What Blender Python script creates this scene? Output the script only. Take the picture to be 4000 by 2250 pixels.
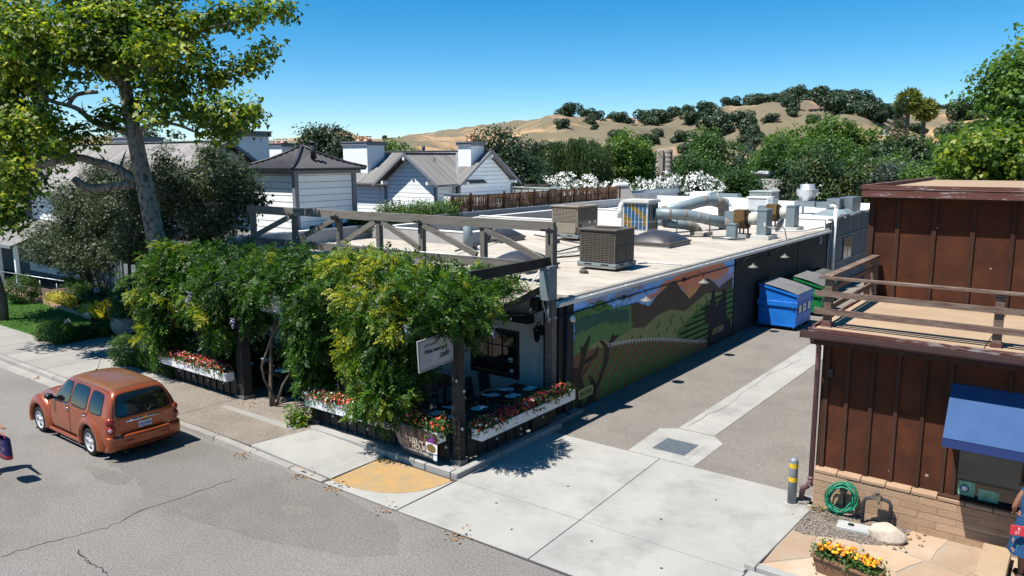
import bpy, bmesh, math, random
import numpy as np
from mathutils import Vector, Matrix
from mathutils.bvhtree import BVHTree
for _o in list(bpy.data.objects): bpy.data.objects.remove(_o)
random.seed(7); RNG = np.random.default_rng(7)
SC = bpy.context.scene; COL = SC.collection
R = math.radians
# ------------------------------------------------------------ camera, sky, sun, exposure
CAM_H = 6.7
_yaw, _pit, _rol = 0.64908953, 0.16603598, 0.00370461
_f = Vector((-math.sin(_yaw)*math.cos(_pit), math.cos(_yaw)*math.cos(_pit), -math.sin(_pit)))
_r = Vector((math.cos(_yaw), math.sin(_yaw), 0)); _d = _f.cross(_r)
_r2 = _r*math.cos(_rol)+_d*math.sin(_rol); _d2 = -_r*math.sin(_rol)+_d*math.cos(_rol)
cam = bpy.data.objects.new('camera', bpy.data.cameras.new('camera')); COL.objects.link(cam)
cam.matrix_world = Matrix(((_r2.x, -_d2.x, -_f.x, 0), (_r2.y, -_d2.y, -_f.y, 0), (_r2.z, -_d2.z, -_f.z, CAM_H), (0, 0, 0, 1)))
cam.data.sensor_width = 36; cam.data.lens = 27.21; cam.data.clip_start = .1; cam.data.clip_end = 6000
SC.camera = cam
SUNV = Vector((-.215, -.43, 1)).normalized()       # towards the sun
w = bpy.data.worlds.new('World'); SC.world = w; w.use_nodes = True
nt = w.node_tree; nt.nodes.clear()
sky = nt.nodes.new('ShaderNodeTexSky'); sky.sky_type = 'NISHITA'; sky.sun_disc = False
sky.sun_elevation = math.asin(SUNV.z); sky.sun_rotation = math.atan2(SUNV.x, SUNV.y)
sky.altitude = 200; sky.air_density = .75; sky.dust_density = .05; sky.ozone_density = 3.5
bg = nt.nodes.new('ShaderNodeBackground'); bg.inputs[1].default_value = .083
wo = nt.nodes.new('ShaderNodeOutputWorld'); hs = nt.nodes.new('ShaderNodeHueSaturation'); hs.inputs['Saturation'].default_value = 1.42; hs.inputs['Hue'].default_value = .49; nt.links.new(sky.outputs[0], hs.inputs['Color']); nt.links.new(hs.outputs[0], bg.inputs[0]); nt.links.new(bg.outputs[0], wo.inputs[0])
sun = bpy.data.objects.new('sun', bpy.data.lights.new('sun', 'SUN')); COL.objects.link(sun)
sun.data.energy = 5; sun.data.angle = R(.5); sun.data.color = (1, .955, .88)
sun.rotation_euler = SUNV.to_track_quat('Z', 'Y').to_euler()
vs = SC.view_settings; vs.view_transform = 'Standard'; vs.look = 'None'; vs.exposure = .85; vs.gamma = 1; vs.use_curve_mapping = False

# ------------------------------------------------------------ materials
def _n(nt, t, **k):
    n = nt.nodes.new(t)
    for a, b in k.items():
        if a.startswith('i_'): n.inputs[a[2:].replace('_', ' ')].default_value = b
        else: setattr(n, a, b)
    return n
def _rgba(c): return (c[0], c[1], c[2], 1)
def _mix(nt, fac, a, b, mode='MIX'):
    n = nt.nodes.new('ShaderNodeMix'); n.data_type = 'RGBA'; n.blend_type = mode
    for sock, v in ((n.inputs[0], fac), (n.inputs[6], a), (n.inputs[7], b)):
        if hasattr(v, 'is_output'): nt.links.new(v, sock)
        elif isinstance(v, (int, float)): sock.default_value = v
        else: sock.default_value = _rgba(v)
    return n.outputs[2]
def _noise(nt, co, scale, detail=4, rough=.6, sc=(1, 1, 1), lo=.35, hi=.65):
    m = _n(nt, 'ShaderNodeMapping'); m.inputs['Scale'].default_value = sc; nt.links.new(co, m.inputs[0])
    n = _n(nt, 'ShaderNodeTexNoise'); n.inputs['Scale'].default_value = scale; n.inputs['Detail'].default_value = detail; n.inputs['Roughness'].default_value = rough
    nt.links.new(m.outputs[0], n.inputs[0])
    r = _n(nt, 'ShaderNodeMapRange'); r.inputs[1].default_value = lo; r.inputs[2].default_value = hi; nt.links.new(n.outputs[0], r.inputs[0])
    return r.outputs[0]
MATS = {}
def M(name, c, c2=None, scale=3, sc=(1, 1, 1), lo=.35, hi=.65, c3=None, scale3=.5, lo3=.45, hi3=.7, rough=.8, metal=0, bump=0, bscale=40, bsc=(1, 1, 1), rnd=0, spec=.3, coat=0, fine=0, fscale=150, coords='world'):
    """stone / wood / paint / metal: two-tone noise, optional stains (c3), fine speckle, per-object tint, bump"""
    k = .66+.3*min(1, max(0, (max(c)-.55)/.28)) if metal < .9 else 1.; c = tuple(v*k for v in c); c2 = tuple(v*k for v in c2) if c2 else None; c3 = tuple(v*k for v in c3) if c3 else None
    m = bpy.data.materials.new(name); m.use_nodes = True; nt = m.node_tree; MATS[name] = m
    p = nt.nodes['Principled BSDF']; p.inputs['Roughness'].default_value = rough; p.inputs['Metallic'].default_value = metal
    p.inputs['Specular IOR Level'].default_value = spec; p.inputs['Coat Weight'].default_value = coat
    if coords == 'world': co = _n(nt, 'ShaderNodeNewGeometry').outputs['Position']
    else: co = _n(nt, 'ShaderNodeTexCoord').outputs['Object']
    col = None
    if c2 is not None: col = _mix(nt, _noise(nt, co, scale, 5, .6, sc, lo, hi), c, c2)
    if c3 is not None: col = _mix(nt, _noise(nt, co, scale3, 6, .65, sc if sc != (1, 1, 1) else (1, 1, 1), lo3, hi3), col if col else c, c3)
    if fine:
        f = _noise(nt, co, fscale, 2, .7, (1, 1, 1), .3, .7)
        r = _n(nt, 'ShaderNodeMapRange'); r.inputs[3].default_value = 1-fine; r.inputs[4].default_value = 1+fine; nt.links.new(f, r.inputs[0])
        v = _n(nt, 'ShaderNodeVectorMath', operation='SCALE'); nt.links.new(r.outputs[0], v.inputs['Scale'])
        if col is None: v.inputs[0].default_value = c
        else: nt.links.new(col, v.inputs[0])
        col = v.outputs[0]
    if rnd:
        oi = _n(nt, 'ShaderNodeObjectInfo'); r = _n(nt, 'ShaderNodeMapRange'); r.inputs[3].default_value = 1-rnd; r.inputs[4].default_value = 1+rnd; nt.links.new(oi.outputs['Random'], r.inputs[0])
        v = _n(nt, 'ShaderNodeVectorMath', operation='SCALE'); nt.links.new(r.outputs[0], v.inputs['Scale'])
        if col is None: v.inputs[0].default_value = c
        else: nt.links.new(col, v.inputs[0])
        col = v.outputs[0]
    if col is None: p.inputs['Base Color'].default_value = _rgba(c)
    else: nt.links.new(col, p.inputs['Base Color'])
    if bump:
        b = _n(nt, 'ShaderNodeBump'); b.inputs['Strength'].default_value = bump; b.inputs['Distance'].default_value = .02
        nt.links.new(_noise(nt, co, bscale, 4, .65, bsc, .2, .8), b.inputs['Height']); nt.links.new(b.outputs[0], p.inputs['Normal'])
    return m
def leafM(name, ca, cb, cc=None, trans=.35, rough=.5):
    """leaves: colour from the per-leaf 'tint' attribute, thin translucent blades"""
    m = bpy.data.materials.new(name); m.use_nodes = True; nt = m.node_tree; MATS[name] = m
    p = nt.nodes['Principled BSDF']; out = nt.nodes['Material Output']
    ca, cb, cc = [tuple(v*kk for v in q) if q else None for q, kk in ((ca, .7), (cb, .78), (cc, .8))]
    a = _n(nt, 'ShaderNodeAttribute', attribute_name='tint')
    rp = _n(nt, 'ShaderNodeValToRGB'); e = rp.color_ramp.elements; e[0].color = _rgba(ca); e[1].color = _rgba(cb); e[0].position = 0; e[1].position = .7 if cc else 1
    if cc: x = e.new(1.); x.color = _rgba(cc)
    nt.links.new(a.outputs['Fac'], rp.inputs[0])
    nt.links.new(rp.outputs[0], p.inputs['Base Color']); p.inputs['Roughness'].default_value = rough; p.inputs['Specular IOR Level'].default_value = .35
    t = _n(nt, 'ShaderNodeBsdfTranslucent'); mul = _mix(nt, 1., rp.outputs[0], (1.5, 1.6, .7), 'MULTIPLY'); nt.links.new(mul, t.inputs[0])
    mx = _n(nt, 'ShaderNodeMixShader'); mx.inputs[0].default_value = trans
    nt.links.new(p.outputs[0], mx.inputs[1]); nt.links.new(t.outputs[0], mx.inputs[2]); nt.links.new(mx.outputs[0], out.inputs[0])
    return m
def glassM(name, c=(.02, .025, .03), rough=.06, spec=.6):
    return M(name, c, rough=rough, spec=spec)
# ------------------------------------------------------------ objects
WL = {}                                            # world location of the builders' empties
def tag(o, label, cat, group=None, kind=None):
    o['label'] = label
    if cat: o['category'] = cat
    if group: o['group'] = group
    if kind: o['kind'] = kind
    return o
def thing(name, label, cat, loc=(0, 0, 0), rz=0, group=None):
    o = bpy.data.objects.new(name, None); COL.objects.link(o); o.location = loc; o.rotation_euler = (0, 0, rz)
    o.empty_display_size = .2; WL[o] = Vector(loc); return tag(o, label, cat, group)
def link(name, me, parent=None, world=True):
    o = bpy.data.objects.new(name, me); COL.objects.link(o)
    if parent is not None:
        o.parent = parent
        if world and parent in WL: o.location = -WL[parent]; 
        WL[o] = WL.get(parent, Vector()) + o.location if world else Vector()
    else: WL[o] = Vector()
    return o
def _up(t):
    t = t.normalized(); a = Vector((0, 0, 1)) if abs(t.z) < .9 else Vector((1, 0, 0))
    u = t.cross(a).normalized(); return u, u.cross(t).normalized()
class MB:
    """collects shapes and links them as ONE mesh object"""
    def __init__(s): s.v = []; s.f = []; s.m = []; s.sm = []; s.mi = 0; s.smooth = False
    def add(s, vs_, fs):
        b = len(s.v); s.v += [tuple(x) for x in vs_]
        for f in fs: s.f.append([b+i for i in f]); s.m.append(s.mi); s.sm.append(s.smooth)
        return s
    def box(s, c, d, rz=0, rot=None):
        x, y, z = d[0]/2, d[1]/2, d[2]/2; mt = rot if rot is not None else Matrix.Rotation(rz, 3, 'Z')
        P = [Vector(c)+mt @ Vector((a*x, b*y, e*z)) for a in (-1, 1) for b in (-1, 1) for e in (-1, 1)]
        return s.add(P, [(0, 1, 3, 2), (4, 6, 7, 5), (0, 4, 5, 1), (2, 3, 7, 6), (0, 2, 6, 4), (1, 5, 7, 3)])
    def bb(s, a, b): return s.box([(a[i]+b[i])/2 for i in range(3)], [abs(b[i]-a[i]) for i in range(3)])
    def tube(s, pts, r, n=8, cap=True, sx=1):
        pts = [Vector(p) for p in pts]; rs = r if isinstance(r, (list, tuple)) else [r]*len(pts); k = len(pts); V = []; u = None
        for i in range(k):
            t = (pts[min(i+1, k-1)]-pts[max(i-1, 0)])
            if t.length < 1e-9: t = Vector((0, 0, 1))
            t.normalize()
            if u is None: u, q = _up(t)
            else:
                u = (u-t*u.dot(t))
                if u.length < 1e-6: u, q = _up(t)
                u.normalize(); q = t.cross(u)
            q = t.cross(u)
            for j in range(n):
                a = 2*math.pi*j/n; V.append(pts[i]+(u*math.cos(a)*sx+q*math.sin(a))*rs[i])
        F = [(i*n+j, i*n+(j+1) % n, (i+1)*n+(j+1) % n, (i+1)*n+j) for i in range(k-1) for j in range(n)]
        if cap: F += [list(range(n))[::-1], list(range((k-1)*n, k*n))]
        sm = s.smooth; s.smooth = True if n > 5 else sm; s.add(V, F); s.smooth = sm; return s
    def bar(s, a, b, w_, h, up=(0, 0, 1)):
        a = Vector(a); b = Vector(b); t = b-a; L = t.length; t.normalize(); u = Vector(up); u = (u-t*u.dot(t))
        if u.length < 1e-4: u = Vector((1, 0, 0)); u = u-t*u.dot(t)
        u.normalize(); q = u.cross(t); return s.box((a+b)/2, (L, w_, h), rot=Matrix((t, q, u)).transposed())
    def lathe(s, c, prof, n=24, axis=None, cap=True):
        c = Vector(c); V = []; A = axis if axis is not None else Matrix.Identity(3)
        for r_, z_ in prof:
            for j in range(n):
                a = 2*math.pi*j/n; V.append(c+A @ Vector((r_*math.cos(a), r_*math.sin(a), z_)))
        k = len(prof); F = [(i*n+j, i*n+(j+1) % n, (i+1)*n+(j+1) % n, (i+1)*n+j) for i in range(k-1) for j in range(n)]
        if cap: F += [list(range(n))[::-1], list(range((k-1)*n, k*n))]
        sm = s.smooth; s.smooth = True; s.add(V, F); s.smooth = sm; return s
    def poly(s, pts): return s.add(pts, [list(range(len(pts)))])
    def prism(s, pts, off):
        off = Vector(off); n = len(pts); P = [Vector(p) for p in pts]; Q = [p+off for p in P]
        return s.add(P+Q, [list(range(n))[::-1], list(range(n, 2*n))]+[(i, (i+1) % n, n+(i+1) % n, n+i) for i in range(n)])
    def build(s, name, mat, parent=None, world=True, bevel=0, label=None, kind=None, sub=0, recalc=True):
        me = bpy.data.meshes.new(name); me.from_pydata(s.v, [], s.f)
        for mm in (mat if isinstance(mat, (list, tuple)) else [mat]): me.materials.append(MATS[mm] if isinstance(mm, str) else mm)
        me.polygons.foreach_set('material_index', s.m); me.polygons.foreach_set('use_smooth', s.sm)
        if recalc:
            bm = bmesh.new(); bm.from_mesh(me); bmesh.ops.recalc_face_normals(bm, faces=bm.faces); bm.to_mesh(me); bm.free()
        o = link(name, me, parent, world)
        if bevel: b = o.modifiers.new('bevel', 'BEVEL'); b.width = bevel; b.segments = 1; b.limit_method = 'ANGLE'; b.angle_limit = R(40)
        if sub: b = o.modifiers.new('sub', 'SUBSURF'); b.levels = sub; b.render_levels = sub
        if label: o['label'] = label
        if kind: o['kind'] = kind
        return o
_UB = {}
def piece(name, c, d, mat, parent=None, rz=0, rot=None, world=True, bevel=.006):
    """one separate board / brick / slat: shared unit box scaled to size"""
    if mat not in _UB:
        mb = MB(); mb.box((0, 0, 0), (1, 1, 1)); me = bpy.data.meshes.new('unit_'+mat); me.from_pydata(mb.v, [], mb.f); me.materials.append(MATS[mat]); 
        bm = bmesh.new(); bm.from_mesh(me); bmesh.ops.recalc_face_normals(bm, faces=bm.faces); bm.to_mesh(me); bm.free(); _UB[mat] = me
    o = bpy.data.objects.new(name, _UB[mat]); COL.objects.link(o)
    off = Vector()
    if parent is not None:
        o.parent = parent; off = WL.get(parent, Vector()) if world else Vector()
    o.location = Vector(c)-off; o.scale = d
    if rot is not None: o.rotation_mode = 'QUATERNION'; o.rotation_quaternion = rot.to_quaternion()
    elif rz: o.rotation_euler = (0, 0, rz)
    return o
def beam(name, a, b, w_, h, mat, parent=None, up=(0, 0, 1), world=True):
    a = Vector(a); b = Vector(b); t = b-a; L = t.length; t.normalize(); u = Vector(up); u = u-t*u.dot(t)
    if u.length < 1e-4: u = Vector((1, 0, 0)); u = u-t*u.dot(t)
    u.normalize(); q = u.cross(t)
    return piece(name, (a+b)/2, (L, w_, h), mat, parent, rot=Matrix((t, q, u)).transposed(), world=world)
def kids(o): return [c for c in bpy.data.objects if c.parent == o]
def dup(root, loc, rz=None, label=None, group=None, ktree=None):
    """copy of a thing with copies of its parts and sub-parts"""
    def cp(o, par):
        c = o.copy(); COL.objects.link(c)
        if par is not None: c.parent = par
        for ch in list(o.children): cp(ch, c)
        return c
    r = cp(root, None); r.location = loc
    if rz is not None: r.rotation_euler = (0, 0, rz)
    if label: r['label'] = label
    if group: r['group'] = group
    return r
def text(name, s, size, mat, parent, origin, xdir, updir, depth=.004, align='LEFT', shear=0, xs=1, world=True, offset=0):
    cu = bpy.data.curves.new(name, 'FONT'); cu.body = s; cu.size = size; cu.extrude = depth/2; cu.align_x = align; cu.shear = shear; cu.offset = offset; cu.resolution_u = 3
    t = bpy.data.objects.new('tmp', cu); COL.objects.link(t); dg = bpy.context.evaluated_depsgraph_get()
    me = bpy.data.meshes.new_from_object(t.evaluated_get(dg)); bpy.data.objects.remove(t)
    X = Vector(xdir).normalized(); U = Vector(updir).normalized(); N = X.cross(U)
    mt = Matrix.Translation(Vector(origin)) @ Matrix((X, U, N)).transposed().to_4x4() @ Matrix.Diagonal((xs, 1, 1, 1)); me.transform(mt)
    me.materials.clear(); me.materials.append(MATS[mat]); return link(name, me, parent, world)
# ------------------------------------------------------------ fast foliage meshes
SHAPES = {
 'kite': np.array([(0, 0, 0), (.42, .45, .06), (0, 1, 0), (-.42, .45, .06)]),
 'blade': np.array([(0, 0, 0), (.16, .5, .04), (0, 1, 0), (-.16, .5, .04)]),
 'oval': np.array([(0, 0, 0), (.26, .3, .05), (.22, .75, .03), (0, 1, 0), (-.22, .75, .03), (-.26, .3, .05)]),
 'maple': np.array([(0, 0, 0), (.36, .06, .03), (.55, .42, -.02), (.27, .42, .05), (.2, .78, 0), (0, 1.05, -.04), (-.2, .78, 0), (-.27, .42, .05), (-.55, .42, -.02), (-.36, .06, .03)]),
 'oval4': np.array([(0, 0, 0), (.27, .45, .07), (0, 1, 0), (-.27, .45, .07)]),
 'disc': np.array([(.5, 0, 0), (.25, .43, .05), (-.25, .43, 0), (-.5, 0, .05), (-.25, -.43, 0), (.25, -.43, .05)]),
}
def fast_mesh(name, P, mat, tint=None, mats=None, midx=None):
    n, k = P.shape[:2]; me = bpy.data.meshes.new(name)
    me.vertices.add(n*k); me.vertices.foreach_set('co', P.reshape(-1).astype(np.float32))
    me.loops.add(n*k); me.loops.foreach_set('vertex_index', np.arange(n*k, dtype=np.int32))
    me.polygons.add(n); me.polygons.foreach_set('loop_start', np.arange(0, n*k, k, dtype=np.int32)); me.polygons.foreach_set('loop_total', np.full(n, k, dtype=np.int32))
    for m_ in (mats or [mat]): me.materials.append(MATS[m_])
    if midx is not None: me.polygons.foreach_set('material_index', midx.astype(np.int32))
    if tint is not None:
        a = me.attributes.new('tint', 'FLOAT', 'FACE'); a.data.foreach_set('value', tint.astype(np.float32))
    me.update(calc_edges=True); return me
def unit(a): return a/np.maximum(np.linalg.norm(a, axis=-1, keepdims=True), 1e-9)
def place_leaves(pos, nrm, tip, size, shape):
    """oriented copies of a leaf shape: nrm = blade normal, tip = direction of its tip"""
    S = SHAPES[shape]; nrm = unit(nrm); tip = unit(tip-nrm*np.sum(tip*nrm, 1, keepdims=True)); sd = np.cross(tip, nrm)
    return pos[:, None, :]+size[:, None, None]*(S[None, :, 0:1]*sd[:, None, :]+S[None, :, 1:2]*tip[:, None, :]+S[None, :, 2:3]*nrm[:, None, :])
def blob_points(blobs, n, rng, shell=.75):
    B = np.array(blobs, float); wgt = (B[:, 3]*B[:, 4]+B[:, 4]*B[:, 5]+B[:, 3]*B[:, 5]); wgt /= wgt.sum()
    i = rng.choice(len(B), n, p=wgt); d = unit(rng.normal(size=(n, 3))); r = np.clip(1-np.abs(rng.normal(0, 1-shell, n)), .05, 1)[:, None]
    b = B[i]; return b[:, :3]+d*r*b[:, 3:6], unit(d/b[:, 3:6])
def pinnate(pos, nr, tip, L, k=9):
    """compound leaves: paired leaflets along a drooping stalk"""
    n = len(pos); tip = unit(tip); sd = unit(np.cross(tip, unit(nr))); up = np.cross(sd, tip); out = []
    for i in range(k):
        f = i/(k-1); s_ = 0 if i == k-1 else (1 if i % 2 else -1); p = pos+tip*(L*f)[:, None]-np.array([0, 0, 1])*(L*f*f*.2)[:, None]
        t_ = unit(tip*.75+sd*s_*.85-np.array([0, 0, .25])); out.append(place_leaves(p, up+RNG.normal(0, .25, (n, 3)), t_, L*(.42-.12*abs(f-.5)), 'oval4'))
    return np.concatenate(out)
def foliage(name, blobs, n, size, mat, parent=None, shape='kite', clump=.35, per=14, shell=.78, droop=.3, seed=0, tint=.5, tvar=.25, sunny=0, world=True, upb=.5, kind=None, zmin=None, cut=None):
    rng = np.random.default_rng(seed+11); K = max(8, n//per)
    c, o = blob_points(blobs, K, rng, shell); ct = rng.normal(0, 1, K)
    c = c+o*rng.normal(0, clump*.6, (K, 1))
    j = rng.integers(0, K, n); q = rng.normal(0, 1, (n, 3)); q /= np.maximum(1, np.linalg.norm(q, axis=1, keepdims=True)/1.6)
    pos = c[j]+q*clump*np.array([1, 1, .7]); nr = o[j]*.7+rng.normal(0, .55, (n, 3))+np.array([0, 0, upb])
    tip = o[j]*.5+rng.normal(0, .7, (n, 3))-np.array([0, 0, droop*2.5]); sz = size*rng.uniform(.6, 1.25, n)
    fld = np.sin(pos[:, 0]*1.7+seed)*np.sin(pos[:, 2]*2.1+pos[:, 1]*.9+seed*.7)*tvar*.55 if size < .3 else 0
    t = np.clip(tint+fld+tvar*.6*ct[j]+rng.normal(0, tvar*.5, n), 0, 1)
    if cut:
        k_ = ~((pos[:, 0] > cut[0]) & (pos[:, 1] < cut[1]) & (pos[:, 2] < cut[2]) | (pos[:, 0] > -10.95) & (pos[:, 2] > 4.6-(pos[:, 1]-12)*.75)); pos, nr, tip, sz, t = pos[k_], nr[k_], tip[k_], sz[k_], t[k_]
    if zmin is not None:
        k_ = pos[:, 2] > zmin; pos, nr, tip, sz, t = pos[k_], nr[k_], tip[k_], sz[k_], t[k_]
    if shape == 'pinnate': me = fast_mesh(name, pinnate(pos, nr, tip, sz), mat, np.clip(np.tile(t, 9)+rng.normal(0, .06, len(t)*9), 0, 1))
    else: me = fast_mesh(name, place_leaves(pos, nr, tip, sz, shape), mat, t)
    o_ = link(name, me, parent, world)
    if kind: o_['kind'] = kind
    return o_
def branches(mb, a, b, r0, r1, bend=.15, n=6, seed=0, seg=8):
    rg = random.Random(seed); a = Vector(a); b = Vector(b); L = (b-a).length; off = Vector((rg.uniform(-1, 1), rg.uniform(-1, 1), rg.uniform(-.3, .8)))*L*bend
    pts = [a.lerp(b, i/n)+off*math.sin(math.pi*i/n)+Vector((rg.uniform(-1, 1), rg.uniform(-1, 1), rg.uniform(-1, 1)))*L*.015*(0 < i < n) for i in range(n+1)]
    mb.tube(pts, [r0+(r1-r0)*i/n for i in range(n+1)], seg); return pts
# ------------------------------------------------------------ palette
M('asphalt', (.235, .22, .205), (.28, .263, .246), scale=.45, c3=(.195, .178, .162), scale3=.3, lo3=.5, hi3=.72, rough=.92, bump=.5, bscale=45, fine=.34, fscale=26)
M('asphalt_patch', (.2, .183, .167), (.235, .215, .195), scale=1.2, rough=.92, bump=.4, bscale=45, fine=.34, fscale=26)
M('alley_asphalt', (.235, .212, .188), (.285, .26, .23), scale=.7, c3=(.19, .172, .155), scale3=.35, lo3=.55, hi3=.8, rough=.92, bump=.4, bscale=80, fine=.3, fscale=26)
M('crack', (.035, .032, .03), rough=1)
M('concrete', (.4, .395, .37), (.47, .46, .43), scale=.8, c3=(.31, .3, .285), scale3=.9, lo3=.5, hi3=.74, rough=.85, bump=.2, bscale=30, fine=.1, fscale=60, rnd=.04)
M('old_concrete', (.33, .31, .285), (.42, .4, .37), scale=1.1, c3=(.22, .21, .19), scale3=.9, lo3=.58, hi3=.75, rough=.9, bump=.4, bscale=35, fine=.12, fscale=50, rnd=.06)
M('aggregate', (.25, .215, .18), (.31, .27, .23), scale=.9, rough=.95, bump=.4, bscale=90, fine=.36, fscale=28)
M('sidewalk', (.34, .325, .3), (.4, .385, .355), scale=.7, c3=(.31, .3, .28), scale3=.5, lo3=.55, hi3=.8, rough=.9, bump=.25, bscale=35, fine=.14, fscale=55, rnd=.05)
M('stain', (.365, .36, .335), (.42, .41, .385), scale=9, rough=.9)
M('joint_dark', (.07, .065, .06), rough=1)
M('yellow_panel', (.56, .35, .13), (.47, .31, .14), scale=1.5, c3=(.4, .3, .19), scale3=2.3, lo3=.42, hi3=.7, rough=.8)
M('soil', (.09, .065, .045), (.14, .1, .07), scale=3, rough=1, bump=.5)
M('lawn', (.06, .15, .025), (.09, .2, .035), scale=2, rough=1, bump=.4, bscale=60)
M('dry_field', (.45, .34, .18), (.34, .25, .13), scale=.02, c3=(.1, .1, .045), scale3=.006, lo3=.5, hi3=.62, rough=1)
M('hill_grass', (.55, .365, .2), (.42, .275, .15), scale=.02, sc=(1, 1, 3), c3=(.21, .175, .11), scale3=.0045, lo3=.46, hi3=.51, rough=1, bump=.6, bscale=.15, fine=.16, fscale=.35)
M('gravel', (.28, .23, .19), (.42, .36, .31), scale=40, lo=.4, hi=.6, rough=1, bump=.8, bscale=60)
M('gravel_stone', (.45, .39, .34), (.28, .235, .21), scale=20, rough=.95, rnd=.3)
M('flagstone', (.52, .38, .26), (.44, .3, .2), scale=2.2, c3=(.56, .44, .33), scale3=1.1, lo3=.45, hi3=.65, rough=.85, bump=.25, bscale=25, rnd=.16)
M('mortar', (.42, .36, .29), rough=.95, fine=.15)
def add_sheet(mb, pts, z): mb.poly([(x, y, z) for x, y in pts])
def rect(x0, x1, y0, y1): return [(x0, y0), (x1, y0), (x1, y1), (x0, y1)]
def S(o): o['kind'] = 'structure'; return o
# ground, valley floor and hills: one terrain
def hills():
    tab = [(-85, .03), (-70, .02), (-56, .017), (-53.5, .019), (-51.8, .026), (-50.3, .0305), (-48.7, .0253), (-47.3, .0228), (-45.5, .0244), (-43.6, .031), (-39, .0385), (-35.3, .0456), (-33.4, .0492), (-31.6, .0470), (-28.9, .0450), (-26.2, .0473), (-23.5, .0528), (-20.9, .0585), (-19.3, .0605), (-16.8, .0615), (-14.4, .0585), (-12.8, .0531), (-11.3, .0492), (-9.1, .0484), (-7, .0495), (-4.3, .05), (0, .045), (20, .04), (60, .03)]
    az = np.array([t[0] for t in tab]); el = np.array([t[1] for t in tab])
    A = np.radians(np.arange(-100, 66, .25)); rr = np.array([130, 200, 280]+list(range(330, 1000, 18))+[1000, 1100, 1300, 1700])
    e = np.interp(np.degrees(A), az, el); V = []
    ridge = 940.
    for r in rr:
        t = np.clip((r-330)/(ridge-330), 0, 1); sh = t*t*(3-2*t); 
        if r > ridge: sh = max(0, 1-(r-ridge)/900)
        h = (e*ridge+CAM_H)*sh
        h = h+sh*(1-.6*sh)*(2.2*np.sin(A*97+r*.031)+1.6*np.sin(A*171-r*.047)+1.2*np.sin(A*260+r*.09))+sh*(1-min(1, sh))*26*np.sin(A*23+r*.012)+sh*(1-sh)*14*np.sin(A*47-r*.02)
        if r <= 330: h = h*0-.35
        V.append(np.stack([np.sin(A)*r, np.cos(A)*r, h], 1))
    V = np.array(V); nr, na = V.shape[:2]; me = bpy.data.meshes.new('hills')
    F = [(i*na+j, i*na+j+1, (i+1)*na+j+1, (i+1)*na+j) for i in range(nr-1) for j in range(na-1)]
    me.from_pydata(V.reshape(-1, 3).tolist(), [], F); me.materials.append(MATS['hill_grass'])
    for p in me.polygons: p.use_smooth = True
    o = S(link('hills', me)); return V, A, rr
HV, HA, HR = hills()
mb = MB(); mb.poly([(math.cos(2*math.pi*i/48)*2500, math.sin(2*math.pi*i/48)*2500, -.3) for i in range(48)]); S(mb.build('ground', 'dry_field', recalc=False))
mb = MB(); mb.poly([(math.cos(2*math.pi*i/32)*75-18, math.sin(2*math.pi*i/32)*75+40, -.06) for i in range(32)]); S(mb.build('yard_soil', 'soil', recalc=False))
# road
mb = MB(); N = 60
edge = [(-70+i*(82/N*1.0), 9.86+(.035*math.sin(i*2.1)+.03*math.sin(i*.9+1) if -70+i*(82/N) > -12 else 0)) for i in range(N+1)]
mb.poly([(-70, -25, 0), (12, -25, 0)]+[(x, y, 0) for x, y in edge[::-1]]); road = S(mb.build('road', 'asphalt', recalc=False))
def ribbon(name, pts, w_, z, mat, parent=None, seed=1, sub=6, jit=.05):
    rg = random.Random(seed); P = []
    for a, b in zip(pts[:-1], pts[1:]):
        for i in range(sub):
            t = i/sub; P.append(Vector((a[0]+(b[0]-a[0])*t+rg.uniform(-jit, jit), a[1]+(b[1]-a[1])*t+rg.uniform(-jit, jit))))
    P.append(Vector(pts[-1])); L, Q = [], []
    for i, p in enumerate(P):
        d = (P[min(i+1, len(P)-1)]-P[max(i-1, 0)]).normalized(); n = Vector((-d.y, d.x)); ww = w_*rg.uniform(.35, 1.25)/2*(.3 if i in (0, len(P)-1) else 1)
        L.append((*(p+n*ww), z)); Q.append((*(p-n*ww), z))
    mb = MB(); n = len(P); mb.add(L+Q, [(i, i+1, n+i+1, n+i) for i in range(n-1)]); return mb.build(name, mat, parent, recalc=False)
CRK1 = [(-14.4, 4.49), (-14.41, 4.97), (-14.25, 5.5), (-14.04, 6.12), (-14.25, 6.91), (-14.18, 7.61), (-14.09, 8.89)]; CRK2 = [(-13.62, 5.4), (-13.18, 5.35), (-12.95, 5.31), (-12.74, 5.36), (-12.34, 5.31)]
M('asphalt_lane', (.2, .186, .172), (.24, .225, .208), scale=.45, c3=(.185, .17, .155), scale3=.5, lo3=.5, hi3=.7, rough=.92, bump=.4, bscale=45, fine=.34, fscale=26)
mb = MB(); P = []
for a, b in zip([(-19.5, 9.3), (-17.2, 7.6), (-15.8, 7.6), (-14.7, 7.2), (-13.1, 7.25), (-11.6, 7.5), (-9.8, 8.0), (-9.0, 8.6), (-9.8, 9.4), (-12.0, 9.7), (-16, 9.72)], [(-17.2, 7.6), (-15.8, 7.6), (-14.7, 7.2), (-13.1, 7.25), (-11.6, 7.5), (-9.8, 8.0), (-9.0, 8.6), (-9.8, 9.4), (-12.0, 9.7), (-16, 9.72), (-19.5, 9.3)]):
    for j in range(6): t = j/6; P.append((a[0]+(b[0]-a[0])*t+random.uniform(-.05, .05), a[1]+(b[1]-a[1])*t+random.uniform(-.05, .05)*(a[1] < 9.3), .0018))
mb.poly(P); mb.build('parking_lane', 'asphalt_lane', road, recalc=False)
ribbon('crack', CRK1, .022, .004, 'crack', road, 3)
ribbon('crack', CRK2, .024, .004, 'crack', road, 8, jit=.035)
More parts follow.
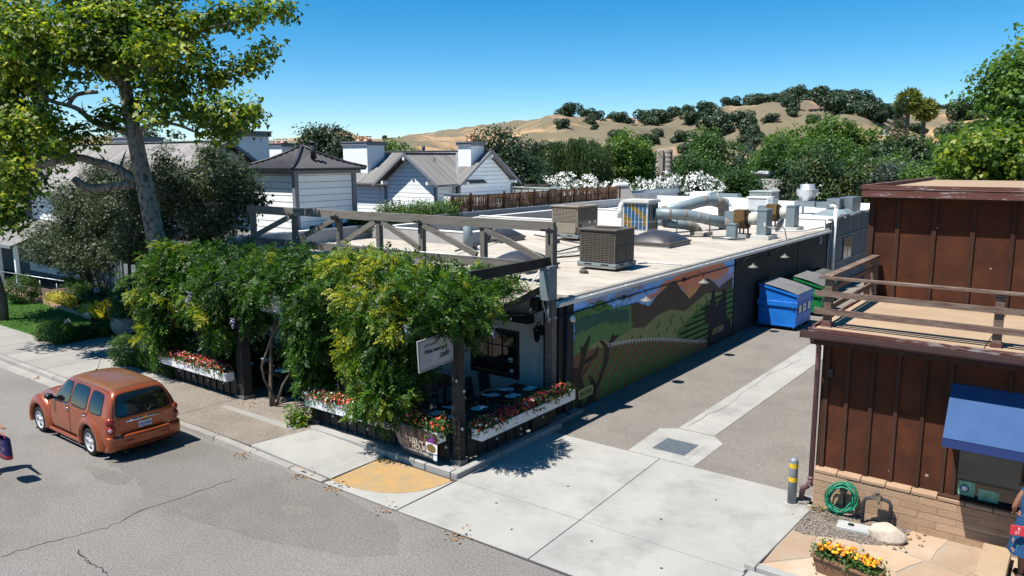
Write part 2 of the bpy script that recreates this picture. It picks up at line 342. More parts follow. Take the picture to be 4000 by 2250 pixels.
for k, pts in enumerate([[(-15.64, 7.53), (-15.08, 7.79), (-14.28, 7.61), (-14.7, 7.15)], [(-14.11, 7.3), (-13.19, 7.57), (-11.6, 7.6), (-12.42, 7.35)], [(-17.48, 7.3), (-15.95, 7.6), (-15.69, 7.24), (-16.48, 7.0)], [(-12.2, 8.5), (-11.7, 8.4), (-11.5, 8.8), (-12.0, 8.9)]]):
    mb = MB(); P = []
    for i in range(len(pts)):
        a, b = pts[i], pts[(i+1) % len(pts)]
        for j in range(4): t = j/4; P.append((a[0]+(b[0]-a[0])*t+random.uniform(-.06, .06), a[1]+(b[1]-a[1])*t+random.uniform(-.06, .06), .003))
    mb.poly(P); mb.build('road_patch', 'asphalt_patch', road, recalc=False)
# gutter pan along the left kerb
mb = MB(); x = -60
mb.poly([(-60, 9.4, .005), (-20.6, 9.45, .005), (-20.4, 9.8, .005), (-60, 9.8, .005)]); S(mb.build('gutter_pan', 'old_concrete', recalc=False))
# kerb pieces
kerb = thing('kerb', 'weathered grey concrete kerb running along the street edge', 'kerb', (-20, 9.9, 0))
x = -60
while x < -12.6:
    L = 2.9; x1 = min(x+L, -12.5)
    def hz(xx): return .12 if xx < -15.6 else max(.012, .12*(1-(xx+15.6)/2.8)+.012)
    g = .012; mb = MB(); a, b = x+g, x1-g; ha, hb = hz(a), hz(b)
    mb.add([(a, 9.8, -.05), (b, 9.8, -.05), (b, 10.0, -.05), (a, 10.0, -.05), (a, 9.83, ha), (b, 9.83, hb), (b, 10.0, hb), (a, 10.0, ha)], [(0, 1, 5, 4), (1, 2, 6, 5), (2, 3, 7, 6), (3, 0, 4, 7), (4, 5, 6, 7), (0, 3, 2, 1)])
    mb.build('kerb_stone', 'old_concrete', kerb, bevel=.012); x = x1
# left pavement: joint bed and slabs
mb = MB(); mb.bb((-60, 10.0, -.05), (-10.45, 12.0, .004)); S(mb.build('pavement_bed', 'joint_dark'))
pav = MB(); pav.bb((-60, 10.01, .0), (-59.9, 11.9, .11)); pv = S(pav.build('pavement', 'sidewalk'))
x = -59.8
while x < -22: piece('slab', (x+.76, 10.96, .06), (1.5, 1.88, .12), 'sidewalk', pv); x += 1.52
for a, b in ((-21.94, -18.7), (-18.68, -15.32)): piece('slab', ((a+b)/2, 10.96, .06), (b-a, 1.88, .12), 'aggregate', pv)
mb = MB(); mb.bb((-21.94, 11.9, -.05), (-15.32, 17, .115)); S(mb.build('cafe_path', 'aggregate'))
mb = MB(); mb.poly([(-18.4, 11.2, .124), (-15.4, 11.2, .124), (-15.4, 11.45, .124), (-18.4, 11.4, .124)]); mb.build('pavement_band', 'sidewalk', pv, recalc=False)
# path to the left of the terrace (pots stand on it)
mb = MB(); mb.poly([(-29.55, 11.92, .121), (-25.15, 11.92, .121), (-24.9, 13.2, .121), (-26.2, 15.2, .121), (-28.6, 15.2, .121), (-29.5, 13.4, .121)]); S(mb.build('garden_path', 'sidewalk', recalc=False))
# ramp slab sloping to the yellow panel
def slab(name, pts, mat, th=.06, parent=None, shrink=.004):
    c = Vector((sum(p[0] for p in pts)/len(pts), sum(p[1] for p in pts)/len(pts), 0)); P = []
    for p in pts:
        v = Vector((p[0], p[1], 0)); d = (c-v).normalized()*shrink; P.append((p[0]+d.x, p[1]+d.y, p[2]))
    mb = MB(); mb.prism([(a, b, z-th) for a, b, z in P], (0, 0, th)) if False else mb.add([(a, b, z-th) for a, b, z in P]+P, [list(range(len(P)))[::-1], list(range(len(P), 2*len(P)))]+[(i, (i+1) % len(P), len(P)+(i+1) % len(P), len(P)+i) for i in range(len(P))])
    return mb.build(name, mat, parent, bevel=.004)
apr = S(slab('driveway_apron', [(-10.24, 9.80, .02), (-7.145, 9.84, .02), (-7.205, 11.57, .02), (-10.22, 11.57, .02)], 'concrete'))
def ap(pts, mat='concrete', name='slab'): return slab(name, pts, mat, parent=apr)
ap([(-15.28, 10.02, .125), (-12.44, 10.02, .03), (-12.44, 11.56, .03), (-15.0, 11.62, .125)])
ap([(-15.3, 10.02, .126), (-15.28, 10.02, .126), (-15.0, 11.62, .126), (-15.3, 11.9, .126)], 'aggregate')
ap([(-7.135, 9.84, .02), (-4.045, 9.86, .02), (-4.045, 11.59, .02), (-7.195, 11.575, .02)])
ap([(-7.2, 11.585, .02), (-4.08, 11.6, .02), (-3.98, 14.66, .02), (-3.95, 15.2, .02), (-7.36, 15.18, .02)])
ap([(-10.3, 11.58, .02), (-7.21, 11.585, .02), (-7.37, 15.18, .02), (-8.2, 15.18, .02), (-10.3, 15.18, .02)])
ap([(-4.035, 9.86, .02), (3, 9.9, .02), (3, 11.72, .02), (-4.03, 11.72, .02)])
curve = [(-10.30, 11.42), (-10.34, 11.1), (-10.47, 10.72), (-10.72, 10.40), (-11.1, 10.15), (-11.55, 10.02), (-11.95, 9.97), (-12.36, 9.98)]
ap([(x, y, .024) for x, y in [(-12.42, 9.80), (-10.26, 9.80), (-10.26, 11.5)]+curve], name='slab')
mb = MB(); mb.bb((-13.2, 9.79, -.04), (3, 15.2, .003)); S(mb.build('apron_bed', 'joint_dark'))
# yellow warning panel with truncated domes
yp = thing('warning_panel', 'faded yellow tactile warning panel with small domes at the kerb ramp corner', 'tactile paving', (-11.4, 10.7, .02))
P = [(-12.40, 11.48), (-10.36, 11.48)]+curve
slab('panel', [(x, y, .034) for x, y in P], 'yellow_panel', .03, yp, 0)
def inside(x, y, P):
    c = False; j = len(P)-1
    for i in range(len(P)):
        if ((P[i][1] > y) != (P[j][1] > y)) and x < (P[j][0]-P[i][0])*(y-P[i][1])/(P[j][1]-P[i][1])+P[i][0]: c = not c
        j = i
    return c
mb = MB()
for i in range(36):
    for j in range(27):
        x, y = -12.36+i*.058, 9.98+j*.058
        if inside(x, y, P) and inside(x-.03, y-.03, P) and inside(x+.03, y-.03, P):
            q = [(x+math.cos(k*1.0472)*.013, y+math.sin(k*1.0472)*.013) for k in range(6)]; t = [(x+math.cos(k*1.0472)*.008, y+math.sin(k*1.0472)*.008) for k in range(6)]
            mb.add([(a, b, .033) for a, b in q]+[(a, b, .041) for a, b in t], [(k, (k+1) % 6, 6+(k+1) % 6, 6+k) for k in range(6)]+[[6, 7, 8, 9, 10, 11]])
mb.build('dome_rows', 'yellow_panel', yp, kind='stuff', recalc=False)
# terrace kerb (step)
ks = thing('terrace_kerb', 'low pale concrete kerb round the cafe terrace corner', 'kerb', (-10.4, 11.6, 0))
for a, b in ((-15.1, -12.42), (-12.4, -11.2), (-11.18, -10.46)):
    mb = MB(); mb.bb((a, 11.58, -.03), (b, 11.8, .155)); mb.build('kerb_stone', 'concrete', ks, bevel=.015)
for a, b in ((11.58, 13.1), (13.12, 14.6), (14.62, 15.6)):
    mb = MB(); mb.bb((-10.44, a, -.03), (-10.26, b, .15)); mb.build('kerb_stone', 'concrete', ks, bevel=.015)
mb = MB(); mb.bb((-24.6, 11.82, -.05), (-10.46, 16.9, .11)); S(mb.build('terrace_floor', 'old_concrete'))
# alley
mb = MB(); mb.bb((-10.72, 15.2, -.05), (-3.6, 62, .008)); S(mb.build('alley', 'alley_asphalt'))
st = thing('drain_channel', 'pale concrete drain strip running up the middle of the alley', 'drain channel', (-7.4, 20, 0))
ys = [17.3, 20.3, 23.4, 26.4, 29.5, 33, 37, 42, 50, 61]
for a, b in zip(ys[:-1], ys[1:]): slab('slab', [(-7.9, a+.01, .022), (-6.95, a+.01, .022), (-6.95, b, .022), (-7.9, b, .022)], 'concrete', .03, st, 0)
ribbon('crack', [(-7.8, 17.4), (-7.6, 20), (-7.75, 23), (-7.5, 26)], .012, .026, 'crack', st, 5)
bx = thing('drain_box', 'grey steel drain grate set in a cracked concrete collar in the alley mouth', 'drain', (-7.4, 16, 0))
O = [(-8.27, 16.98), (-8.19, 15.22), (-6.57, 15.22), (-6.58, 16.91), (-6.93, 17.25), (-7.88, 17.27)]; I4 = [(-7.95, 16.65), (-7.95, 15.5), (-6.85, 15.5), (-6.85, 16.6)]
slab('collar', [(x, y, .018) for x, y in O], 'concrete', .03, bx, 0)
slab('inner_slab', [(x, y, .024) for x, y in [(-7.95, 16.62), (-7.93, 15.5), (-6.83, 15.46), (-6.86, 16.56)]], 'concrete', .02, bx, 0)
M('steel_grate', (.28, .33, .37), (.35, .39, .42), scale=8, rough=.5, metal=.6)
M('hole_dark', (.012, .012, .014), rough=1)
mb = MB(); mb.bb((-7.8, 15.66, .02), (-7.0, 16.44, .0265)); mb.build('pit', 'hole_dark', bx)
for i in range(14):
    x = -7.79+i*.0585; piece('grate_bar', (x+.018, 16.05, .03), (.034, .77, .012), 'steel_grate', bx)
for j in range(7): piece('cross_bar', (-7.4, 15.68+j*.123, .0315), (.79, .06, .011), 'steel_grate', bx)
for k, pts in enumerate([] and [[(-7.6, 15.1), (-7.75, 14.0), (-7.7, 12.9), (-7.5, 12.0), (-7.55, 11.4), (-7.9, 10.4)], [(-7.1, 15.0), (-7.0, 13.6), (-6.85, 12.4)], [(-8.1, 11.0), (-8.6, 10.3), (-9.3, 10.0)]]): ribbon('tyre_mark', pts, .16, .0245, 'stain', apr, 40+k, jit=.03)
for k, (x, y) in enumerate([(-8.9, 11.2), (-9.5, 13.6), (-6.0, 12.5), (-5.2, 10.9), (-6.6, 11.0), (-8.2, 12.7), (-10.9, 9.92), (-13.8, 10.8), (-14.6, 11.0), (-5.5, 13.9), (-8.0, 10.5)]):
    mb = MB(); mb.poly([(x+.03*math.cos(a)*random.uniform(.6, 1.2), y+.025*math.sin(a), .0245 if x > -12 else .11) for a in np.arange(0, 6.28, .8)]); mb.build('gum_spot', 'crack', apr, recalc=False) if x > -10 else None
# patio: gravel, flagstones, border kerb
pk = thing('patio_kerb', 'pale concrete edging around the flagstone patio', 'kerb', (-4, 12, 0))
for a, b in (((-4.1, 11.75), (-4.02, 14.6)), ):
    mb = MB(); mb.add([(-4.13, 11.72, -.02), (-3.93, 11.72, -.02), (-3.82, 14.64, -.02), (-4.02, 14.64, -.02), (-4.12, 11.73, .1), (-3.94, 11.73, .1), (-3.83, 14.64, .1), (-4.01, 14.64, .1)], [(0, 3, 2, 1), (4, 5, 6, 7), (0, 1, 5, 4), (1, 2, 6, 5), (2, 3, 7, 6), (3, 0, 4, 7)]); mb.build('kerb_stone', 'concrete', pk, bevel=.01)
mb = MB(); mb.bb((-3.92, 11.73, -.02), (-2.4, 11.9, .1)); mb.build('kerb_stone', 'concrete', pk, bevel=.01)
mb = MB(); mb.bb((-2.38, 11.73, -.02), (3, 11.9, .1)); mb.build('kerb_stone', 'concrete', pk, bevel=.01)
GP = [(-3.83, 14.68), (-3.84, 13.42), (-3.62, 13.38), (-3.3, 13.5), (-3.0, 13.62), (-2.72, 13.62), (-2.5, 13.72), (-2.3, 13.95), (-2.17, 14.3), (-2.15, 14.68)]
mb = MB(); mb.poly([(x, y, .085) for x, y in GP]); S(mb.build('gravel_bed', 'gravel', recalc=False))
rg = np.random.default_rng(3); pts = [p for p in rg.uniform((-3.84, 13.36), (-2.1, 14.68), (5200, 2)) if inside(p[0], p[1], GP)]; pts = np.array(pts); n = len(pts)
Pp = np.concatenate([pts, rg.uniform(.084, .1, (n, 1))], 1); nr = rg.normal(0, .5, (n, 3))+[0, 0, 1]
gm = fast_mesh('gravel', place_leaves(Pp, nr, rg.normal(0, 1, (n, 3)), rg.uniform(.012, .034, n), 'disc'), None, None, ['gravel', 'gravel_stone'], rg.integers(0, 2, n))
o = link('gravel', gm); tag(o, 'small brown gravel and pebbles beside the brick wall', 'gravel', kind='stuff')
mb = MB(); mb.bb((-3.9, 11.9, -.04), (3, 14.68, .07)); pat = S(mb.build('patio', 'mortar'))
def clip(poly, a, n):
    out = []
    for i in range(len(poly)):
        p, q = poly[i], poly[(i+1) % len(poly)]; dp = (p-a).dot(n); dq = (q-a).dot(n)
        if dp <= 0: out.append(p)
        if dp*dq < 0: out.append(p.lerp(q, dp/(dp-dq)))
    return out
seeds = []
rr_ = random.Random(12)
while len(seeds) < 26:
    p = Vector((rr_.uniform(-3.9, 3), rr_.uniform(11.9, 14.7)))
    if all((p-q).length > .62 for q in seeds): seeds.append(p)
for i, p in enumerate(seeds):
    poly = [Vector(v) for v in [(-3.9, 11.92), (3, 11.92), (3, 14.67), (-3.81, 14.67)]]
    for j, q in enumerate(seeds):
        if i != j and poly:
            n = (q-p).normalized(); poly = clip(poly, (p+q)/2-n*.012, n)
    if len(poly) < 3: continue
    pp = []
    for a, b in zip(poly, poly[1:]+poly[:1]):
        pp.append(a)
        if (b-a).length > .3: pp.append(a.lerp(b, .5)+(p-a.lerp(b, .5)).normalized()*rr_.uniform(.0, .035))
    cx = sum(v.x for v in pp)/len(pp); cy = sum(v.y for v in pp)/len(pp)
    if sum(inside(v.x, v.y, GP) for v in pp)+2*inside(cx, cy, GP) > len(pp)*.55: continue
    z = .078+rr_.uniform(0, .006); slab('flagstone', [(v.x, v.y, z) for v in pp], 'flagstone', .02, pat, .0)
# ------------------------------------------------------------ cafe building
M('dark_paint', (.035, .036, .036), (.045, .045, .044), scale=2, rough=.75, bump=.1)
M('black_paint', (.022, .023, .025), (.03, .031, .034), scale=3, rough=.5, rnd=.15, bump=.08)
M('white_board', (.62, .62, .6), (.68, .68, .66), scale=1.5, rough=.6, rnd=.05)
M('white_paint', (.76, .77, .77), (.7, .71, .72), scale=2, rough=.55, rnd=.03)
M('roof_coat', (.58, .53, .46), (.46, .41, .35), scale=.45, sc=(1, 2.2, 1), c3=(.27, .23, .19), scale3=.9, lo3=.56, hi3=.76, rough=.9, bump=.25, bscale=8)
M('white_coat', (.8, .8, .79), (.74, .74, .73), scale=.8, c3=(.5, .49, .47), scale3=1.2, lo3=.63, hi3=.8, rough=.7)
M('grey_stucco', (.5, .5, .5), (.42, .42, .42), scale=2, sc=(1, 1, .25), c3=(.3, .3, .3), scale3=2, lo3=.58, hi3=.75, rough=.9)
M('galv', (.32, .36, .38), (.4, .44, .46), scale=4, rough=.42, metal=.75, rnd=.06)
M('galv_paint', (.25, .32, .35), (.31, .38, .41), scale=3, c3=(.2, .23, .24), scale3=3, lo3=.6, hi3=.8, rough=.5, metal=.25)
M('corr_grey', (.3, .31, .32), (.2, .21, .23), scale=2, sc=(1, 1, .2), rough=.6, metal=.4)
M('pipe_dark', (.06, .055, .05), rough=.7)
M('pvc_white', (.72, .72, .7), rough=.5)
M('glass_dark', (.012, .014, .016), rough=.05, spec=.7)
M('trim_black', (.018, .018, .02), rough=.45)
cafe = thing('cafe_building', 'long flat-roofed cafe building with a painted mural wall along the alley', 'building', (-14, 28, 0))
WX = -10.71; RZ = 3.12
mb = MB(); mb.bb((WX-.2, 16.2, -.05), (WX, 40.5, RZ-.02)); mb.build('wall', 'dark_paint', cafe)
mb = MB(); mb.bb((-26.9, 16.9, RZ-.25), (WX-.02, 40.45, RZ)); mb.bb((-26.9, 40.4, 0), (WX-.21, 40.6, RZ-.02)); mb.build('roof', 'roof_coat', cafe)
# roof edge lip and white gutter
mb = MB(); mb.bb((WX-.14, 16.25, RZ), (WX+.03, 40.45, RZ+.05)); mb.build('roof_edge', 'old_concrete', cafe, bevel=.01)
mb = MB()
for (a, b) in ((15.95, 40.45),):
    pr = [(WX+.005, RZ-.13), (WX+.09, RZ-.13), (WX+.13, RZ-.02), (WX+.118, RZ-.02), (WX+.08, RZ-.118), (WX+.017, RZ-.118), (WX+.017, RZ+.005), (WX+.005, RZ+.005)]
    mb.prism([(x, a, z) for x, z in pr], (0, b-a, 0))
g = mb.build('gutter', 'white_paint', cafe)
for y in np.arange(17.5, 40, 1.9): piece('strap', (WX+.07, y, RZ-.012), (.13, .03, .008), 'white_paint', g)
mb = MB(); mb.tube([(WX+.04, 16.35, 2.95), (WX+.04, 16.35, .2), (WX+.2, 16.35, .08)], .05, 8); mb.build('downpipe', 'trim_black', cafe)
mb = MB(); mb.tube([(WX+.04, 40.2, 2.95), (WX+.04, 40.2, .1)], .05, 8); mb.build('downpipe', 'galv', cafe)
for y in (28.0, 35.6): piece('trim_strip', (WX+.012, y, 1.5), (.024, .07, 3), 'trim_black', cafe)
mb = MB(); mb.bb((WX-.01, 38.6, 2.55), (WX+.06, 38.95, 2.9)); mb.lathe((WX+.06, 38.78, 2.72), [(.12, 0), (.13, .02), (.05, .05)], 16, Matrix(((0, 0, 1), (1, 0, 0), (0, 1, 0)))); mb.build('meter_box', 'galv', cafe)
# street front: board and batten, window, trim
FY = 16.2
mb = MB(); mb.bb((-24.4, FY, -.02), (-13.75, FY+.15, RZ)); mb.bb((-12.05, FY, -.02), (WX-.2, FY+.15, RZ)); mb.bb((-13.75, FY, -.02), (-12.05, FY+.15, .8)); mb.bb((-13.75, FY, 2.14), (-12.05, FY+.15, RZ)); mb.build('front_wall', 'white_board', cafe)
for x in np.arange(-24.2, -10.95, .32):
    if -13.85 < x < -11.95: 
        piece('batten', (x, FY-.012, .38), (.05, .024, .74), 'white_board', cafe); piece('batten', (x, FY-.012, 2.65), (.05, .024, .85), 'white_board', cafe)
    elif not (-18.2 < x < -17.0): piece('batten', (x, FY-.012, 1.55), (.05, .024, 3.05), 'white_board', cafe)
def window(parent, x0, x1, z0, z1, y, nx, nz, fm='trim_black', fw=.09, gm='glass_dark', mw=.03, dep=.06):
    mb = MB()
    mb.bb((x0-fw, y-.03, z0-fw), (x0, y+dep, z1+fw)); mb.bb((x1, y-.03, z0-fw), (x1+fw, y+dep, z1+fw)); mb.bb((x0, y-.03, z0-fw), (x1, y+dep, z0)); mb.bb((x0, y-.03, z1), (x1, y+dep, z1+fw))
    f = mb.build('window', fm, parent)
    for i in range(nx):
        for j in range(nz):
            a, b = x0+(x1-x0)*i/nx, x0+(x1-x0)*(i+1)/nx; c, d = z0+(z1-z0)*j/nz, z0+(z1-z0)*(j+1)/nz
            piece('pane', ((a+b)/2, y+.03, (c+d)/2), (b-a-mw, .008, d-c-mw), gm, f)
    mb = MB()
    for i in range(1, nx): a = x0+(x1-x0)*i/nx; mb.bb((a-mw/2, y+.005, z0), (a+mw/2, y+.03, z1))
    for j in range(1, nz): c = z0+(z1-z0)*j/nz; mb.bb((x0, y+.007, c-mw/2), (x1, y+.028, c+mw/2))
    if nx*nz > 1: mb.build('glazing_bar', fm, f)
    return f
window(cafe, -13.65, -12.15, .9, 2.04, FY, 3, 3, fw=.1)
piece('notice', (-12.32, FY+.018, 1.0), (.12, .004, .09), 'white_paint', cafe); piece('notice', (-12.36, FY+.018, 1.3), (.14, .004, .12), 'white_paint', cafe)
window(cafe, -16.4, -14.9, .9, 2.04, FY, 3, 3, fw=.1)
mb = MB(); mb.bb((-18.1, FY-.02, 0), (-17.05, FY+.05, 2.2)); d = mb.build('door', 'trim_black', cafe); mb = MB(); mb.bb((-17.98, FY-.03, .9), (-17.17, FY-.018, 2.05)); mb.build('pane', 'glass_dark', d)
mb = MB(); mb.bb((-17.14, FY-.07, .95), (-17.1, FY-.03, 1.15)); mb.build('handle', 'galv', d)
mb = MB(); mb.bb((-11.2, 16.1, 0), (WX+.0, 16.19, RZ-.02)); mb.build('corner_board', 'black_paint', cafe)
# mural (flat paint on the wall): thin layers over each other
mc = {'mural_sky': ((.16, .36, .7), (.25, .42, .72)), 'mural_cloud': ((.66, .2, .09), (.52, .22, .16)), 'mural_pale': ((.42, .3, .33), (.3, .33, .5)), 'mural_mount': ((.085, .062, .045), (.11, .08, .055)), 'mural_hill': ((.27, .29, .12), (.22, .26, .1)), 'mural_green': ((.07, .16, .045), (.09, .18, .05)), 'mural_brown': ((.2, .095, .05), (.16, .08, .045)), 'mural_tree': ((.09, .22, .06), (.13, .24, .09)), 'mural_teal': ((.03, .11, .09), (.05, .13, .07)), 'mural_dark': ((.028, .022, .016), (.04, .03, .022)), 'mural_black': ((.012, .012, .016), (.016, .016, .02)), 'mural_white': ((.5, .52, .55), (.45, .47, .5)), 'mural_gold': ((.5, .42, .2), (.42, .36, .16)), 'mural_sunset': ((.6, .25, .1), (.5, .3, .12))}
for k, (a, b) in mc.items():
    a = tuple(v*1.55 for v in a); b = tuple(v*1.55 for v in b); M(k, a, b, scale=2.5, c3=tuple(v*.8 for v in a), scale3=9, lo3=.5, hi3=.8, rough=.75, fine=.12, fscale=30)
mur = thing('mural', 'painted landscape mural with orange sunset mountains, vineyard rows and oak trees', 'mural', (WX, 22, 0))
_lay = [0]
def yz(name, pts, mat, lay=None):
    if lay is None: _lay[0] += 1; lay = _lay[0]
    x = WX+.002+lay*.0011; mb = MB(); mb.poly([(x, a, max(.01, min(2.985, b))) for a, b in pts]); return mb.build(name, mat, mur, recalc=False)
def rough_outline(pts, k=3, j=.03, seed=1):
    rg = random.Random(seed); o = []
    for a, b in zip(pts, pts[1:]+pts[:1]):
        for i in range(k): t = i/k; o.append((a[0]+(b[0]-a[0])*t+rg.uniform(-j, j)*(i > 0), a[1]+(b[1]-a[1])*t+rg.uniform(-j, j)*(i > 0)))
    return o
yz('sky', [(16.78, 1.2), (27.85, 1.0), (27.85, 2.985), (16.78, 2.985)], 'mural_sky')
yz('sunset_glow', rough_outline([(22.3, 2.0), (25.8, 2.0), (27.8, 2.2), (27.8, 2.5), (26.6, 2.5), (25, 2.75), (23.2, 2.85), (22.0, 2.6)], 4, .05), 'mural_pale')
yz('sunset_cloud', rough_outline([(20.84, 2.57), (21.58, 2.6), (21.79, 2.82), (22.7, 2.9), (23.6, 2.97), (25.91, 2.97), (26.77, 2.93), (27.44, 2.61), (26.83, 2.44), (25.74, 2.45), (25.39, 2.55), (24.7, 2.3), (23.95, 2.09), (23.3, 2.5), (22.74, 2.8), (21.59, 2.5), (21.11, 2.42)], 5, .05, 2), 'mural_cloud')
for k, (a, b, c, d) in enumerate([(18.0, 2.85, .5, .08), (19.4, 2.83, .7, .1), (20.3, 2.9, .45, .07), (17.6, 2.9, .3, .05), (21.4, 2.45, .35, .05), (19.9, 2.7, .4, .05)]):
    yz('cloud', rough_outline([(a-c, b), (a-c*.5, b+d*.8), (a, b+d), (a+c*.6, b+d*.7), (a+c, b), (a+c*.4, b-d*.6), (a-c*.5, b-d*.5)], 4, .03, k), 'mural_pale')
yz('sun_glow', rough_outline([(23.5, 2.3), (23.95, 2.05), (24.6, 2.25), (24.3, 2.42), (23.8, 2.45)], 3, .02), 'mural_sunset')
yz('mountain', rough_outline([(19.77, 2.43), (19.85, 2.5), (20.34, 2.45), (20.99, 2.22), (21.59, 2.5), (22.74, 2.8), (23.04, 2.62), (23.95, 2.02), (25.39, 2.55), (26.49, 2.05), (27.1, 2.2), (27.73, 2.32), (27.84, 1.2), (25.67, 1.8), (23.73, 1.5), (22.51, 1.7), (21.63, 1.7), (20.72, 1.5), (19.6, 1.6), (19.2, 2.2)], 3, .03, 3), 'mural_mount')
yz('hillside', [(16.78, 1.2), (16.78, 1.9), (18.4, 1.9), (18.8, 1.7), (19.96, 1.74), (20.72, 1.62), (21.63, 1.86), (22.51, 1.9), (23.1, 1.78), (23.62, 1.66), (24.35, 1.83), (25.32, 2.02), (26.03, 1.95), (27.84, 1.7), (27.84, .3), (23.0, .5), (20, 1.0), (18.4, 1.2)], 'mural_hill')
yz('vineyard', rough_outline([(25.92, 1.8), (27.84, 1.92), (27.84, .02), (25.55, .1), (22.98, .7), (23.06, 1.1), (23.85, 1.35), (25.2, 1.66)], 3, .03, 4), 'mural_green')
for k in range(8):
    z = 1.72-k*.19; yz('vine_row', [(max(23.05+.28*k*0+(.2 if k > 3 else 2.4-.6*k), 23.05), z-.05), (27.84, z+.05-.02*k), (27.84, z+.09-.02*k), (max(23.05+(.2 if k > 3 else 2.4-.6*k), 23.05), z)], 'mural_brown', 13)
_lay[0] = 13
for k, (a, b) in enumerate([(20.0, 1.4), (20.15, 1.25), (20.5, 1.33), (21.6, 1.45), (21.75, 1.55), (22.3, 1.25), (22.5, 1.5), (22.65, 1.6), (22.6, 1.4), (23.3, 1.45), (23.45, 1.3), (24.5, 1.5), (24.6, 1.65), (25.3, 1.85), (25.4, 1.7), (22.9, 1.1), (23.1, 1.0), (24.9, 1.6), (21.7, 1.15)]):
    s = .09; yz('painted_oak', [(a-s, b), (a-s*.7, b+s*.9), (a, b+s*1.3), (a+s*.8, b+s), (a+s, b), (a+.02, b-.02), (a+.02, b-.12), (a-.02, b-.12), (a-.02, b-.01)], 'mural_green', 14)
_lay[0] = 14
FL = [(16.78, 1.68), (18.8, 1.42), (19.9, 1.34), (21.91, 1.04), (25.6, .21)]
yz('field', FL+[(25.6, .012), (16.78, .012)], 'mural_brown')
def fz(y): return np.interp(y, [p[0] for p in FL], [p[1] for p in FL])
for k in range(17):
    t = 17.4+k*.48; bt = 16.4+k*.52-.9; w1, w2 = .13, .34
    P = [(max(16.79, t), fz(t)-.03), (max(16.79, t+w1), fz(t+w1)-.03), (max(16.79, bt+w2+.3), .4*fz(bt+.3)), (max(16.79, bt+w2), .012), (max(16.79, bt), .012), (max(16.79, bt+.15), .35*fz(bt+.2))]
    if t < 25.2: yz('crop_row', P, 'mural_green', 16)
_lay[0] = 16
yz('oak_foliage', rough_outline([(16.79, 2.72), (17.08, 2.75), (17.62, 2.7), (18.25, 2.85), (18.77, 2.55), (19.38, 2.47), (19.85, 2.43), (19.98, 1.77), (19.41, 1.6), (18.8, 1.6), (18.13, 1.75), (17.51, 1.6), (16.79, 1.55)], 7, .06, 5), 'mural_tree')
yz('oak_shade', rough_outline([(16.79, 2.5), (17.6, 2.5), (18.4, 2.55), (19.3, 2.4), (19.8, 2.3), (19.7, 2.0), (18.9, 2.05), (18.1, 2.2), (17.4, 2.15), (16.79, 2.1)], 6, .05, 6), 'mural_teal')
rg_ = random.Random(5)
for k in range(120):
    a = rg_.uniform(16.85, 19.9); b = 2.62+rg_.uniform(-.05, .22)-(a-18.2)**2*.04; yz('leaf', [(a-.02, b), (a, b+.035), (a+.02, b), (a, b-.03)], 'mural_tree', 17)
for P in ([(16.8, 1.26), (16.99, 1.15), (17.14, 1.52), (17.04, 1.79), (17.2, 1.71), (17.54, 1.99), (17.61, 1.9), (17.44, 1.6), (17.31, 1.33), (17.79, 1.38), (18.0, 1.6), (18.05, 1.5), (17.93, 1.31), (17.32, 1.2), (17.15, .97), (17.3, .6), (17.21, .02), (16.84, .04)], [(17.9, .02), (17.21, .02), (17.68, .43), (17.53, .84), (17.74, .75), (17.96, .51), (18.3, 1.05), (18.36, 1.45), (18.03, 1.75), (18.28, 1.68), (18.5, 1.5), (18.83, 1.8), (18.91, 1.7), (19.25, 1.7), (18.65, 1.43), (18.59, 1.06), (18.31, .7), (17.96, .28)]): yz('oak_trunk', P, 'mural_dark', 19)
_lay[0] = 19
FN = [(18.51, 1.48), (19.11, 1.42), (19.9, 1.33), (20.74, 1.21), (21.91, 1.0), (23.19, .73), (24.24, .49), (25.5, .25)]
for dz in (0, .05): yz('fence_rail', [(a, b+dz) for a, b in FN]+[(a, b+dz+.014) for a, b in FN[::-1]], 'mural_white', 20)
for a in np.arange(18.6, 25.4, .2): b = float(np.interp(a, [p[0] for p in FN], [p[1] for p in FN])); yz('fence_post', [(a-.012, b-.06), (a+.012, b-.06), (a+.012, b+.09), (a-.012, b+.09)], 'mural_white', 21)
_lay[0] = 21
yz('riders', [(25.23, 1.5), (25.36, 1.66), (25.45, 1.58), (25.62, 1.46), (25.7, 1.6), (25.78, 1.7), (25.8, 1.95), (25.85, 2.02), (26.0, 2.03), (26.08, 1.95), (26.1, 1.72), (26.25, 1.5), (26.3, 1.3), (26.42, 1.45), (26.42, 1.6), (26.5, 1.5), (26.62, 1.58), (26.75, 1.66), (26.8, 1.85), (26.9, 1.93), (27.05, 1.93), (27.12, 1.8), (27.18, 1.5), (27.25, .9), (27.6, .7), (27.79, .3), (27.79, .012), (25.58, .012), (25.6, .85), (25.45, .95), (25.3, .85)], 'mural_black')
text('lettering', 'LOS OLIVOS', .3, 'mural_gold', mur, (WX+.03, 25.98, .42), (0, 1, 0), (0, 0, 1), .002, xs=.62)
text('lettering', 'wine country', .1, 'mural_gold', mur, (WX+.03, 26.1, .24), (0, 1, 0), (0, 0, 1), .002, xs=.9) if False else None
yz('plaque', [(17.06, .28), (17.72, .28), (17.76, .33), (17.76, .5), (17.72, .54), (17.06, .54), (17.02, .5), (17.02, .33)], 'mural_gold')
yz('plaque_face', [(17.07, .305), (17.71, .305), (17.735, .34), (17.735, .49), (17.71, .515), (17.07, .515), (17.045, .49), (17.045, .34)], 'mural_hill')
text('lettering', 'Greg T. Wicker', .105, 'mural_black', mur, (WX+.031, 17.08, .4), (0, 1, 0), (0, 0, 1), .002, xs=.85)
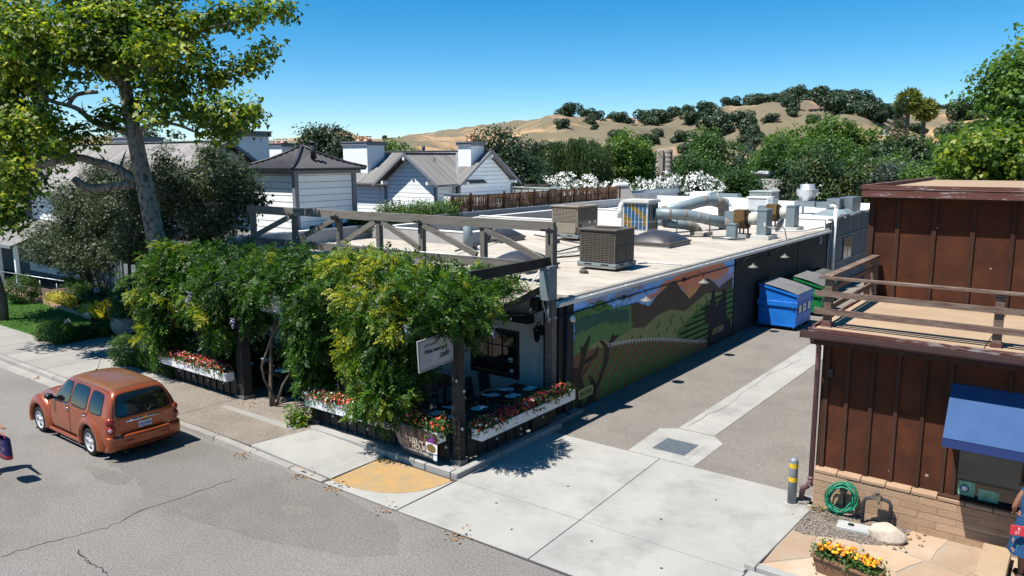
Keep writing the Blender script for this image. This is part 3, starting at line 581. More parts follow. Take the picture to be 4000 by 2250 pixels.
# gooseneck lamps, conduit, floodlight
M('lamp_metal', (.24, .24, .21), (.19, .19, .17), scale=6, rough=.55)
con = MB(); con.tube([(WX+.03, 15.95, 2.72), (WX+.03, 19.2, 2.74), (WX+.03, 31.2, 2.74)], .016, 6)
tag(con.build('conduit', 'trim_black'), 'thin dark conduit feeding the gooseneck lamps along the mural wall', 'conduit')
def gooseneck(y, label):
    t = thing('gooseneck_lamp', label, 'wall lamp', (WX, y-.55, 2.74), 0, 'gooseneck lamps on the mural wall')
    mb = MB(); mb.lathe((0.02, 0, 0), [(.07, 0), (.07, .03), (.04, .05)], 14, Matrix(((0, 0, 1), (1, 0, 0), (0, 1, 0)))); mb.build('mount', 'trim_black', t, False)
    P = [(.05, 0, 0), (.12, .1, .0), (.16, .25, .05), (.27, .38, .2), (.35, .48, .25), (.43, .54, .18), (.47, .55, .03)]
    mb = MB(); mb.tube(P, .011, 6); mb.build('arm', 'trim_black', t, False)
    mb = MB(); mb.lathe((.47, .55, -.02), [(.03, .05), (.035, .0), (.06, -.03), (.17, -.09), (.19, -.12), (.185, -.12), (.16, -.1), (.05, -.045)], 22, cap=False); mb.build('shade', 'lamp_metal', t, False)
    mb = MB(); mb.lathe((.47, .55, -.13), [(.01, .06), (.035, .03), (.03, -.01), (.01, -.03)], 10); mb.build('bulb', 'white_paint', t, False)
    return t
g1 = gooseneck(19.95, 'gooseneck lamp nearest the street, over the painted oak')
for y, l in ((24.0, 'gooseneck lamp hanging over the orange painted clouds'), (28.55, 'gooseneck lamp just past the end of the mural, on black wall'), (32.2, 'gooseneck lamp farthest up the alley, above the blue dumpster')): dup(g1, (WX, y-.55, 2.74), label=l)
mb = MB(); mb.lathe((WX+.1, 16.55, 2.6), [(.02, -.06), (.08, -.03), (.1, .04), (.07, .06)], 14, Matrix.Rotation(1.2, 3, 'Y')); tag(mb.build('floodlight', 'pvc_white'), 'small white floodlight under the gutter end', 'lamp')
mb = MB(); mb.bb((WX-.28, 15.62, 3.2), (WX+.0, 15.95, 4.0)); mb.bb((WX-.31, 15.59, 4.0), (WX+.03, 15.98, 4.06)); mb.tube([(WX-.1, 15.75, 3.2), (WX-.1, 15.75, 2.6)], .03, 8)
tag(mb.build('electric_box', 'galv_paint'), 'tall grey electrical box fixed to the post at the roof corner', 'electrical box')
# parapets on the roof
par = thing('roof_parapet', 'grey and white parapet walls dividing the cafe roof on its far side', 'parapet wall', (-25, 28, RZ))
def para(x0, x1, y0, y1, z1, mat='grey_stucco', cap='white_coat', z0=RZ-.05):
    mb = MB(); mb.bb((x0, y0, z0), (x1, y1, z1)); w_ = mb.build('parapet_wall', mat, par); mb = MB(); mb.bb((x0-.02, y0-.02, z1), (x1+.02, y1+.02, z1+.035)); mb.build('coping', cap, par)
para(-26.95, -26.75, 17.2, 24.5, 3.68); para(-26.75, -20.9, 24.3, 24.5, 3.66, 'grey_stucco'); para(-25.4, -25.2, 24.6, 40.4, 3.72)
para(-21.1, -20.9, 24.5, 27.2, 3.62); para(-25.2, -19.9, 30.5, 30.7, 3.8, 'white_coat'); para(-21.1, -18.5, 33.2, 33.4, 4.2, 'white_coat'); para(-21.1, -20.9, 33.4, 40.2, 4.0)
para(-26.2, -26.0, 27.0, 46.5, 3.95, z0=2.9); para(-17.3, WX-.2, 40.3, 40.5, 3.62, 'white_coat'); para(-18.5, -17.3, 38, 38.2, 3.75, 'white_coat')
# ------------------------------------------------------------ timber pergola and truss
M('weathered', (.26, .23, .2), (.15, .128, .11), scale=5, sc=(.5, 1, 8), c3=(.3, .28, .25), scale3=2.5, lo3=.5, hi3=.75, rough=.9, bump=.3, bscale=25, bsc=(.3, 1, 6), rnd=.18)
M('dark_timber', (.06, .052, .045), (.035, .03, .026), scale=4, sc=(1, 1, .3), rough=.85, bump=.3, rnd=.15)
M('steel_dark', (.05, .05, .052), rough=.5, metal=.5)
M('metal_cap', (.3, .31, .32), (.24, .25, .26), scale=5, rough=.5, metal=.5)
M('patio_roof', (.5, .47, .38), (.4, .37, .29), scale=2, sc=(1, 1, 1), rough=.8, bump=.1)
per = thing('pergola', 'weathered timber pergola frame with a cross-braced truss over the cafe terrace', 'pergola', (-17, 14, .1))
TY = 15.89; xs_ = [-10.85, -13.04, -15.3, -17.05, -18.85, -21.05, -23.35]
for x in (-10.85,): beam('post', (x, TY+.04, .05), (x, TY+.04, 5.02), .2, .22, 'weathered', per)
for x in xs_[1:]: beam('post', (x, TY+.06, 3.0), (x, TY+.06, 4.9), .15, .15, 'weathered', per)
beam('top_beam', (-17.3, TY, 5.02), (-10.72, TY, 5.02), .12, .24, 'weathered', per); beam('top_beam', (-23.5, TY, 5.01), (-17.31, TY, 5.01), .12, .24, 'weathered', per)
beam('lower_beam', (-23.9, TY-.04, 3.92), (-10.9, TY-.04, 3.98), .1, .2, 'weathered', per)
mb = MB(); mb.tube([(-23.9, TY-.09, 4.06), (-10.95, TY-.09, 4.11)], .018, 6); mb.build('rail_pipe', 'galv', per)
for a, b in ((0, 1), (1, 2)): beam('brace', (xs_[a]-.2, TY, 4.15), (xs_[b]+.1, TY, 4.86), .1, .15, 'weathered', per)
beam('brace', (xs_[2]-.05, TY, 4.2), (xs_[3]+.2, TY, 4.86), .1, .15, 'weathered', per)
for a, b in ((3, 4), (4, 5), (5, 6)): beam('brace', (xs_[a]-.1, TY, 4.86), (xs_[b]+.15, TY, 4.1), .1, .15, 'weathered', per)
for x in (-10.85, -15.3, -18.85):
    mb = MB(); mb.bb((x-.03, TY-.075, 4.6), (x+.03, TY-.062, 5.0)); mb.bb((x-.25, TY-.078, 4.9), (x+.12, TY-.064, 4.96))
    for q in ((x, 4.65), (x, 4.72), (x-.2, 4.93), (x-.14, 4.93)): mb.box((q[0], TY-.085, q[1]), (.03, .02, .03))
    mb.build('bracket', 'steel_dark', per)
beam('side_beam', (-10.85, 12.75, 4.15), (-10.85, 16.02, 4.15), .09, .24, 'dark_timber', per)
for x, y0 in ((-18.55, 11.4), (-15.3, 11.5), (-22.2, 11.4), (-13, 11.6)): beam('cross_beam', (x, y0, 3.35), (x, 15.9, 3.55), .09, .22, 'dark_timber', per)
beam('front_beam', (-23.9, 12.1, 3.2), (-10.6, 12.1, 3.2), .12, .24, 'dark_timber', per)
beam('stub_beam', (-24.2, 13.3, 4.0), (-22.4, 13.3, 4.0), .12, .24, 'weathered', per)
def post(x, y, z1, w_=.3, cap=True):
    beam('post', (x, y, .2), (x, y, z1), w_, w_, 'weathered' if w_ < .2 else 'dark_timber', per)
    piece('post_foot', (x, y, .15), (w_+.1, w_+.1, .13), 'metal_cap', per)
post(-10.67, 12.13, 3.4, .2); post(-18.57, 12.12, 3.3, .27); post(-22.3, 12.12, 3.3, .2); post(-15.3, 12.0, .8, .2)
# corrugated terrace roof against the wall
mb = MB(); n = 60; V = []
for i in range(n*4+1):
    x = -24+i*(13.0/(n*4)); z = .018*math.sin(i*math.pi/2); V += [(x, 13.55, 3.18+z+.0), (x, 16.15, 3.62+z)]
mb.add(V, [(2*i, 2*i+2, 2*i+3, 2*i+1) for i in range(n*4)]); mb.build('roof_sheet', 'patio_roof', per, recalc=False)
beam('roof_edge', (-24, 13.6, 3.07), (-11, 13.6, 3.07), .06, .14, 'weathered', per); beam('rafter', (-11.05, 13.5, 3.05), (-11.05, 16.15, 3.5), .07, .16, 'dark_timber', per)
for x in np.arange(-23.5, -11.5, 1.6): beam('rafter', (x, 13.5, 3.05), (x, 16.15, 3.49), .06, .12, 'dark_timber', per)
# ------------------------------------------------------------ low board fences
def bfence(a, b, label, gap_to=.08, z1=.82):
    a = Vector(a); b = Vector(b); t = thing('board_fence', label, 'fence', ((a.x+b.x)/2, (a.y+b.y)/2, .1)); d = (b-a); L = d.length; d.normalize(); rz = math.atan2(d.y, d.x); nrm = Vector((d.y, -d.x))
    n = round(L/.34); w_ = L/n
    for i in range(n):
        c = a+d*(i+.5)*w_; piece('board', (c.x, c.y, (z1+.2)/2), (w_-.006, .025, z1-.2), 'black_paint', t, rz)
        e = a+d*i*w_+nrm*.03; piece('batten', (e.x, e.y, (z1+.14)/2), (.05, .03, z1-.14), 'black_paint', t, rz)
    c = (a+b)/2-nrm*.04; piece('rail', (c.x, c.y, .7), (L, .05, .09), 'black_paint', t, rz); piece('rail', (c.x, c.y, .3), (L, .05, .09), 'black_paint', t, rz)
    return t
bfence((-15.15, 11.98), (-10.82, 11.98), 'black board fence under the flower box on the street front, nearest the corner post')
bfence((-22.1, 11.98), (-18.75, 11.98), 'black board fence under the flower box behind the parked orange car')
bfence((-10.56, 12.28), (-10.56, 15.75), 'black board fence along the alley side of the terrace')
mb = MB(); mb.bb((-10.53, 14.6, .12), (-10.47, 15.3, .62)); tag(mb.build('leaning_board', 'dark_paint'), 'dark panel leaning against the alley side fence', 'panel')
def pbox(a, b, label):
    t = thing('flower_box', label, 'planter', ((a[0]+b[0])/2, (a[1]+b[1])/2, .66)); mb = MB(); x0, y0 = min(a[0], b[0]), min(a[1], b[1]); x1, y1 = max(a[0], b[0]), max(a[1], b[1])
    for q in (((x0, y0, .64), (x1, y0+.03, .88)), ((x0, y1-.03, .64), (x1, y1, .88)), ((x0, y0+.03, .64), (x0+.03, y1-.03, .88)), ((x1-.03, y0+.03, .64), (x1, y1-.03, .88)), ((x0+.03, y0+.03, .64), (x1-.03, y1-.03, .68))): mb.bb(*q)
    mb.build('box', 'white_paint', t, bevel=.005); mb = MB(); mb.bb((x0+.03, y0+.03, .68), (x1-.03, y1-.03, .84)); mb.build('compost', 'soil', t); return t
pbox((-15.35, 11.66), (-10.86, 11.92), 'long white flower box on the street front fence nearest the corner post')
pbox((-22.3, 11.66), (-18.75, 11.92), 'white flower box on the fence behind the parked orange car')
pbox((-10.5, 12.35), (-10.2, 16.1), 'white flower box along the alley side fence')
leafM('leaf_impatiens', (.04, .1, .02), (.1, .19, .045)); 
for k, c in {'flower_red': (.62, .035, .04), 'flower_orange': (.75, .13, .04), 'flower_pink': (.75, .22, .22), 'flower_magenta': (.45, .02, .1), 'flower_white': (.8, .8, .78), 'flower_lilac': (.45, .43, .62), 'flower_gold': (.85, .4, .02), 'flower_marigold': (.85, .2, .01)}.items(): M(k, c, rough=.7)
def flowers(name, label, cat, segs, fl, leaf='leaf_impatiens', nl=4500, nf=900, ls=.05, fs=.058, group=None, seed=0, leafsh='kite'):
    """segs: blobs; fl: list of (material, share, blob range)"""
    t = thing(name, label, cat, segs[0][:3], 0, group)
    foliage('leaves', segs, nl, ls, leaf, t, leafsh, clump=.07, per=8, shell=.8, droop=.1, seed=seed, kind='stuff')
    rng = np.random.default_rng(seed+5); B = np.array(segs); mats = [f[0] for f in fl]; n = nf
    i = rng.integers(0, len(B), n); d = unit(rng.normal(size=(n, 3))*[1, 1, 1]+[0, -.2, .55]); pos = B[i, :3]+d*B[i, 3:6]*rng.uniform(.95, 1.12, (n, 1))
    # colours in drifts along the box
    ph = np.sin(i*2.9+seed)*.5+rng.normal(0, .35, n); wts = np.cumsum([f[1] for f in fl]); wts = wts/wts[-1]; u = (ph-ph.min())/(ph.max()-ph.min()); mi = np.searchsorted(wts, np.clip(np.argsort(np.argsort(u))/n, 0, .999))
    P = place_leaves(pos, d+rng.normal(0, .35, (n, 3)), rng.normal(0, 1, (n, 3)), rng.uniform(.7, 1.25, n)*fs, 'disc')
    o = link('blossoms', fast_mesh('blossoms', P, None, None, mats, mi), t); o['kind'] = 'stuff'; return t
rg = random.Random(4)
segs = [(-15.3+i*.16, 11.8+rg.uniform(-.03, .03), .93+rg.uniform(-.03, .04), .17, .19, .16) for i in range(28)]
flowers('impatiens', 'red, pink, orange and white impatiens filling the street front flower box', 'flowers', segs[:15], [('flower_red', 1), ('flower_pink', 1.3), ('flower_white', 1.1), ('flower_orange', 1)], nl=4200, nf=800)
flowers('impatiens', 'leafy green impatiens with orange and white blooms behind the banner', 'flowers', segs[15:21], [('flower_white', .8), ('flower_red', .3), ('flower_orange', .5)], nl=1700, nf=110, seed=2)
flowers('impatiens', 'bushy mound of coral and orange impatiens beside the corner post', 'flowers', [(-12.0+i*.16, 11.8, .98+.05*math.sin(i), .2, .2, .2) for i in range(8)], [('flower_orange', 1), ('flower_pink', 1), ('flower_red', .4)], nl=2900, nf=130, seed=3)
flowers('impatiens', 'orange and crimson impatiens in the flower box behind the parked car', 'flowers', [(-22.25+i*.15, 11.8, .93+.04*math.sin(i*1.7), .17, .19, .17) for i in range(23)], [('flower_orange', 1), ('flower_red', 1.2), ('flower_magenta', 1.2), ('flower_white', .35), ('flower_pink', .6)], nl=4200, nf=900, seed=4)
flowers('impatiens', 'deep red impatiens with a few white blooms in the alley side flower box', 'flowers', [(-10.35, 12.4+i*.155, .93+.04*math.sin(i*1.3), .19, .17, .17) for i in range(24)], [('flower_orange', .7), ('flower_magenta', 1.4), ('flower_red', 1.1), ('flower_white', .35)], nl=4600, nf=850, seed=5)
# string lights: small clear bulbs on a cord
M('bulb_glass', (.55, .55, .5), rough=.15, spec=.6); 
def string(label, pts, every=.62, drop=.12):
    t = thing('string_lights', label, 'string lights', pts[0]); mb = MB(); P = []
    for a, b in zip(pts[:-1], pts[1:]):
        a, b = Vector(a), Vector(b); n = max(2, int((b-a).length/.15))
        for i in range(n): P.append(a.lerp(b, i/n)-Vector((0, 0, .06*math.sin(math.pi*i/n)*(b-a).xy.length/2)))
    P.append(Vector(pts[-1])); mb.tube(P, .006, 4); mb.build('cord', 'trim_black', t); acc = 0
    for a, b in zip(P[:-1], P[1:]):
        acc += (b-a).length
        if acc > every:
            acc = 0; m2 = MB(); m2.lathe((b.x, b.y, b.z-drop+.1), [(.014, .0), (.014, -.05)], 8); s = m2.build('socket', 'trim_black', t)
            m2 = MB(); m2.lathe((b.x, b.y, b.z-drop+.05), [(.014, 0), (.032, -.035), (.03, -.06), (.005, -.08)], 8); m2.build('bulb', 'bulb_glass', t)
    return t
string('string lights below the street front flower box', [(-15.2, 11.9, .62), (-10.85, 11.9, .62)], .62)
string('string lights below the flower box behind the parked car', [(-22.2, 11.9, .62), (-18.8, 11.9, .62)], .62)
string('string lights below the alley side flower box', [(-10.47, 12.3, .58), (-10.47, 15.8, .58)], .8)
string('string lights winding down the corner post', [(-10.84, 12.1, 2.4), (-10.5, 11.97, 2.0), (-10.5, 12.28, 1.8), (-10.83, 12.2, 1.5), (-10.55, 11.97, 1.2), (-10.5, 12.2, .9), (-10.8, 11.97, .6)], .33)
string('string lights hung under the terrace roof edge by the alley', [(-10.98, 13.6, 3.0), (-10.98, 14.9, 3.1), (-10.95, 16.0, 3.3)], .7)
# ------------------------------------------------------------ signs and banner
M('sign_grey', (.42, .42, .43), (.46, .46, .47), scale=2, rough=.6); M('ink', (.02, .02, .022), rough=.6); M('ink_grey', (.2, .2, .2), rough=.6)
sg = thing('hanging_sign', 'grey cafe sign with thin black border hanging from the corner post', 'sign', (-10.75, 11.5, 2.7)); SX = -10.72
sr = Matrix.Rotation(R(3), 3, 'X')
def sp(y, z, dx=0): v = sr @ Vector((0, y-11.55, z-2.73)); return (SX+dx, v.y+11.55, v.z+2.73)
mb = MB(); mb.prism([sp(10.97, 3.09, -.02), sp(10.97, 2.42, -.02), sp(12.08, 2.42, -.02), sp(12.08, 3.09, -.02)], (.035, 0, 0)); mb.build('board', 'sign_grey', sg, bevel=.004)
mb = MB()
def sline(y0, z0, y1, z1, w_=.012):
    a, b = Vector(sp(y0, z0, .017)), Vector(sp(y1, z1, .017)); d = (b-a).normalized(); n = Vector((0, -d.z, d.y))*w_/2; mb.poly([a-n, b-n, b+n, a+n])
for q in ((11.0, 3.06, 12.05, 3.06), (11.0, 2.45, 12.05, 2.45), (11.0, 2.45, 11.0, 3.06), (12.05, 2.45, 12.05, 3.06)): sline(*q)
mb.build('border', 'ink', sg, recalc=False)
mb = MB()
for (y, z, r_) in ((11.42, 2.72, .028), (11.5, 2.74, .026), (11.56, 2.72, .025), (11.44, 2.66, .026), (11.52, 2.665, .025), (11.47, 2.6, .026), (11.4, 2.62, .025), (11.41, 2.54, .028)):
    c = sp(y, z, .018)
    for k in range(9): a = k*.6; b_ = a+.6; mb.poly([(c[0], c[1]+math.cos(t)*rr2, c[2]+math.sin(t)*rr2) for t, rr2 in ((a, r_), (b_, r_), (b_, r_-.008), (a, r_-.008))])
mb.build('grape_rings', 'white_paint', sg, recalc=False)
yd = sr @ Vector((0, 1, 0)); zd = sr @ Vector((0, 0, 1))
text('lettering', 'LOS OLIVOS', .07, 'ink', sg, sp(11.15, 2.92, .019), yd, zd, .002, offset=.001)
text('lettering', 'Wine merchant', .125, 'ink', sg, sp(11.13, 2.77, .019), yd, zd, .002, shear=.35, xs=.88, offset=.004)
text('lettering', 'cafe', .19, 'ink', sg, sp(11.58, 2.6, .019), yd, zd, .002, shear=.45, xs=.95, offset=.004)
mb = MB(); mb.tube([(SX, 11.2, 3.12), (SX, 11.2, 3.3)], .006, 5); mb.tube([(SX, 12.0, 3.14), (SX, 12.0, 3.3)], .006, 5); mb.build('hanger', 'trim_black', sg)
s2 = thing('hanging_sign', 'white sign half hidden in the wisteria above the terrace entrance', 'sign', (-16.3, 11.55, 3.1)); mb = MB(); mb.bb((-16.95, 11.66, 2.86), (-16.15, 11.7, 3.3)); mb.build('board', 'sign_grey', s2)
mb = MB(); mb.bb((-16.92, 11.652, 2.885), (-16.18, 11.658, 2.895)); mb.bb((-16.92, 11.652, 2.885), (-16.91, 11.658, 3.28)); mb.build('border', 'ink', s2)
M('ban_brown', (.085, .035, .03), (.11, .045, .035), scale=6, rough=.4, spec=.4); M('ban_cream', (.72, .66, .55), rough=.5); M('ban_navy', (.03, .05, .09), (.05, .08, .13), scale=5, rough=.35); M('ban_purple', (.3, .06, .4), (.2, .03, .28), scale=20, rough=.4); M('ban_food', (.25, .2, .05), (.1, .12, .03), scale=25, c3=(.4, .12, .1), scale3=18, rough=.4); M('ban_food2', (.36, .17, .15), (.1, .2, .09), scale=16, c3=(.6, .45, .4), scale3=12, rough=.4); M('ban_gold', (.3, .22, .1), rough=.4); M('ban_white', (.7, .7, .72), rough=.4); M('ban_glass', (.4, .12, .07), (.3, .28, .3), scale=12, rough=.4)
bn = thing('banner', 'dark brown happy hour banner with food pictures tied to the street front fence', 'banner', (-11.5, 11.65, .6))
def bp(u, v, o=0):   # u along, v up, with sag and billow
    x = -12.2+1.36*u+.0*v+(1-v)*(.34*(1-u)-.0*u)*.9; z = .3+(1-v)*(-.02)+v*.55+(.04*math.sin(u*3.1)*(v))-(1-v)*.0; y = 11.63-.05*math.sin(v*3)*(.5+.5*math.sin(u*5))-.03*(1-v)*u
    return (x, y-o, z)
def bpatch(name, u0, u1, v0, v1, mat, o, shape=None):
    mb = MB(); n, m = 12, 8; V = []; 
    for i in range(n+1):
        for j in range(m+1):
            if shape == 'oval': a = 2*math.pi*i/n; rr2 = j/m; u = (u0+u1)/2+(u1-u0)/2*rr2*math.cos(a); v = (v0+v1)/2+(v1-v0)/2*rr2*math.sin(a)
            else: u = u0+(u1-u0)*i/n; v = v0+(v1-v0)*j/m
            V.append(bp(u, v, o))
    mb.smooth = True; mb.add(V, [(i*(m+1)+j, i*(m+1)+j+1, (i+1)*(m+1)+j+1, (i+1)*(m+1)+j) for i in range(n) for j in range(m)]); return mb.build(name, mat, bn, recalc=False)
bpatch('cloth', 0, 1, 0, 1, 'ban_brown', 0); bpatch('print_base', 0, 1, 0, .24, 'ban_navy', .003); bpatch('print_left', 0, .3, .24, 1, 'ban_food2', .003); bpatch('print_right', .73, 1, .24, .62, 'ban_white', .003)
bpatch('print_plate', .74, .97, .26, .58, 'ban_food', .005, 'oval'); bpatch('print_purple', .78, .93, .62, .95, 'ban_purple', .004); bpatch('print_glass', .18, .28, .5, .97, 'ban_glass', .005, 'oval'); bpatch('print_line', .3, .315, .3, 1, 'ban_gold', .005); bpatch('print_line', .71, .725, .25, 1, 'ban_gold', .005); bpatch('print_corner', .9, 1, .0, .2, 'ban_white', .005)
def btext(s, u, v, size, mat='ban_cream', shear=0, xs=1):
    p = Vector(bp(u, v, .012)); q = Vector(bp(u+.15, v, .012)); text('lettering', s, size, mat, bn, p, q-p, (0, 0, 1), .001, shear=shear, xs=xs)
btext('HAPPY', .34, .42, .16, xs=.85); btext('HOUR', .36, .25, .16, xs=.9); btext('join us for', .3, .6, .08, shear=.4); btext('monday thru thursday', .08, .14, .095, shear=.4, xs=.95); btext('5:00 - 6:00', .63, .075, .065)
for k in range(4): btext(['HALF PRICE WINE', 'BY THE GLASS & BEER', 'SMALL PLATES', 'IN THE BAR'][k] if False else '· · · · · · · ·', .34, .9-k*.065, .09)
# ------------------------------------------------------------ terrace tables, chairs, table settings
M('table_wood', (.055, .022, .014), (.035, .014, .01), scale=6, sc=(1, 6, 1), rough=.4); M('china', (.75, .77, .8), rough=.25); M('napkin', (.72, .76, .85), rough=.8)
def table(x, y, z, lx, ly, label, rz=0):
    t = thing('cafe_table', label, 'table', (x, y, .11), rz, 'tables on the cafe terrace'); mb = MB(); mb.box((0, 0, z-.11-.02), (lx, ly, .04)); mb.build('tabletop', 'table_wood', t, False, bevel=.006)
    for sx in ((-lx*.28, lx*.28) if lx > 1.1 else (0,)):
        mb = MB(); mb.tube([(sx, 0, 0), (sx, 0, z-.15)], .035, 8); mb.box((sx, 0, .02), (.08, .6, .03)); mb.box((sx, 0, .023), (.5, .08, .03)); mb.build('pedestal', 'trim_black', t, False)
    return t
TB = [(-11.45, 15.05, .84, .85, 1.5, 'dark wood table by the wall, behind the alley side flower box'), (-11.55, 13.1, .84, .95, 1.35, 'dark wood table just inside the corner post'), (-13.6, 14.9, .84, .9, .9, 'dark wood table below the cafe window'), (-19.3, 13.0, .84, .8, 1.1, 'red-brown table behind the left flower box'), (-17.9, 12.9, .84, .8, .8, 'small dark table beside the entrance post')]
for a in TB: table(*a)
pl0 = None
def setting(x, y, z, rz, lab, near):
    global pl0
    mb = MB()
    if pl0 is None:
        mb.lathe((0, 0, 0), [(.07, 0), (.14, .015), (.15, .022), (.14, .02), (.06, .008)], 20); pl0 = mb.build('plate', 'china', None, bevel=0); tag(pl0, lab, 'plate', 'white plates on the terrace tables'); pl0.location = (x, y, z); 
    else: c = pl0.copy(); COL.objects.link(c); c.location = (x, y, z); c['label'] = lab
    m2 = MB(); m2.tube([(-.13, 0, .03), (.13, 0, .03)], .027, 8); nk = m2.build('napkin', 'napkin'); nk.location = (x+near[0], y+near[1], z); nk.rotation_euler = (0, 0, rz); tag(nk, lab.replace('white plate', 'rolled white napkin'), 'napkin', 'rolled napkins on the terrace tables')
for (x, y, l, nx, ny) in [(-11.65, 14.6, 'white plate at the near left corner of the wall table', -.12, -.16), (-11.25, 14.75, 'white plate at the near right corner of the wall table', .05, .16), (-11.65, 15.2, 'white plate at the middle left of the wall table', -.1, -.18), (-11.25, 15.5, 'white plate at the far right of the wall table', .0, .17)]: setting(x, y, .842, .2, l, (nx, ny))
for (x, y, l, nx, ny) in [(-11.85, 12.7, 'white plate at the left end of the corner post table', -.02, -.17), (-11.35, 12.75, 'white plate half hidden by the corner post', .05, .16), (-11.8, 13.3, 'white plate at the far left of the corner post table', -.1, -.16), (-11.3, 13.5, 'white plate at the right end of the corner post table', .03, .17)]: setting(x, y, .842, .25, l, (nx, ny))
for (x, y, l, nx, ny) in [(-19.4, 12.75, 'white plate on the red-brown table, nearest the flowers', .2, -.02), (-19.1, 13.3, 'white plate on the red-brown table, farther from the flowers', -.18, 0), (-17.9, 12.8, 'white plate on the small dark table beside the entrance post', .17, 0)]: setting(x, y, .842, .3, l, (nx, ny))
mb = MB(); mb.tube([(-11.43, 14.95, .84), (-11.43, 14.95, .93)], .02, 8); mb.tube([(-11.37, 14.98, .84), (-11.37, 14.98, .92)], .018, 8); tag(mb.build('shakers', 'galv'), 'salt and pepper shakers between the plates on the wall table', 'shakers')
def chair(x, y, rz, label):
    t = thing('chair', label, 'chair', (x, y, .11), rz, 'black chairs on the cafe terrace')
    mb = MB(); mb.box((0, 0, .45), (.44, .44, .04)); mb.build('seat', 'black_paint', t, False, bevel=.01)
    mb = MB(); mb.box((-.24, 0, .78), (.03, .44, .5), rot=Matrix.Rotation(-.16, 3, 'Y')); mb.build('backrest', 'black_paint', t, False, bevel=.01)
    for sx, sy in ((-1, 1), (-1, -1), (1, 1), (1, -1)):
        mb = MB(); mb.tube([(sx*.19, sy*.19, .44), (sx*.22, sy*.2, 0)], .016, 6); mb.build('leg', 'trim_black', t, False)
    return t
chair(-12.3, 14.6, 0, 'black chair at the near left side of the wall table'); chair(-12.35, 15.35, 0, 'black chair left of the wall table, farther back by the wall'); chair(-13.6, 14.2, -1.6, 'tall black chair in front of the cafe window'); chair(-12.45, 13.1, 0, 'black chair in shade behind the wisteria, at the corner table'); chair(-20.1, 13.1, 0, 'black chair behind the left flower box'); chair(-18.6, 13.7, 3.4, 'black chair behind the entrance post')
# lantern, speaker, heater
t = thing('wall_lantern', 'black wall lantern on the white wall beside the corner', 'lantern', (-11.32, 16.1, 2.3))
mb = MB(); mb.lathe((-11.32, 15.98, 2.2), [(.075, -.14), (.1, .1), (.13, .1), (.05, .2), (.015, .23), (.02, .26)], 6); mb.lathe((-11.32, 15.98, 2.03), [(.015, -.05), (.075, .03)], 6); mb.build('body', 'trim_black', t)
mb = MB(); mb.tube([(-11.32, 15.98, 2.45), (-11.32, 16.0, 2.52), (-11.32, 16.1, 2.5), (-11.32, 16.17, 2.35)], .014, 6); mb.bb((-11.38, 16.16, 2.15), (-11.26, 16.18, 2.4)); mb.build('bracket', 'trim_black', t)
mb = MB(); mb.lathe((-11.32, 15.98, 2.2), [(.078, -.1), (.096, .07)], 6); mb.build('glass', 'ink_grey', t)
mb = MB(); mb.box((-11.38, 16.0, 3.0), (.24, .2, .36)); mb.box((-11.38, 15.89, 3.0), (.2, .02, .32)); mb.tube([(-11.38, 16.1, 3.2), (-11.38, 16.15, 3.2)], .02, 6); tag(mb.build('speaker', 'trim_black', bevel=.02), 'small black speaker mounted high under the terrace roof', 'speaker')
t = thing('patio_heater', 'long black infrared heater on the white wall above the window', 'heater', (-12.2, 15.85, 2.65)); mb = MB(); mb.prism([(-13.4, 15.75, 2.72), (-13.4, 15.95, 2.72), (-13.4, 16.0, 2.5), (-13.4, 15.7, 2.5)], (2.0, 0, 0)); mb.build('housing', 'trim_black', t); mb = MB(); mb.tube([(-11.5, 15.85, 2.68), (-11.3, 15.95, 2.8), (-11.25, 16.18, 2.85)], .02, 6); mb.build('arm', 'trim_black', t)
mb = MB(); mb.tube([(-11.02, 15.75, 4.0), (-11.3, 15.6, 3.5), (-11.42, 15.6, 3.48)], .02, 6); mb.tube([(-10.95, 15.75, 3.45), (-10.95, 15.72, 3.1), (-10.9, 15.8, 2.75), (WX+.03, 15.95, 2.72)], .012, 6); tag(mb.build('service_pipe', 'pvc_white'), 'thin white service pipe and cable on the pergola post at the roof corner', 'pipe')
# umbrella stand in the terrace
mb = MB(); mb.lathe((-15.6, 13.0, .11), [(.24, 0), (.24, .05), (.05, .09)], 20); mb.tube([(-15.6, 13.0, .1), (-15.6, 13.0, 1.3)], .022, 8); tag(mb.build('umbrella_stand', 'trim_black'), 'black umbrella stand in the shade by the terrace entrance', 'stand')
# ------------------------------------------------------------ wisteria
leafM('leaf_wisteria', (.012, .045, .007), (.075, .18, .018), (.42, .42, .03), trans=.4)
leafM('leaf_bright', (.05, .12, .015), (.15, .24, .03), (.5, .46, .04), trans=.4)
M('vine_bark', (.22, .17, .13), (.13, .1, .075), scale=8, sc=(1, 1, .2), rough=.95, bump=.5)
vi = thing('wisteria_vine', 'huge leafy wisteria sprawling over the pergola and hanging down its posts', 'vine', (-16, 12.5, .1))
rg = random.Random(9); B = []
for i in range(30):      # top mass
    x = -22.9+i*.41; hump = .18*math.sin(i*.9)+.12*math.sin(i*2.3)
    B.append((x, 12.9+rg.uniform(-.2, .2), 3.45+hump, .6, 1.15, .5)); B.append((x, 12.0+rg.uniform(-.15, .1), (3.25 if -19.6 < x < -13.2 else 3.0)+hump*.6, .5, .55, .45 if -19.6 < x < -13.2 else .62))
    if x > -22: B.append((x, 14.2, 3.6+hump*.6, .6, .9, .38))
for x, z, r_ in ((-14.4, 3.75, .7), (-13.3, 3.8, .75), (-12.4, 3.75, .7), (-11.6, 3.5, .7), (-11.0, 3.2, .62), (-11.1, 2.9, .6), (-10.6, 3.2, .55), (-16.5, 3.55, .55), (-17.8, 3.55, .5)): B.append((x, 12.1, z, r_, .85, r_*.8))
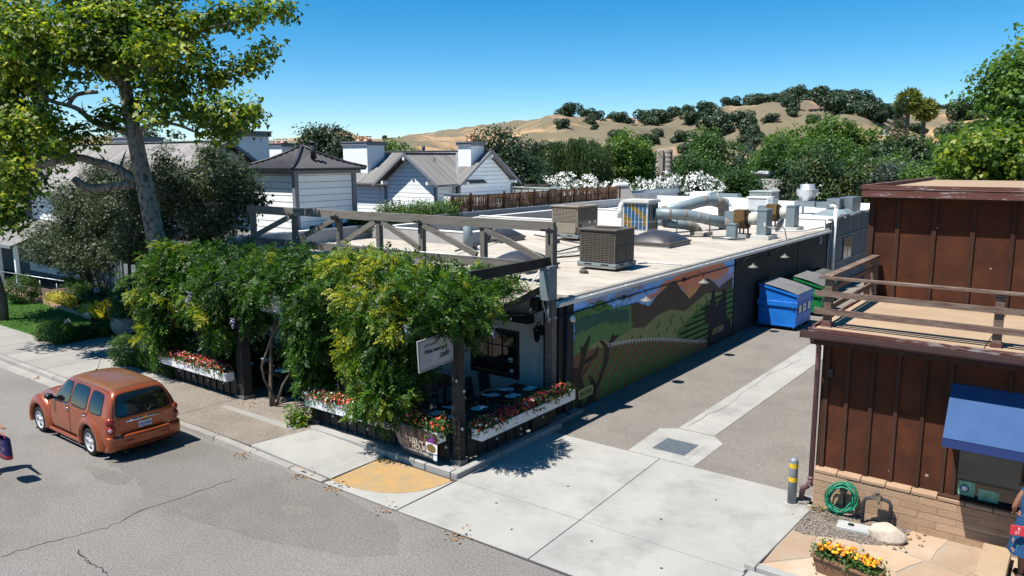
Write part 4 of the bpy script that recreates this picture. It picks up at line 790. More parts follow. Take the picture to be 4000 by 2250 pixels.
B += [(-10.6, 12.5, 3.3, .35, .45, .35), (-10.55, 12.8, 3.3, .3, .35, .28), (-10.9, 11.5, 3.4, .5, .4, .35), (-12.2, 11.5, 3.0, .7, .4, .6), (-13.2, 11.5, 3.1, .7, .4, .6), (-10.8, 11.4, 4.0, .5, .5, .35), (-10.75, 12.0, 4.1, .4, .45, .3), (-10.5, 11.9, 3.6, .45, .5, .45), (-10.7, 12.4, 3.8, .3, .35, .3), (-10.5, 11.35, 3.6, .5, .4, .45), (-10.6, 12.2, 4.0, .35, .5, .3), (-10.5, 11.9, 3.55, .3, .45, .4), (-11.4, 11.6, 4.1, .6, .5, .4), (-10.55, 12.6, 3.65, .28, .4, .3), (-10.45, 11.5, 3.15, .4, .4, .35)]
foliage('foliage', B, 18260, .23, 'leaf_wisteria', vi, 'pinnate', clump=.16, per=16, shell=.82, droop=.12, seed=1, tint=.33, tvar=.26, upb=.45, kind='stuff', cut=(-11.3, 12.25, 3.12, 3.9))
def curtain(cx, w0, w1, z0, z1, y=11.75, d=.4, k=10):
    o = []
    for i in range(k):
        t = i/(k-1); z = z0+(z1-z0)*t; w_ = w0+(w1-w0)*t; o.append((cx+rg.uniform(-.08, .08), y+rg.uniform(-.08, .08), z, w_/2*rg.uniform(.85, 1.15), d*rg.uniform(.8, 1.15), abs(z1-z0)/k*.95))
    return o
foliage('hanging_foliage', curtain(-12.45, 1.9, 1.25, 3.0, 1.05, 11.7, .5)+curtain(-11.9, 1.0, .6, 2.9, 1.7), 3400, .23, 'leaf_wisteria', vi, 'pinnate', clump=.15, per=16, shell=.8, droop=.3, seed=2, tint=.4, tvar=.3, upb=.3, kind='stuff', cut=(-11.3, 12.25, 3.12, 3.9))
foliage('hanging_foliage', curtain(-12.95, .5, .35, 2.9, 1.0, 11.55, .3), 950, 0.200, 'leaf_bright', vi, 'pinnate', clump=.13, per=12, shell=.8, droop=.3, seed=3, tint=.62, tvar=.25, upb=.3, kind='stuff')
foliage('hanging_foliage', curtain(-15.35, 1.3, .45, 3.0, 1.15, 11.95, .35), 2500, .23, 'leaf_wisteria', vi, 'pinnate', clump=.15, per=15, shell=.8, droop=.3, seed=4, tint=.38, tvar=.25, upb=.3, kind='stuff')
foliage('hanging_foliage', curtain(-19.2, 1.2, .9, 3.0, 1.9, 11.9, .4)+curtain(-17.9, .9, .4, 3.0, 2.4, 12.2, .35, 5), 2100, .23, 'leaf_wisteria', vi, 'pinnate', clump=.16, per=15, shell=.8, droop=.3, seed=5, tint=.3, tvar=.25, upb=.3, kind='stuff')
foliage('hanging_foliage', curtain(-22.1, 1.25, .75, 3.6, 1.2, 11.95, .5, 12)+[(-22.6, 12.4, 3.7, .55, .6, .4)], 3800, .23, 'leaf_wisteria', vi, 'pinnate', clump=.16, per=16, shell=.82, droop=.25, seed=6, tint=.42, tvar=.33, upb=.3, kind='stuff')
foliage('hanging_foliage', [(-17.0, 13.2, 1.5, .7, .6, .9), (-16.8, 13.3, 1.0, .5, .5, .6)], 750, .23, 'leaf_wisteria', vi, 'pinnate', clump=.16, per=15, shell=.7, droop=.7, seed=16, tint=.15, tvar=.15, upb=.3, kind='stuff')
foliage('sunlit_yellow_shoots', [(-13.5, 12.0, 4.2, .35, .4, .3), (-12.9, 12.2, 4.4, .2, .2, .3), (-15.2, 12.4, 4.05, .4, .4, .2), (-12.1, 11.7, 3.9, .4, .4, .25), (-17.9, 12.6, 4.0, .3, .4, .15), (-11.0, 11.9, 3.75, .3, .3, .2), (-10.4, 12.6, 3.45, .3, .4, .3), (-12.9, 11.35, 3.4, .3, .2, .35), (-22.8, 11.5, 2.9, .3, .2, .5), (-22.6, 11.5, 1.8, .35, .25, .5), (-22.9, 11.6, 2.3, .2, .2, .5), (-19.4, 11.5, 2.4, .3, .2, .3), (-14.0, 12.4, 4.3, .7, .5, .3), (-12.6, 12.3, 4.3, .7, .6, .3), (-13.2, 11.5, 3.7, .5, .3, .4), (-11.8, 11.4, 3.2, .5, .3, .5), (-13.1, 11.3, 2.4, .3, .2, .6)], 3000, 0.200, 'leaf_bright', vi, 'pinnate', clump=.12, per=10, shell=.7, droop=.2, seed=7, tint=.72, tvar=.3, kind='stuff')  # yellow tips, plus pale leaf blobs that paint the vine's sun side brighter
mb = MB()
for k, (x0, y0, x1, z1) in enumerate([(-17.35, 12.1, -17.0, 3.1), (-17.25, 12.15, -16.6, 2.8), (-17.3, 12.2, -16.2, 3.0), (-15.4, 12.1, -15.2, 2.4), (-15.1, 12.15, -14.9, 2.0)]):
    if k == 3: mb.build('trunk', 'vine_bark', vi); mb = MB()
    branches(mb, (x0, y0, .1), (x1, 12.3, z1), (.065 if k == 0 else .035) if k < 3 else .03, .025, .18, 7, k+3)
mb.build('trunk', 'vine_bark', vi); mb = MB(); branches(mb, (-22.4, 12.5, .1), (-22.6, 12.4, 3.2), .1, .05, .05, 6, 9); mb.build('trunk', 'vine_bark', vi)
mb = MB()
for k in range(26):
    x = rg.uniform(-22.5, -10.8); a = Vector((x, rg.uniform(11.7, 13.2), 3.9 if k < 18 else 3.0)); L = rg.uniform(.3, .8); mb.tube([a, a+Vector((rg.uniform(-.1, .3), rg.uniform(-.2, .1), L*.7)), a+Vector((rg.uniform(-.1, .7), rg.uniform(-.3, .2), L))], [.006, .005, .003], 4)
for a, b in (((-16.9, 11.7, 2.5), (-15.4, 11.8, 1.9)), ((-13.6, 11.6, 1.9), (-12.9, 11.3, 1.5)), ((-11.0, 12.6, 3.0), (-10.9, 14.8, 2.95))): branches(mb, a, b, .008, .005, .15, 6, 3, 4)
mb.build('tendrils', 'vine_bark', vi, kind='stuff')
P = np.array([(-12.9, 11.35, 3.95), (-19.9, 11.45, 3.1), (-11.9, 11.3, 3.5), (-20.0, 11.4, 2.9), (-18.0, 11.5, 2.55), (-11.25, 11.2, 3.3), (-10.3, 12.9, 3.1)]); rng = np.random.default_rng(2); n = 420; i = rng.integers(0, len(P), n); z = rng.uniform(0, 1, n)
pos = P[i]+np.stack([rng.normal(0, .035, n)*(1.2-z), rng.normal(0, .035, n)*(1.2-z), -.28*z], 1); o = link('blossoms', fast_mesh('blossoms', place_leaves(pos, rng.normal(0, 1, (n, 3)), rng.normal(0, 1, (n, 3)), np.full(n, .035), 'disc'), 'flower_lilac'), vi); o['kind'] = 'stuff'
foliage('stray_shrub', [(-15.55, 11.6, .3, .28, .2, .25)], 700, .09, 'leaf_wisteria', None, 'oval', clump=.1, per=10, tint=.6, tvar=.2, kind=None)
tag(bpy.data.objects['stray_shrub'], 'small stray leafy shoot at the foot of the fence by the terrace entrance', 'plant')
# ------------------------------------------------------------ brown timber building, right
M('brown_ply', (.12, .042, .022), (.075, .029, .017), scale=1.6, c3=(.15, .048, .022), scale3=1.1, lo3=.52, hi3=.7, rough=.8, bump=.25, bscale=30, bsc=(.1, 1, 3), fine=.12, fscale=40, spec=.12)
M('brown_trim', (.068, .032, .022), (.085, .044, .03), scale=5, sc=(3, 3, .5), c3=(.18, .14, .1), scale3=2.0, lo3=.66, hi3=.76, rough=.85, bump=.25, rnd=.2, spec=.12)
M('red_trim', (.14, .05, .042), (.17, .07, .055), scale=3, sc=(.5, 1, 3), c3=(.45, .4, .38), scale3=5, lo3=.56, hi3=.66, rough=.8, rnd=.08)
M('rail_wood', (.16, .09, .065), (.25, .19, .15), scale=6, sc=(.6, 1, 6), c3=(.09, .05, .04), scale3=4, lo3=.5, hi3=.7, rough=.9, bump=.3, rnd=.12)
M('gutter_brown', (.09, .045, .045), (.11, .055, .055), scale=3, rough=.4, spec=.5)
M('pipe_mauve', (.26, .13, .13), (.22, .11, .115), scale=3, rough=.5)
M('deck_tan', (.5, .36, .24), (.44, .31, .2), scale=1.2, c3=(.36, .25, .17), scale3=2.5, lo3=.58, hi3=.8, rough=.85, rnd=.05)
M('brick_tan', (.5, .32, .2), (.54, .36, .235), scale=5, rough=.9, bump=.35, bscale=30, rnd=.14)
M('brick_mortar', (.5, .37, .25), rough=.95)
M('awning_blue', (.038, .1, .25), (.047, .115, .28), scale=3, rough=.8, fine=.06, fscale=60)
M('awning_dark', (.018, .04, .16), rough=.8)
M('poster_green', (.12, .4, .2), (.3, .6, .45), scale=14, rough=.4); M('poster_blue', (.02, .08, .3), rough=.4)
br = thing('timber_building', 'dark red-brown board building with brick base, roof deck and blue awning', 'building', (0, 16, 0)); BY = 14.8
mb = MB(); mb.bb((-3.82, BY, .1), (-1.55, BY+.2, 3.5)); mb.bb((-1.55, BY, .1), (3, BY+.2, .8)); mb.bb((-1.55, BY, 1.95), (3, BY+.2, 3.5)); mb.bb((-3.82, BY+.2, .1), (-3.6, 18.6, 3.5)); mb.build('wall', 'brown_ply', br)
for x in (-3.42, -3.0, -2.58, -2.15, -1.76): piece('batten', (x, BY-.02, 2.13), (.065, .04, 2.66), 'brown_trim', br)
for x in (-.9, -.1, .8, 1.7, 2.6): piece('batten', (x, BY-.02, 2.75), (.065, .04, 1.4), 'brown_trim', br)
piece('corner_board', (-3.79, BY-.025, 2.12), (.08, .05, 2.7), 'brown_trim', br)
for xx in (-3.865,): piece('corner_board', (xx, BY+.03, 2.12), (.05, .12, 2.7), 'brown_trim', br)
for y in np.arange(15.3, 18.5, .43): piece('batten', (-3.84, y, 2.1), (.04, .06, 2.7), 'brown_trim', br)
for (x, z) in ((-3.05+.45, 1.05), (-2.0, 1.12)): piece('wall_patch', (x, BY-.004, z), (.05, .01, .045), 'deck_tan', br)
piece('hinge_box', (-3.72, BY-.03, 2.72), (.07, .05, .16), 'steel_dark', br)
f = window(br, -1.55, 1.2, .88, 1.9, BY, 1, 1, 'brown_trim', .07)
piece('poster', (-1.38, BY+.02, 1.03), (.25, .006, .26), 'poster_green', f)
mb = MB(); mb.lathe((-1.41, BY+.014, 1.03), [(.07, 0), (.07, .004)], 8, Matrix.Rotation(math.pi/2, 3, 'X')); mb.build('sticker', 'poster_blue', f); mb = MB(); mb.lathe((-1.41, BY+.012, 1.03), [(.05, 0), (.05, .005)], 16, Matrix.Rotation(math.pi/2, 3, 'X')); mb.build('sticker', 'white_paint', f)
piece('leaflet', (-1.05, BY+.022, .98), (.3, .006, .2), 'poster_green', f)
piece('sill', (-.2, BY-.06, .85), (3.2, .14, .04), 'brown_trim', br)
# slump-block base, five courses and a cap course
mb = MB(); mb.bb((-3.84, 14.675, .05), (3, BY-.002, .74)); mb.bb((-3.84, BY-.002, .05), (-3.64, 18.5, .74)); mb.build('brick_core', 'brick_mortar', br)
for r_ in range(5):
    x = -3.87-(.3 if r_ % 2 else 0)
    while x < 3:
        a, b = max(x+.004, -3.87), min(x+.594, 3)
        if b-a > .05: piece('brick', ((a+b)/2, 14.692+rg.uniform(-.004, .004), .08+.064+r_*.136), (b-a, .05, .127), 'brick_tan', br)
        x += .6
    for y in np.arange(14.9, 18.4, .42): piece('brick', (-3.86, y, .08+.064+r_*.136), (.05, .405, .124), 'brick_tan', br)
x = -3.89
while x < 3:
    mb = MB(); pr = [(14.655, .765), (14.655, .82), (14.68, .85), (14.8, .865), (14.8, .765)]; mb.prism([(x+.006, y, z) for y, z in pr], (.408, 0, 0)); mb.build('cap_brick', 'brick_tan', br, bevel=.008); x += .42
# deck, fascia, gutter
mb = MB(); mb.bb((-4.02, 14.3, 3.5), (4, 18.9, 3.58)); mb.build('deck_base', 'brown_trim', br)
ys_ = [14.33, 15.2, 15.85, 16.5, 17.15, 17.8, 18.6]
for a, b in zip(ys_[:-1], ys_[1:]):
    for xa, xb in ((-3.98, -1.3), (-1.29, 4)): piece('deck_board', ((xa+xb)/2, (a+b)/2, 3.59), (xb-xa-.006, b-a-.008, .03), 'deck_tan', br)
piece('edge_trim', (0, 14.305, 3.6), (8.1, .05, .07), 'red_trim', br); piece('edge_trim', (-4.03, 16.6, 3.6), (.05, 4.1, .07), 'red_trim', br)
piece('fascia', (0, 14.33, 3.42), (8.0, .05, .18), 'brown_trim', br); piece('fascia', (-4.0, 16.6, 3.42), (.05, 4.1, .18), 'brown_trim', br); piece('soffit', (0, 14.57, 3.36), (7.9, .46, .04), 'brown_trim', br)
mb = MB(); pr = [(14.53, 3.56), (14.53, 3.43), (14.47, 3.42), (14.42, 3.46), (14.405, 3.55), (14.415, 3.555), (14.43, 3.47), (14.47, 3.435), (14.52, 3.445), (14.52, 3.56)]
mb.prism([(-4.16, y-.22, z+.02) for y, z in pr], (8.2, 0, 0)); mb.bb((-4.165, 14.19, 3.445), (-4.155, 14.31, 3.57)); mb.build('gutter', 'gutter_brown', br)
mb = MB(); mb.tube([(-3.97, 14.3, 3.44), (-3.97, 14.4, 3.36), (-3.97, 14.66, 3.3), (-3.95, 14.7, 3.2), (-3.95, 14.72, .62)], .05, 8, sx=1.0); mb.tube([(-3.95, 14.72, .64), (-3.96, 14.72, .5), (-4.02, 14.75, .4), (-4.1, 14.8, .33), (-4.13, 14.83, .22), (-4.14, 14.85, .1)], .052, 10); mb.build('downspout', 'pipe_mauve', br)
for z in (.6, .46): mb = MB(); mb.lathe((-3.955, 14.72, z), [(.058, -.012), (.058, .012)], 12); mb.build('clip', 'gutter_brown', br)
# deck railing
RY = 14.62
for x in (-3.83, -1.15, 1.5): 
    beam('rail_post', (x, 14.7, 3.6), (x, 14.7, 4.5), .13, .13, 'rail_wood', br); piece('post_base', (x, 14.7, 3.64), (.17, .17, .09), 'red_trim', br)
piece('rail_cap', (.05, 14.66, 4.52), (8.1, .16, .04), 'rail_wood', br); piece('rail', (.05, RY-.01, 4.23), (8.2, .045, .1), 'rail_wood', br); piece('rail', (.05, RY-.01, 3.9), (8.2, .045, .11), 'rail_wood', br)
beam('rail_cap', (-3.9, 14.6, 4.52), (-3.9, 18.6, 4.52), .16, .04, 'rail_wood', br); beam('rail', (-3.9, 14.6, 4.25), (-3.9, 18.6, 4.25), .045, .1, 'rail_wood', br); beam('rail', (-3.9, 14.6, 3.9), (-3.9, 18.6, 3.9), .045, .1, 'rail_wood', br)
beam('rail_post', (-3.88, 18.5, 3.6), (-3.88, 18.5, 4.5), .13, .13, 'rail_wood', br)
# upper storey
UY = 18.7
mb = MB(); mb.bb((-4.08, UY, 3.3), (4, UY+.15, 5.85)); mb.bb((-4.08, UY+.15, .1), (-3.95, 27, 5.85)); mb.build('upper_wall', 'brown_ply', br)
for x in (-3.52, -2.8, -2.08, -1.37, -.65, .1, .8, 1.5): piece('batten', (x, UY-.022, 4.7), (.085, .045, 2.2), 'brown_trim', br)
piece('corner_board', (-4.05, UY-.03, 4.7), (.1, .06, 2.25), 'brown_trim', br); piece('corner_board', (-4.1, UY+.04, 3.2), (.05, .12, 5.3), 'brown_trim', br)
for y in np.arange(19.3, 27, .7): piece('batten', (-4.1, y, 3.2), (.04, .07, 5.3), 'brown_trim', br)
piece('soffit', (-.05, UY-.13, 5.81), (8.3, .32, .05), 'brown_trim', br)
piece('fascia', (-.05, 18.38, 5.92), (8.34, .05, .17), 'red_trim', br); piece('cap_board', (-.05, 18.4, 6.05), (8.4, .12, .08), 'red_trim', br); piece('fascia', (-4.22, 22.7, 5.92), (.05, 8.6, .17), 'red_trim', br); piece('cap_board', (-4.2, 22.7, 6.05), (.12, 8.6, .08), 'red_trim', br)
mb = MB(); mb.bb((-4.15, 18.45, 5.83), (4, 27, 6.0)); mb.build('upper_roof', 'deck_tan', br)
for (x, z) in ((-2.75, 5.2), (-1.7, 4.4), (-3.5, 3.95)): piece('wall_patch', (x, UY-.004, z), (.03, .01, .04), 'deck_tan', br)
# awning
aw = thing('awning', 'bright blue canvas awning over the shop window of the brown building', 'awning', (0, 14.4, 2.3))
mb = MB(); mb.add([(-1.74, BY-.01, 2.86), (3, BY-.01, 2.86), (3, 13.92, 2.15), (-1.7, 13.92, 2.15)], [(0, 1, 2, 3)]); c = mb.build('canvas', 'awning_blue', aw); c.modifiers.new('s', 'SOLIDIFY').thickness = .012
mb = MB(); mb.add([(-1.7, 13.915, 2.148), (3, 13.915, 2.148), (3, 13.9, 2.01), (-1.7, 13.9, 2.01)], [(0, 1, 2, 3)]); mb.add([(-1.745, BY-.01, 2.85), (-1.705, 13.92, 2.145), (-1.7, 13.9, 2.01), (-1.75, BY-.01, 2.15)], [(0, 1, 2, 3)]); c = mb.build('valance', 'awning_dark', aw); c.modifiers.new('s', 'SOLIDIFY').thickness = .01
mb = MB(); mb.tube([(-1.73, BY, 2.16), (-1.69, 13.95, 2.14), (3, 13.95, 2.14)], .015, 6); mb.build('frame', 'galv', aw)
# things by the wall
M('bollard_grey', (.3, .33, .36), (.36, .39, .41), scale=6, sc=(1, 1, .3), c3=(.42, .43, .43), scale3=7, lo3=.55, hi3=.7, rough=.5, metal=.3); M('tape_yellow', (.75, .48, .02), (.68, .42, .03), scale=9, rough=.5)
t = thing('bollard', 'round grey steel bollard with two yellow bands beside the downspout', 'bollard', (-4.27, 14.67, 0)); mb = MB(); mb.lathe((-4.27, 14.67, 0), [(.084, 0), (.084, .9), (.075, .925), (.04, .945), (.0, .95)], 28); mb.build('pipe', 'bollard_grey', t)
for z in (.8, .52): mb = MB(); mb.lathe((-4.27, 14.67, z), [(.0855, -.045), (.0855, .045)], 28, cap=False); mb.build('band', 'tape_yellow', t)
mb = MB(); mb.lathe((-4.27, 14.67, .02), [(.16, 0), (.15, .006)], 20); mb.build('collar', 'concrete', t)
mb = MB(); mb.lathe((-4.14, 14.87, .02), [(.17, 0), (.17, .045), (.13, .05), (.12, .03)], 24); tag(mb.build('splash_stone', 'old_concrete', bevel=0), 'round stone ring under the mauve downspout', 'stone')
M('hose_green', (.02, .25, .14), (.03, .3, .17), scale=8, rough=.4)
t = thing('garden_hose', 'coiled green garden hose hung on the brick base', 'hose', (-3.32, 14.58, .4)); mb = MB(); P = []
for i in range(330):
    a = i*2*math.pi/34; k = i/330; r_ = .235+.03*math.sin(i*.37)+.035*math.sin(i*.05); P.append((-3.32+r_*math.cos(a)*1.0+.03*math.sin(i*.11), 14.56-.1*k+.03*math.sin(i*.7), .43+r_*1.12*math.sin(a)+.025*math.cos(i*.17)))
mb.tube(P, .0135, 6); mb.build('hose_coil', 'hose_green', t); mb = MB(); mb.tube([(-3.3, 14.64, .1), (-3.3, 14.6, .6), (-3.3, 14.5, .62)], .015, 8); mb.bb((-3.36, 14.47, .56), (-3.24, 14.6, .64)); mb.lathe((-3.3, 14.52, .66), [(.04, 0), (.04, .015)], 8); mb.build('tap', 'steel_dark', t); mb = MB(); mb.tube([(-3.09, 14.5, .3), (-3.08, 14.46, .22)], .02, 8); mb.build('nozzle', 'galv', t)
M('pipe_wrap', (.05, .055, .065), (.08, .085, .095), scale=20, rough=.7, bump=.5)
t = thing('backflow_pipe', 'black wrapped backflow pipe loop standing in the gravel', 'pipe', (-2.75, 14.5, .1)); mb = MB(); P = [(-2.93, 14.45, .05), (-2.93, 14.45, .5), (-2.9, 14.45, .57), (-2.83, 14.45, .6), (-2.6, 14.52, .6), (-2.52, 14.54, .57), (-2.49, 14.55, .5), (-2.49, 14.55, .05)]; mb.tube(P, .032, 10); mb.build('pipe', 'pipe_wrap', t)
mb = MB()
for z in np.arange(.1, .5, .06): mb.lathe((-2.93, 14.45, z), [(.036, 0), (.036, .02)], 10); mb.lathe((-2.49, 14.55, z), [(.036, 0), (.036, .02)], 10)
mb.build('wrap_bands', 'trim_black', t, kind='stuff'); mb = MB(); mb.box((-2.72, 14.47, .64), (.16, .09, .1)); mb.tube([(-2.76, 14.47, .6), (-2.74, 14.43, .74)], .022, 8); mb.tube([(-2.68, 14.45, .66), (-2.66, 14.38, .55)], .02, 8); mb.lathe((-2.72, 14.45, .7), [(.03, 0), (.045, .02), (.02, .05)], 10); mb.build('valve', 'vine_bark', t)
M('box_lid', (.55, .56, .55), (.48, .5, .49), scale=5, rough=.7)
t = thing('meter_cover', 'pale rectangular utility box cover in the gravel beside the boulder', 'utility cover', (-3.0, 14.1, .1)); mb = MB(); mb.box((-2.98, 14.08, .12), (.56, .3, .07), rz=.12); mb.build('box', 'box_lid', t, bevel=.01); mb = MB(); mb.box((-2.98, 14.08, .158), (.5, .24, .01), rz=.12); mb.build('lid', 'box_lid', t); mb = MB(); mb.lathe((-3.03, 14.07, .165), [(.055, 0), (.055, .012), (.0, .014)], 16); mb.build('plug', 'steel_dark', t)
M('boulder', (.55, .46, .37), (.62, .55, .46), scale=5, c3=(.36, .26, .18), scale3=3, lo3=.55, hi3=.7, rough=.9, bump=.5, bscale=12)
def rock(name, c, r, mat, seed, label, cat, flat=.7):
    bm = bmesh.new(); bmesh.ops.create_icosphere(bm, subdivisions=4, radius=1); rg = random.Random(seed); pl = [(Vector((rg.uniform(-1, 1), rg.uniform(-1, 1), rg.uniform(-.5, 1))).normalized(), rg.uniform(.72, .95)) for _ in range(14)]
    for v in bm.verts:
        for n, d in pl:
            k = v.co.dot(n)
            if k > d: v.co -= n*(k-d)*.85
        v.co = Vector((v.co.x*r[0], v.co.y*r[1], v.co.z*r[2]))
    me = bpy.data.meshes.new(name); bm.to_mesh(me); bm.free(); me.materials.append(MATS[mat])
    for p in me.polygons: p.use_smooth = True
    o = link(name, me); o.location = c; return tag(o, label, cat)
rock('boulder', (-2.43, 14.06, .18), (.32, .24, .19), 'boulder', 4, 'pale rounded boulder at the edge of the gravel bed', 'rock')
M('terracotta', (.25, .13, .08), (.3, .16, .1), scale=4, rough=.8)
t = thing('trough_planter', 'brown trough planter on the flagstones at the photo edge', 'planter', (-2.7, 12.25, .1)); mb = MB(); mb.add([(-3.1, 12.2, .08), (-2.2, 12.05, .08), (-2.15, 12.3, .08), (-3.05, 12.45, .08), (-3.17, 12.16, .36), (-2.17, 11.99, .36), (-2.1, 12.34, .36), (-3.1, 12.51, .36)], [(0, 3, 2, 1), (0, 1, 5, 4), (1, 2, 6, 5), (2, 3, 7, 6), (3, 0, 4, 7), (4, 5, 6, 7)]); mb.build('trough', 'terracotta', t, bevel=.01)
mb = MB(); mb.bar((-3.18, 12.16, .36), (-2.17, 11.99, .36), .035, .03); mb.bar((-3.1, 12.51, .36), (-2.1, 12.34, .36), .035, .03); mb.bar((-3.18, 12.16, .36), (-3.1, 12.51, .36), .035, .03); mb.build('rim', 'terracotta', t)
flowers('marigolds', 'bright orange and yellow marigolds filling the brown trough planter', 'flowers', [(-3.05+i*.1, 12.33-i*.016, .42, .12, .15, .1) for i in range(9)], [('flower_gold', 1.6), ('flower_marigold', 1.3)], nl=1500, nf=0+1, seed=8)
rng = np.random.default_rng(8); mbs = {'flower_gold': MB(), 'flower_marigold': MB()}
mt_ = thing('marigold_blooms', 'dense round marigold heads above the trough planter', 'flowers', (-2.7, 12.25, .5))
for i in range(85):
    u = rng.uniform(0, 1); x = -3.1+u*.95; y = 12.36-u*.16+rng.uniform(-.15, .15); z = .5+rng.uniform(-.04, .07); mb = mbs['flower_gold' if rng.uniform() < .6 else 'flower_marigold']; r_ = rng.uniform(.025, .038)
    mb.lathe((x, y, z), [(r_*.5, -.012), (r_, .0), (r_*1.0, .01), (r_*.6, .024), (r_*.1, .03)], 8)
for k, mb in mbs.items(): mb.build('blooms', k, mt_, kind='stuff')
foliage('weeds', [(-3.7, 14.5, .12, .14, .1, .06), (-3.35, 14.25, .12, .16, .1, .06), (-3.15, 14.15, .1, .1, .08, .05), (-2.65, 14.3, .12, .2, .1, .06), (-3.5, 14.55, .12, .2, .08, .06)], 900, .03, 'leaf_impatiens', None, 'blade', clump=.05, per=10, tint=.3); tag(bpy.data.objects['weeds'], 'low weeds scattered through the gravel by the hose', 'weeds', kind='stuff')
M('leaf_litter', (.4, .25, .12), (.3, .17, .08), scale=30, rough=.9)
rng = np.random.default_rng(9); n = 260; c = np.array([(-3.75, 14.5), (-2.3, 13.95), (-2.15, 14.3), (-2.95, 14.25), (-3.4, 14.6), (-18.1, 11.85), (-17.8, 11.9), (-13.1, 9.75), (-12, 9.72), (-10.4, 9.7), (-8.6, 9.72), (-25.9, 9.6), (-15.1, 9.7), (-28.9, 13.4)])[rng.integers(0, 14, n)]; pos = np.concatenate([c+rng.normal(0, .13, (n, 2)), np.full((n, 1), .0)], 1); pos[:, 2] = np.where(pos[:, 0] > -4, .11, np.where(pos[:, 1] > 9.8, .14, .02))
o = link('fallen_leaves', fast_mesh('fallen_leaves', place_leaves(pos, rng.normal(0, .3, (n, 3))+[0, 0, 1], rng.normal(0, 1, (n, 3)), rng.uniform(.03, .08, n), 'maple'), 'leaf_litter')); tag(o, 'dry fallen leaves scattered along the kerb, gravel and pavement', 'leaves', kind='stuff')
# ------------------------------------------------------------ roof equipment
M('hvac_brown', (.13, .113, .093), (.155, .135, .112), scale=3, rough=.6, rnd=.05); M('hvac_tan', (.33, .285, .225), (.37, .32, .26), scale=3, rough=.6); M('hvac_green', (.4, .45, .43), (.45, .5, .48), scale=3, rough=.6); M('hvac_rail', (.36, .43, .46), rough=.5, metal=.3); M('grille_dark', (.03, .028, .026), rough=.8); M('skylight_dome', (.05, .05, .06), (.065, .065, .075), scale=2, rough=.35, spec=.4); M('skylight_frame', (.1, .085, .075), (.15, .13, .11), scale=6, rough=.8)
M('tape_wrap', (.33, .3, .27), (.24, .21, .18), scale=12, c3=(.42, .36, .2), scale3=6, lo3=.55, hi3=.7, rough=.7, bump=.5); M('blower_rust', (.2, .09, .03), (.11, .06, .035), scale=4, c3=(.25, .2, .05), scale3=3, rough=.7); M('duct_white', (.62, .62, .56), (.5, .48, .4), scale=5, rough=.6)
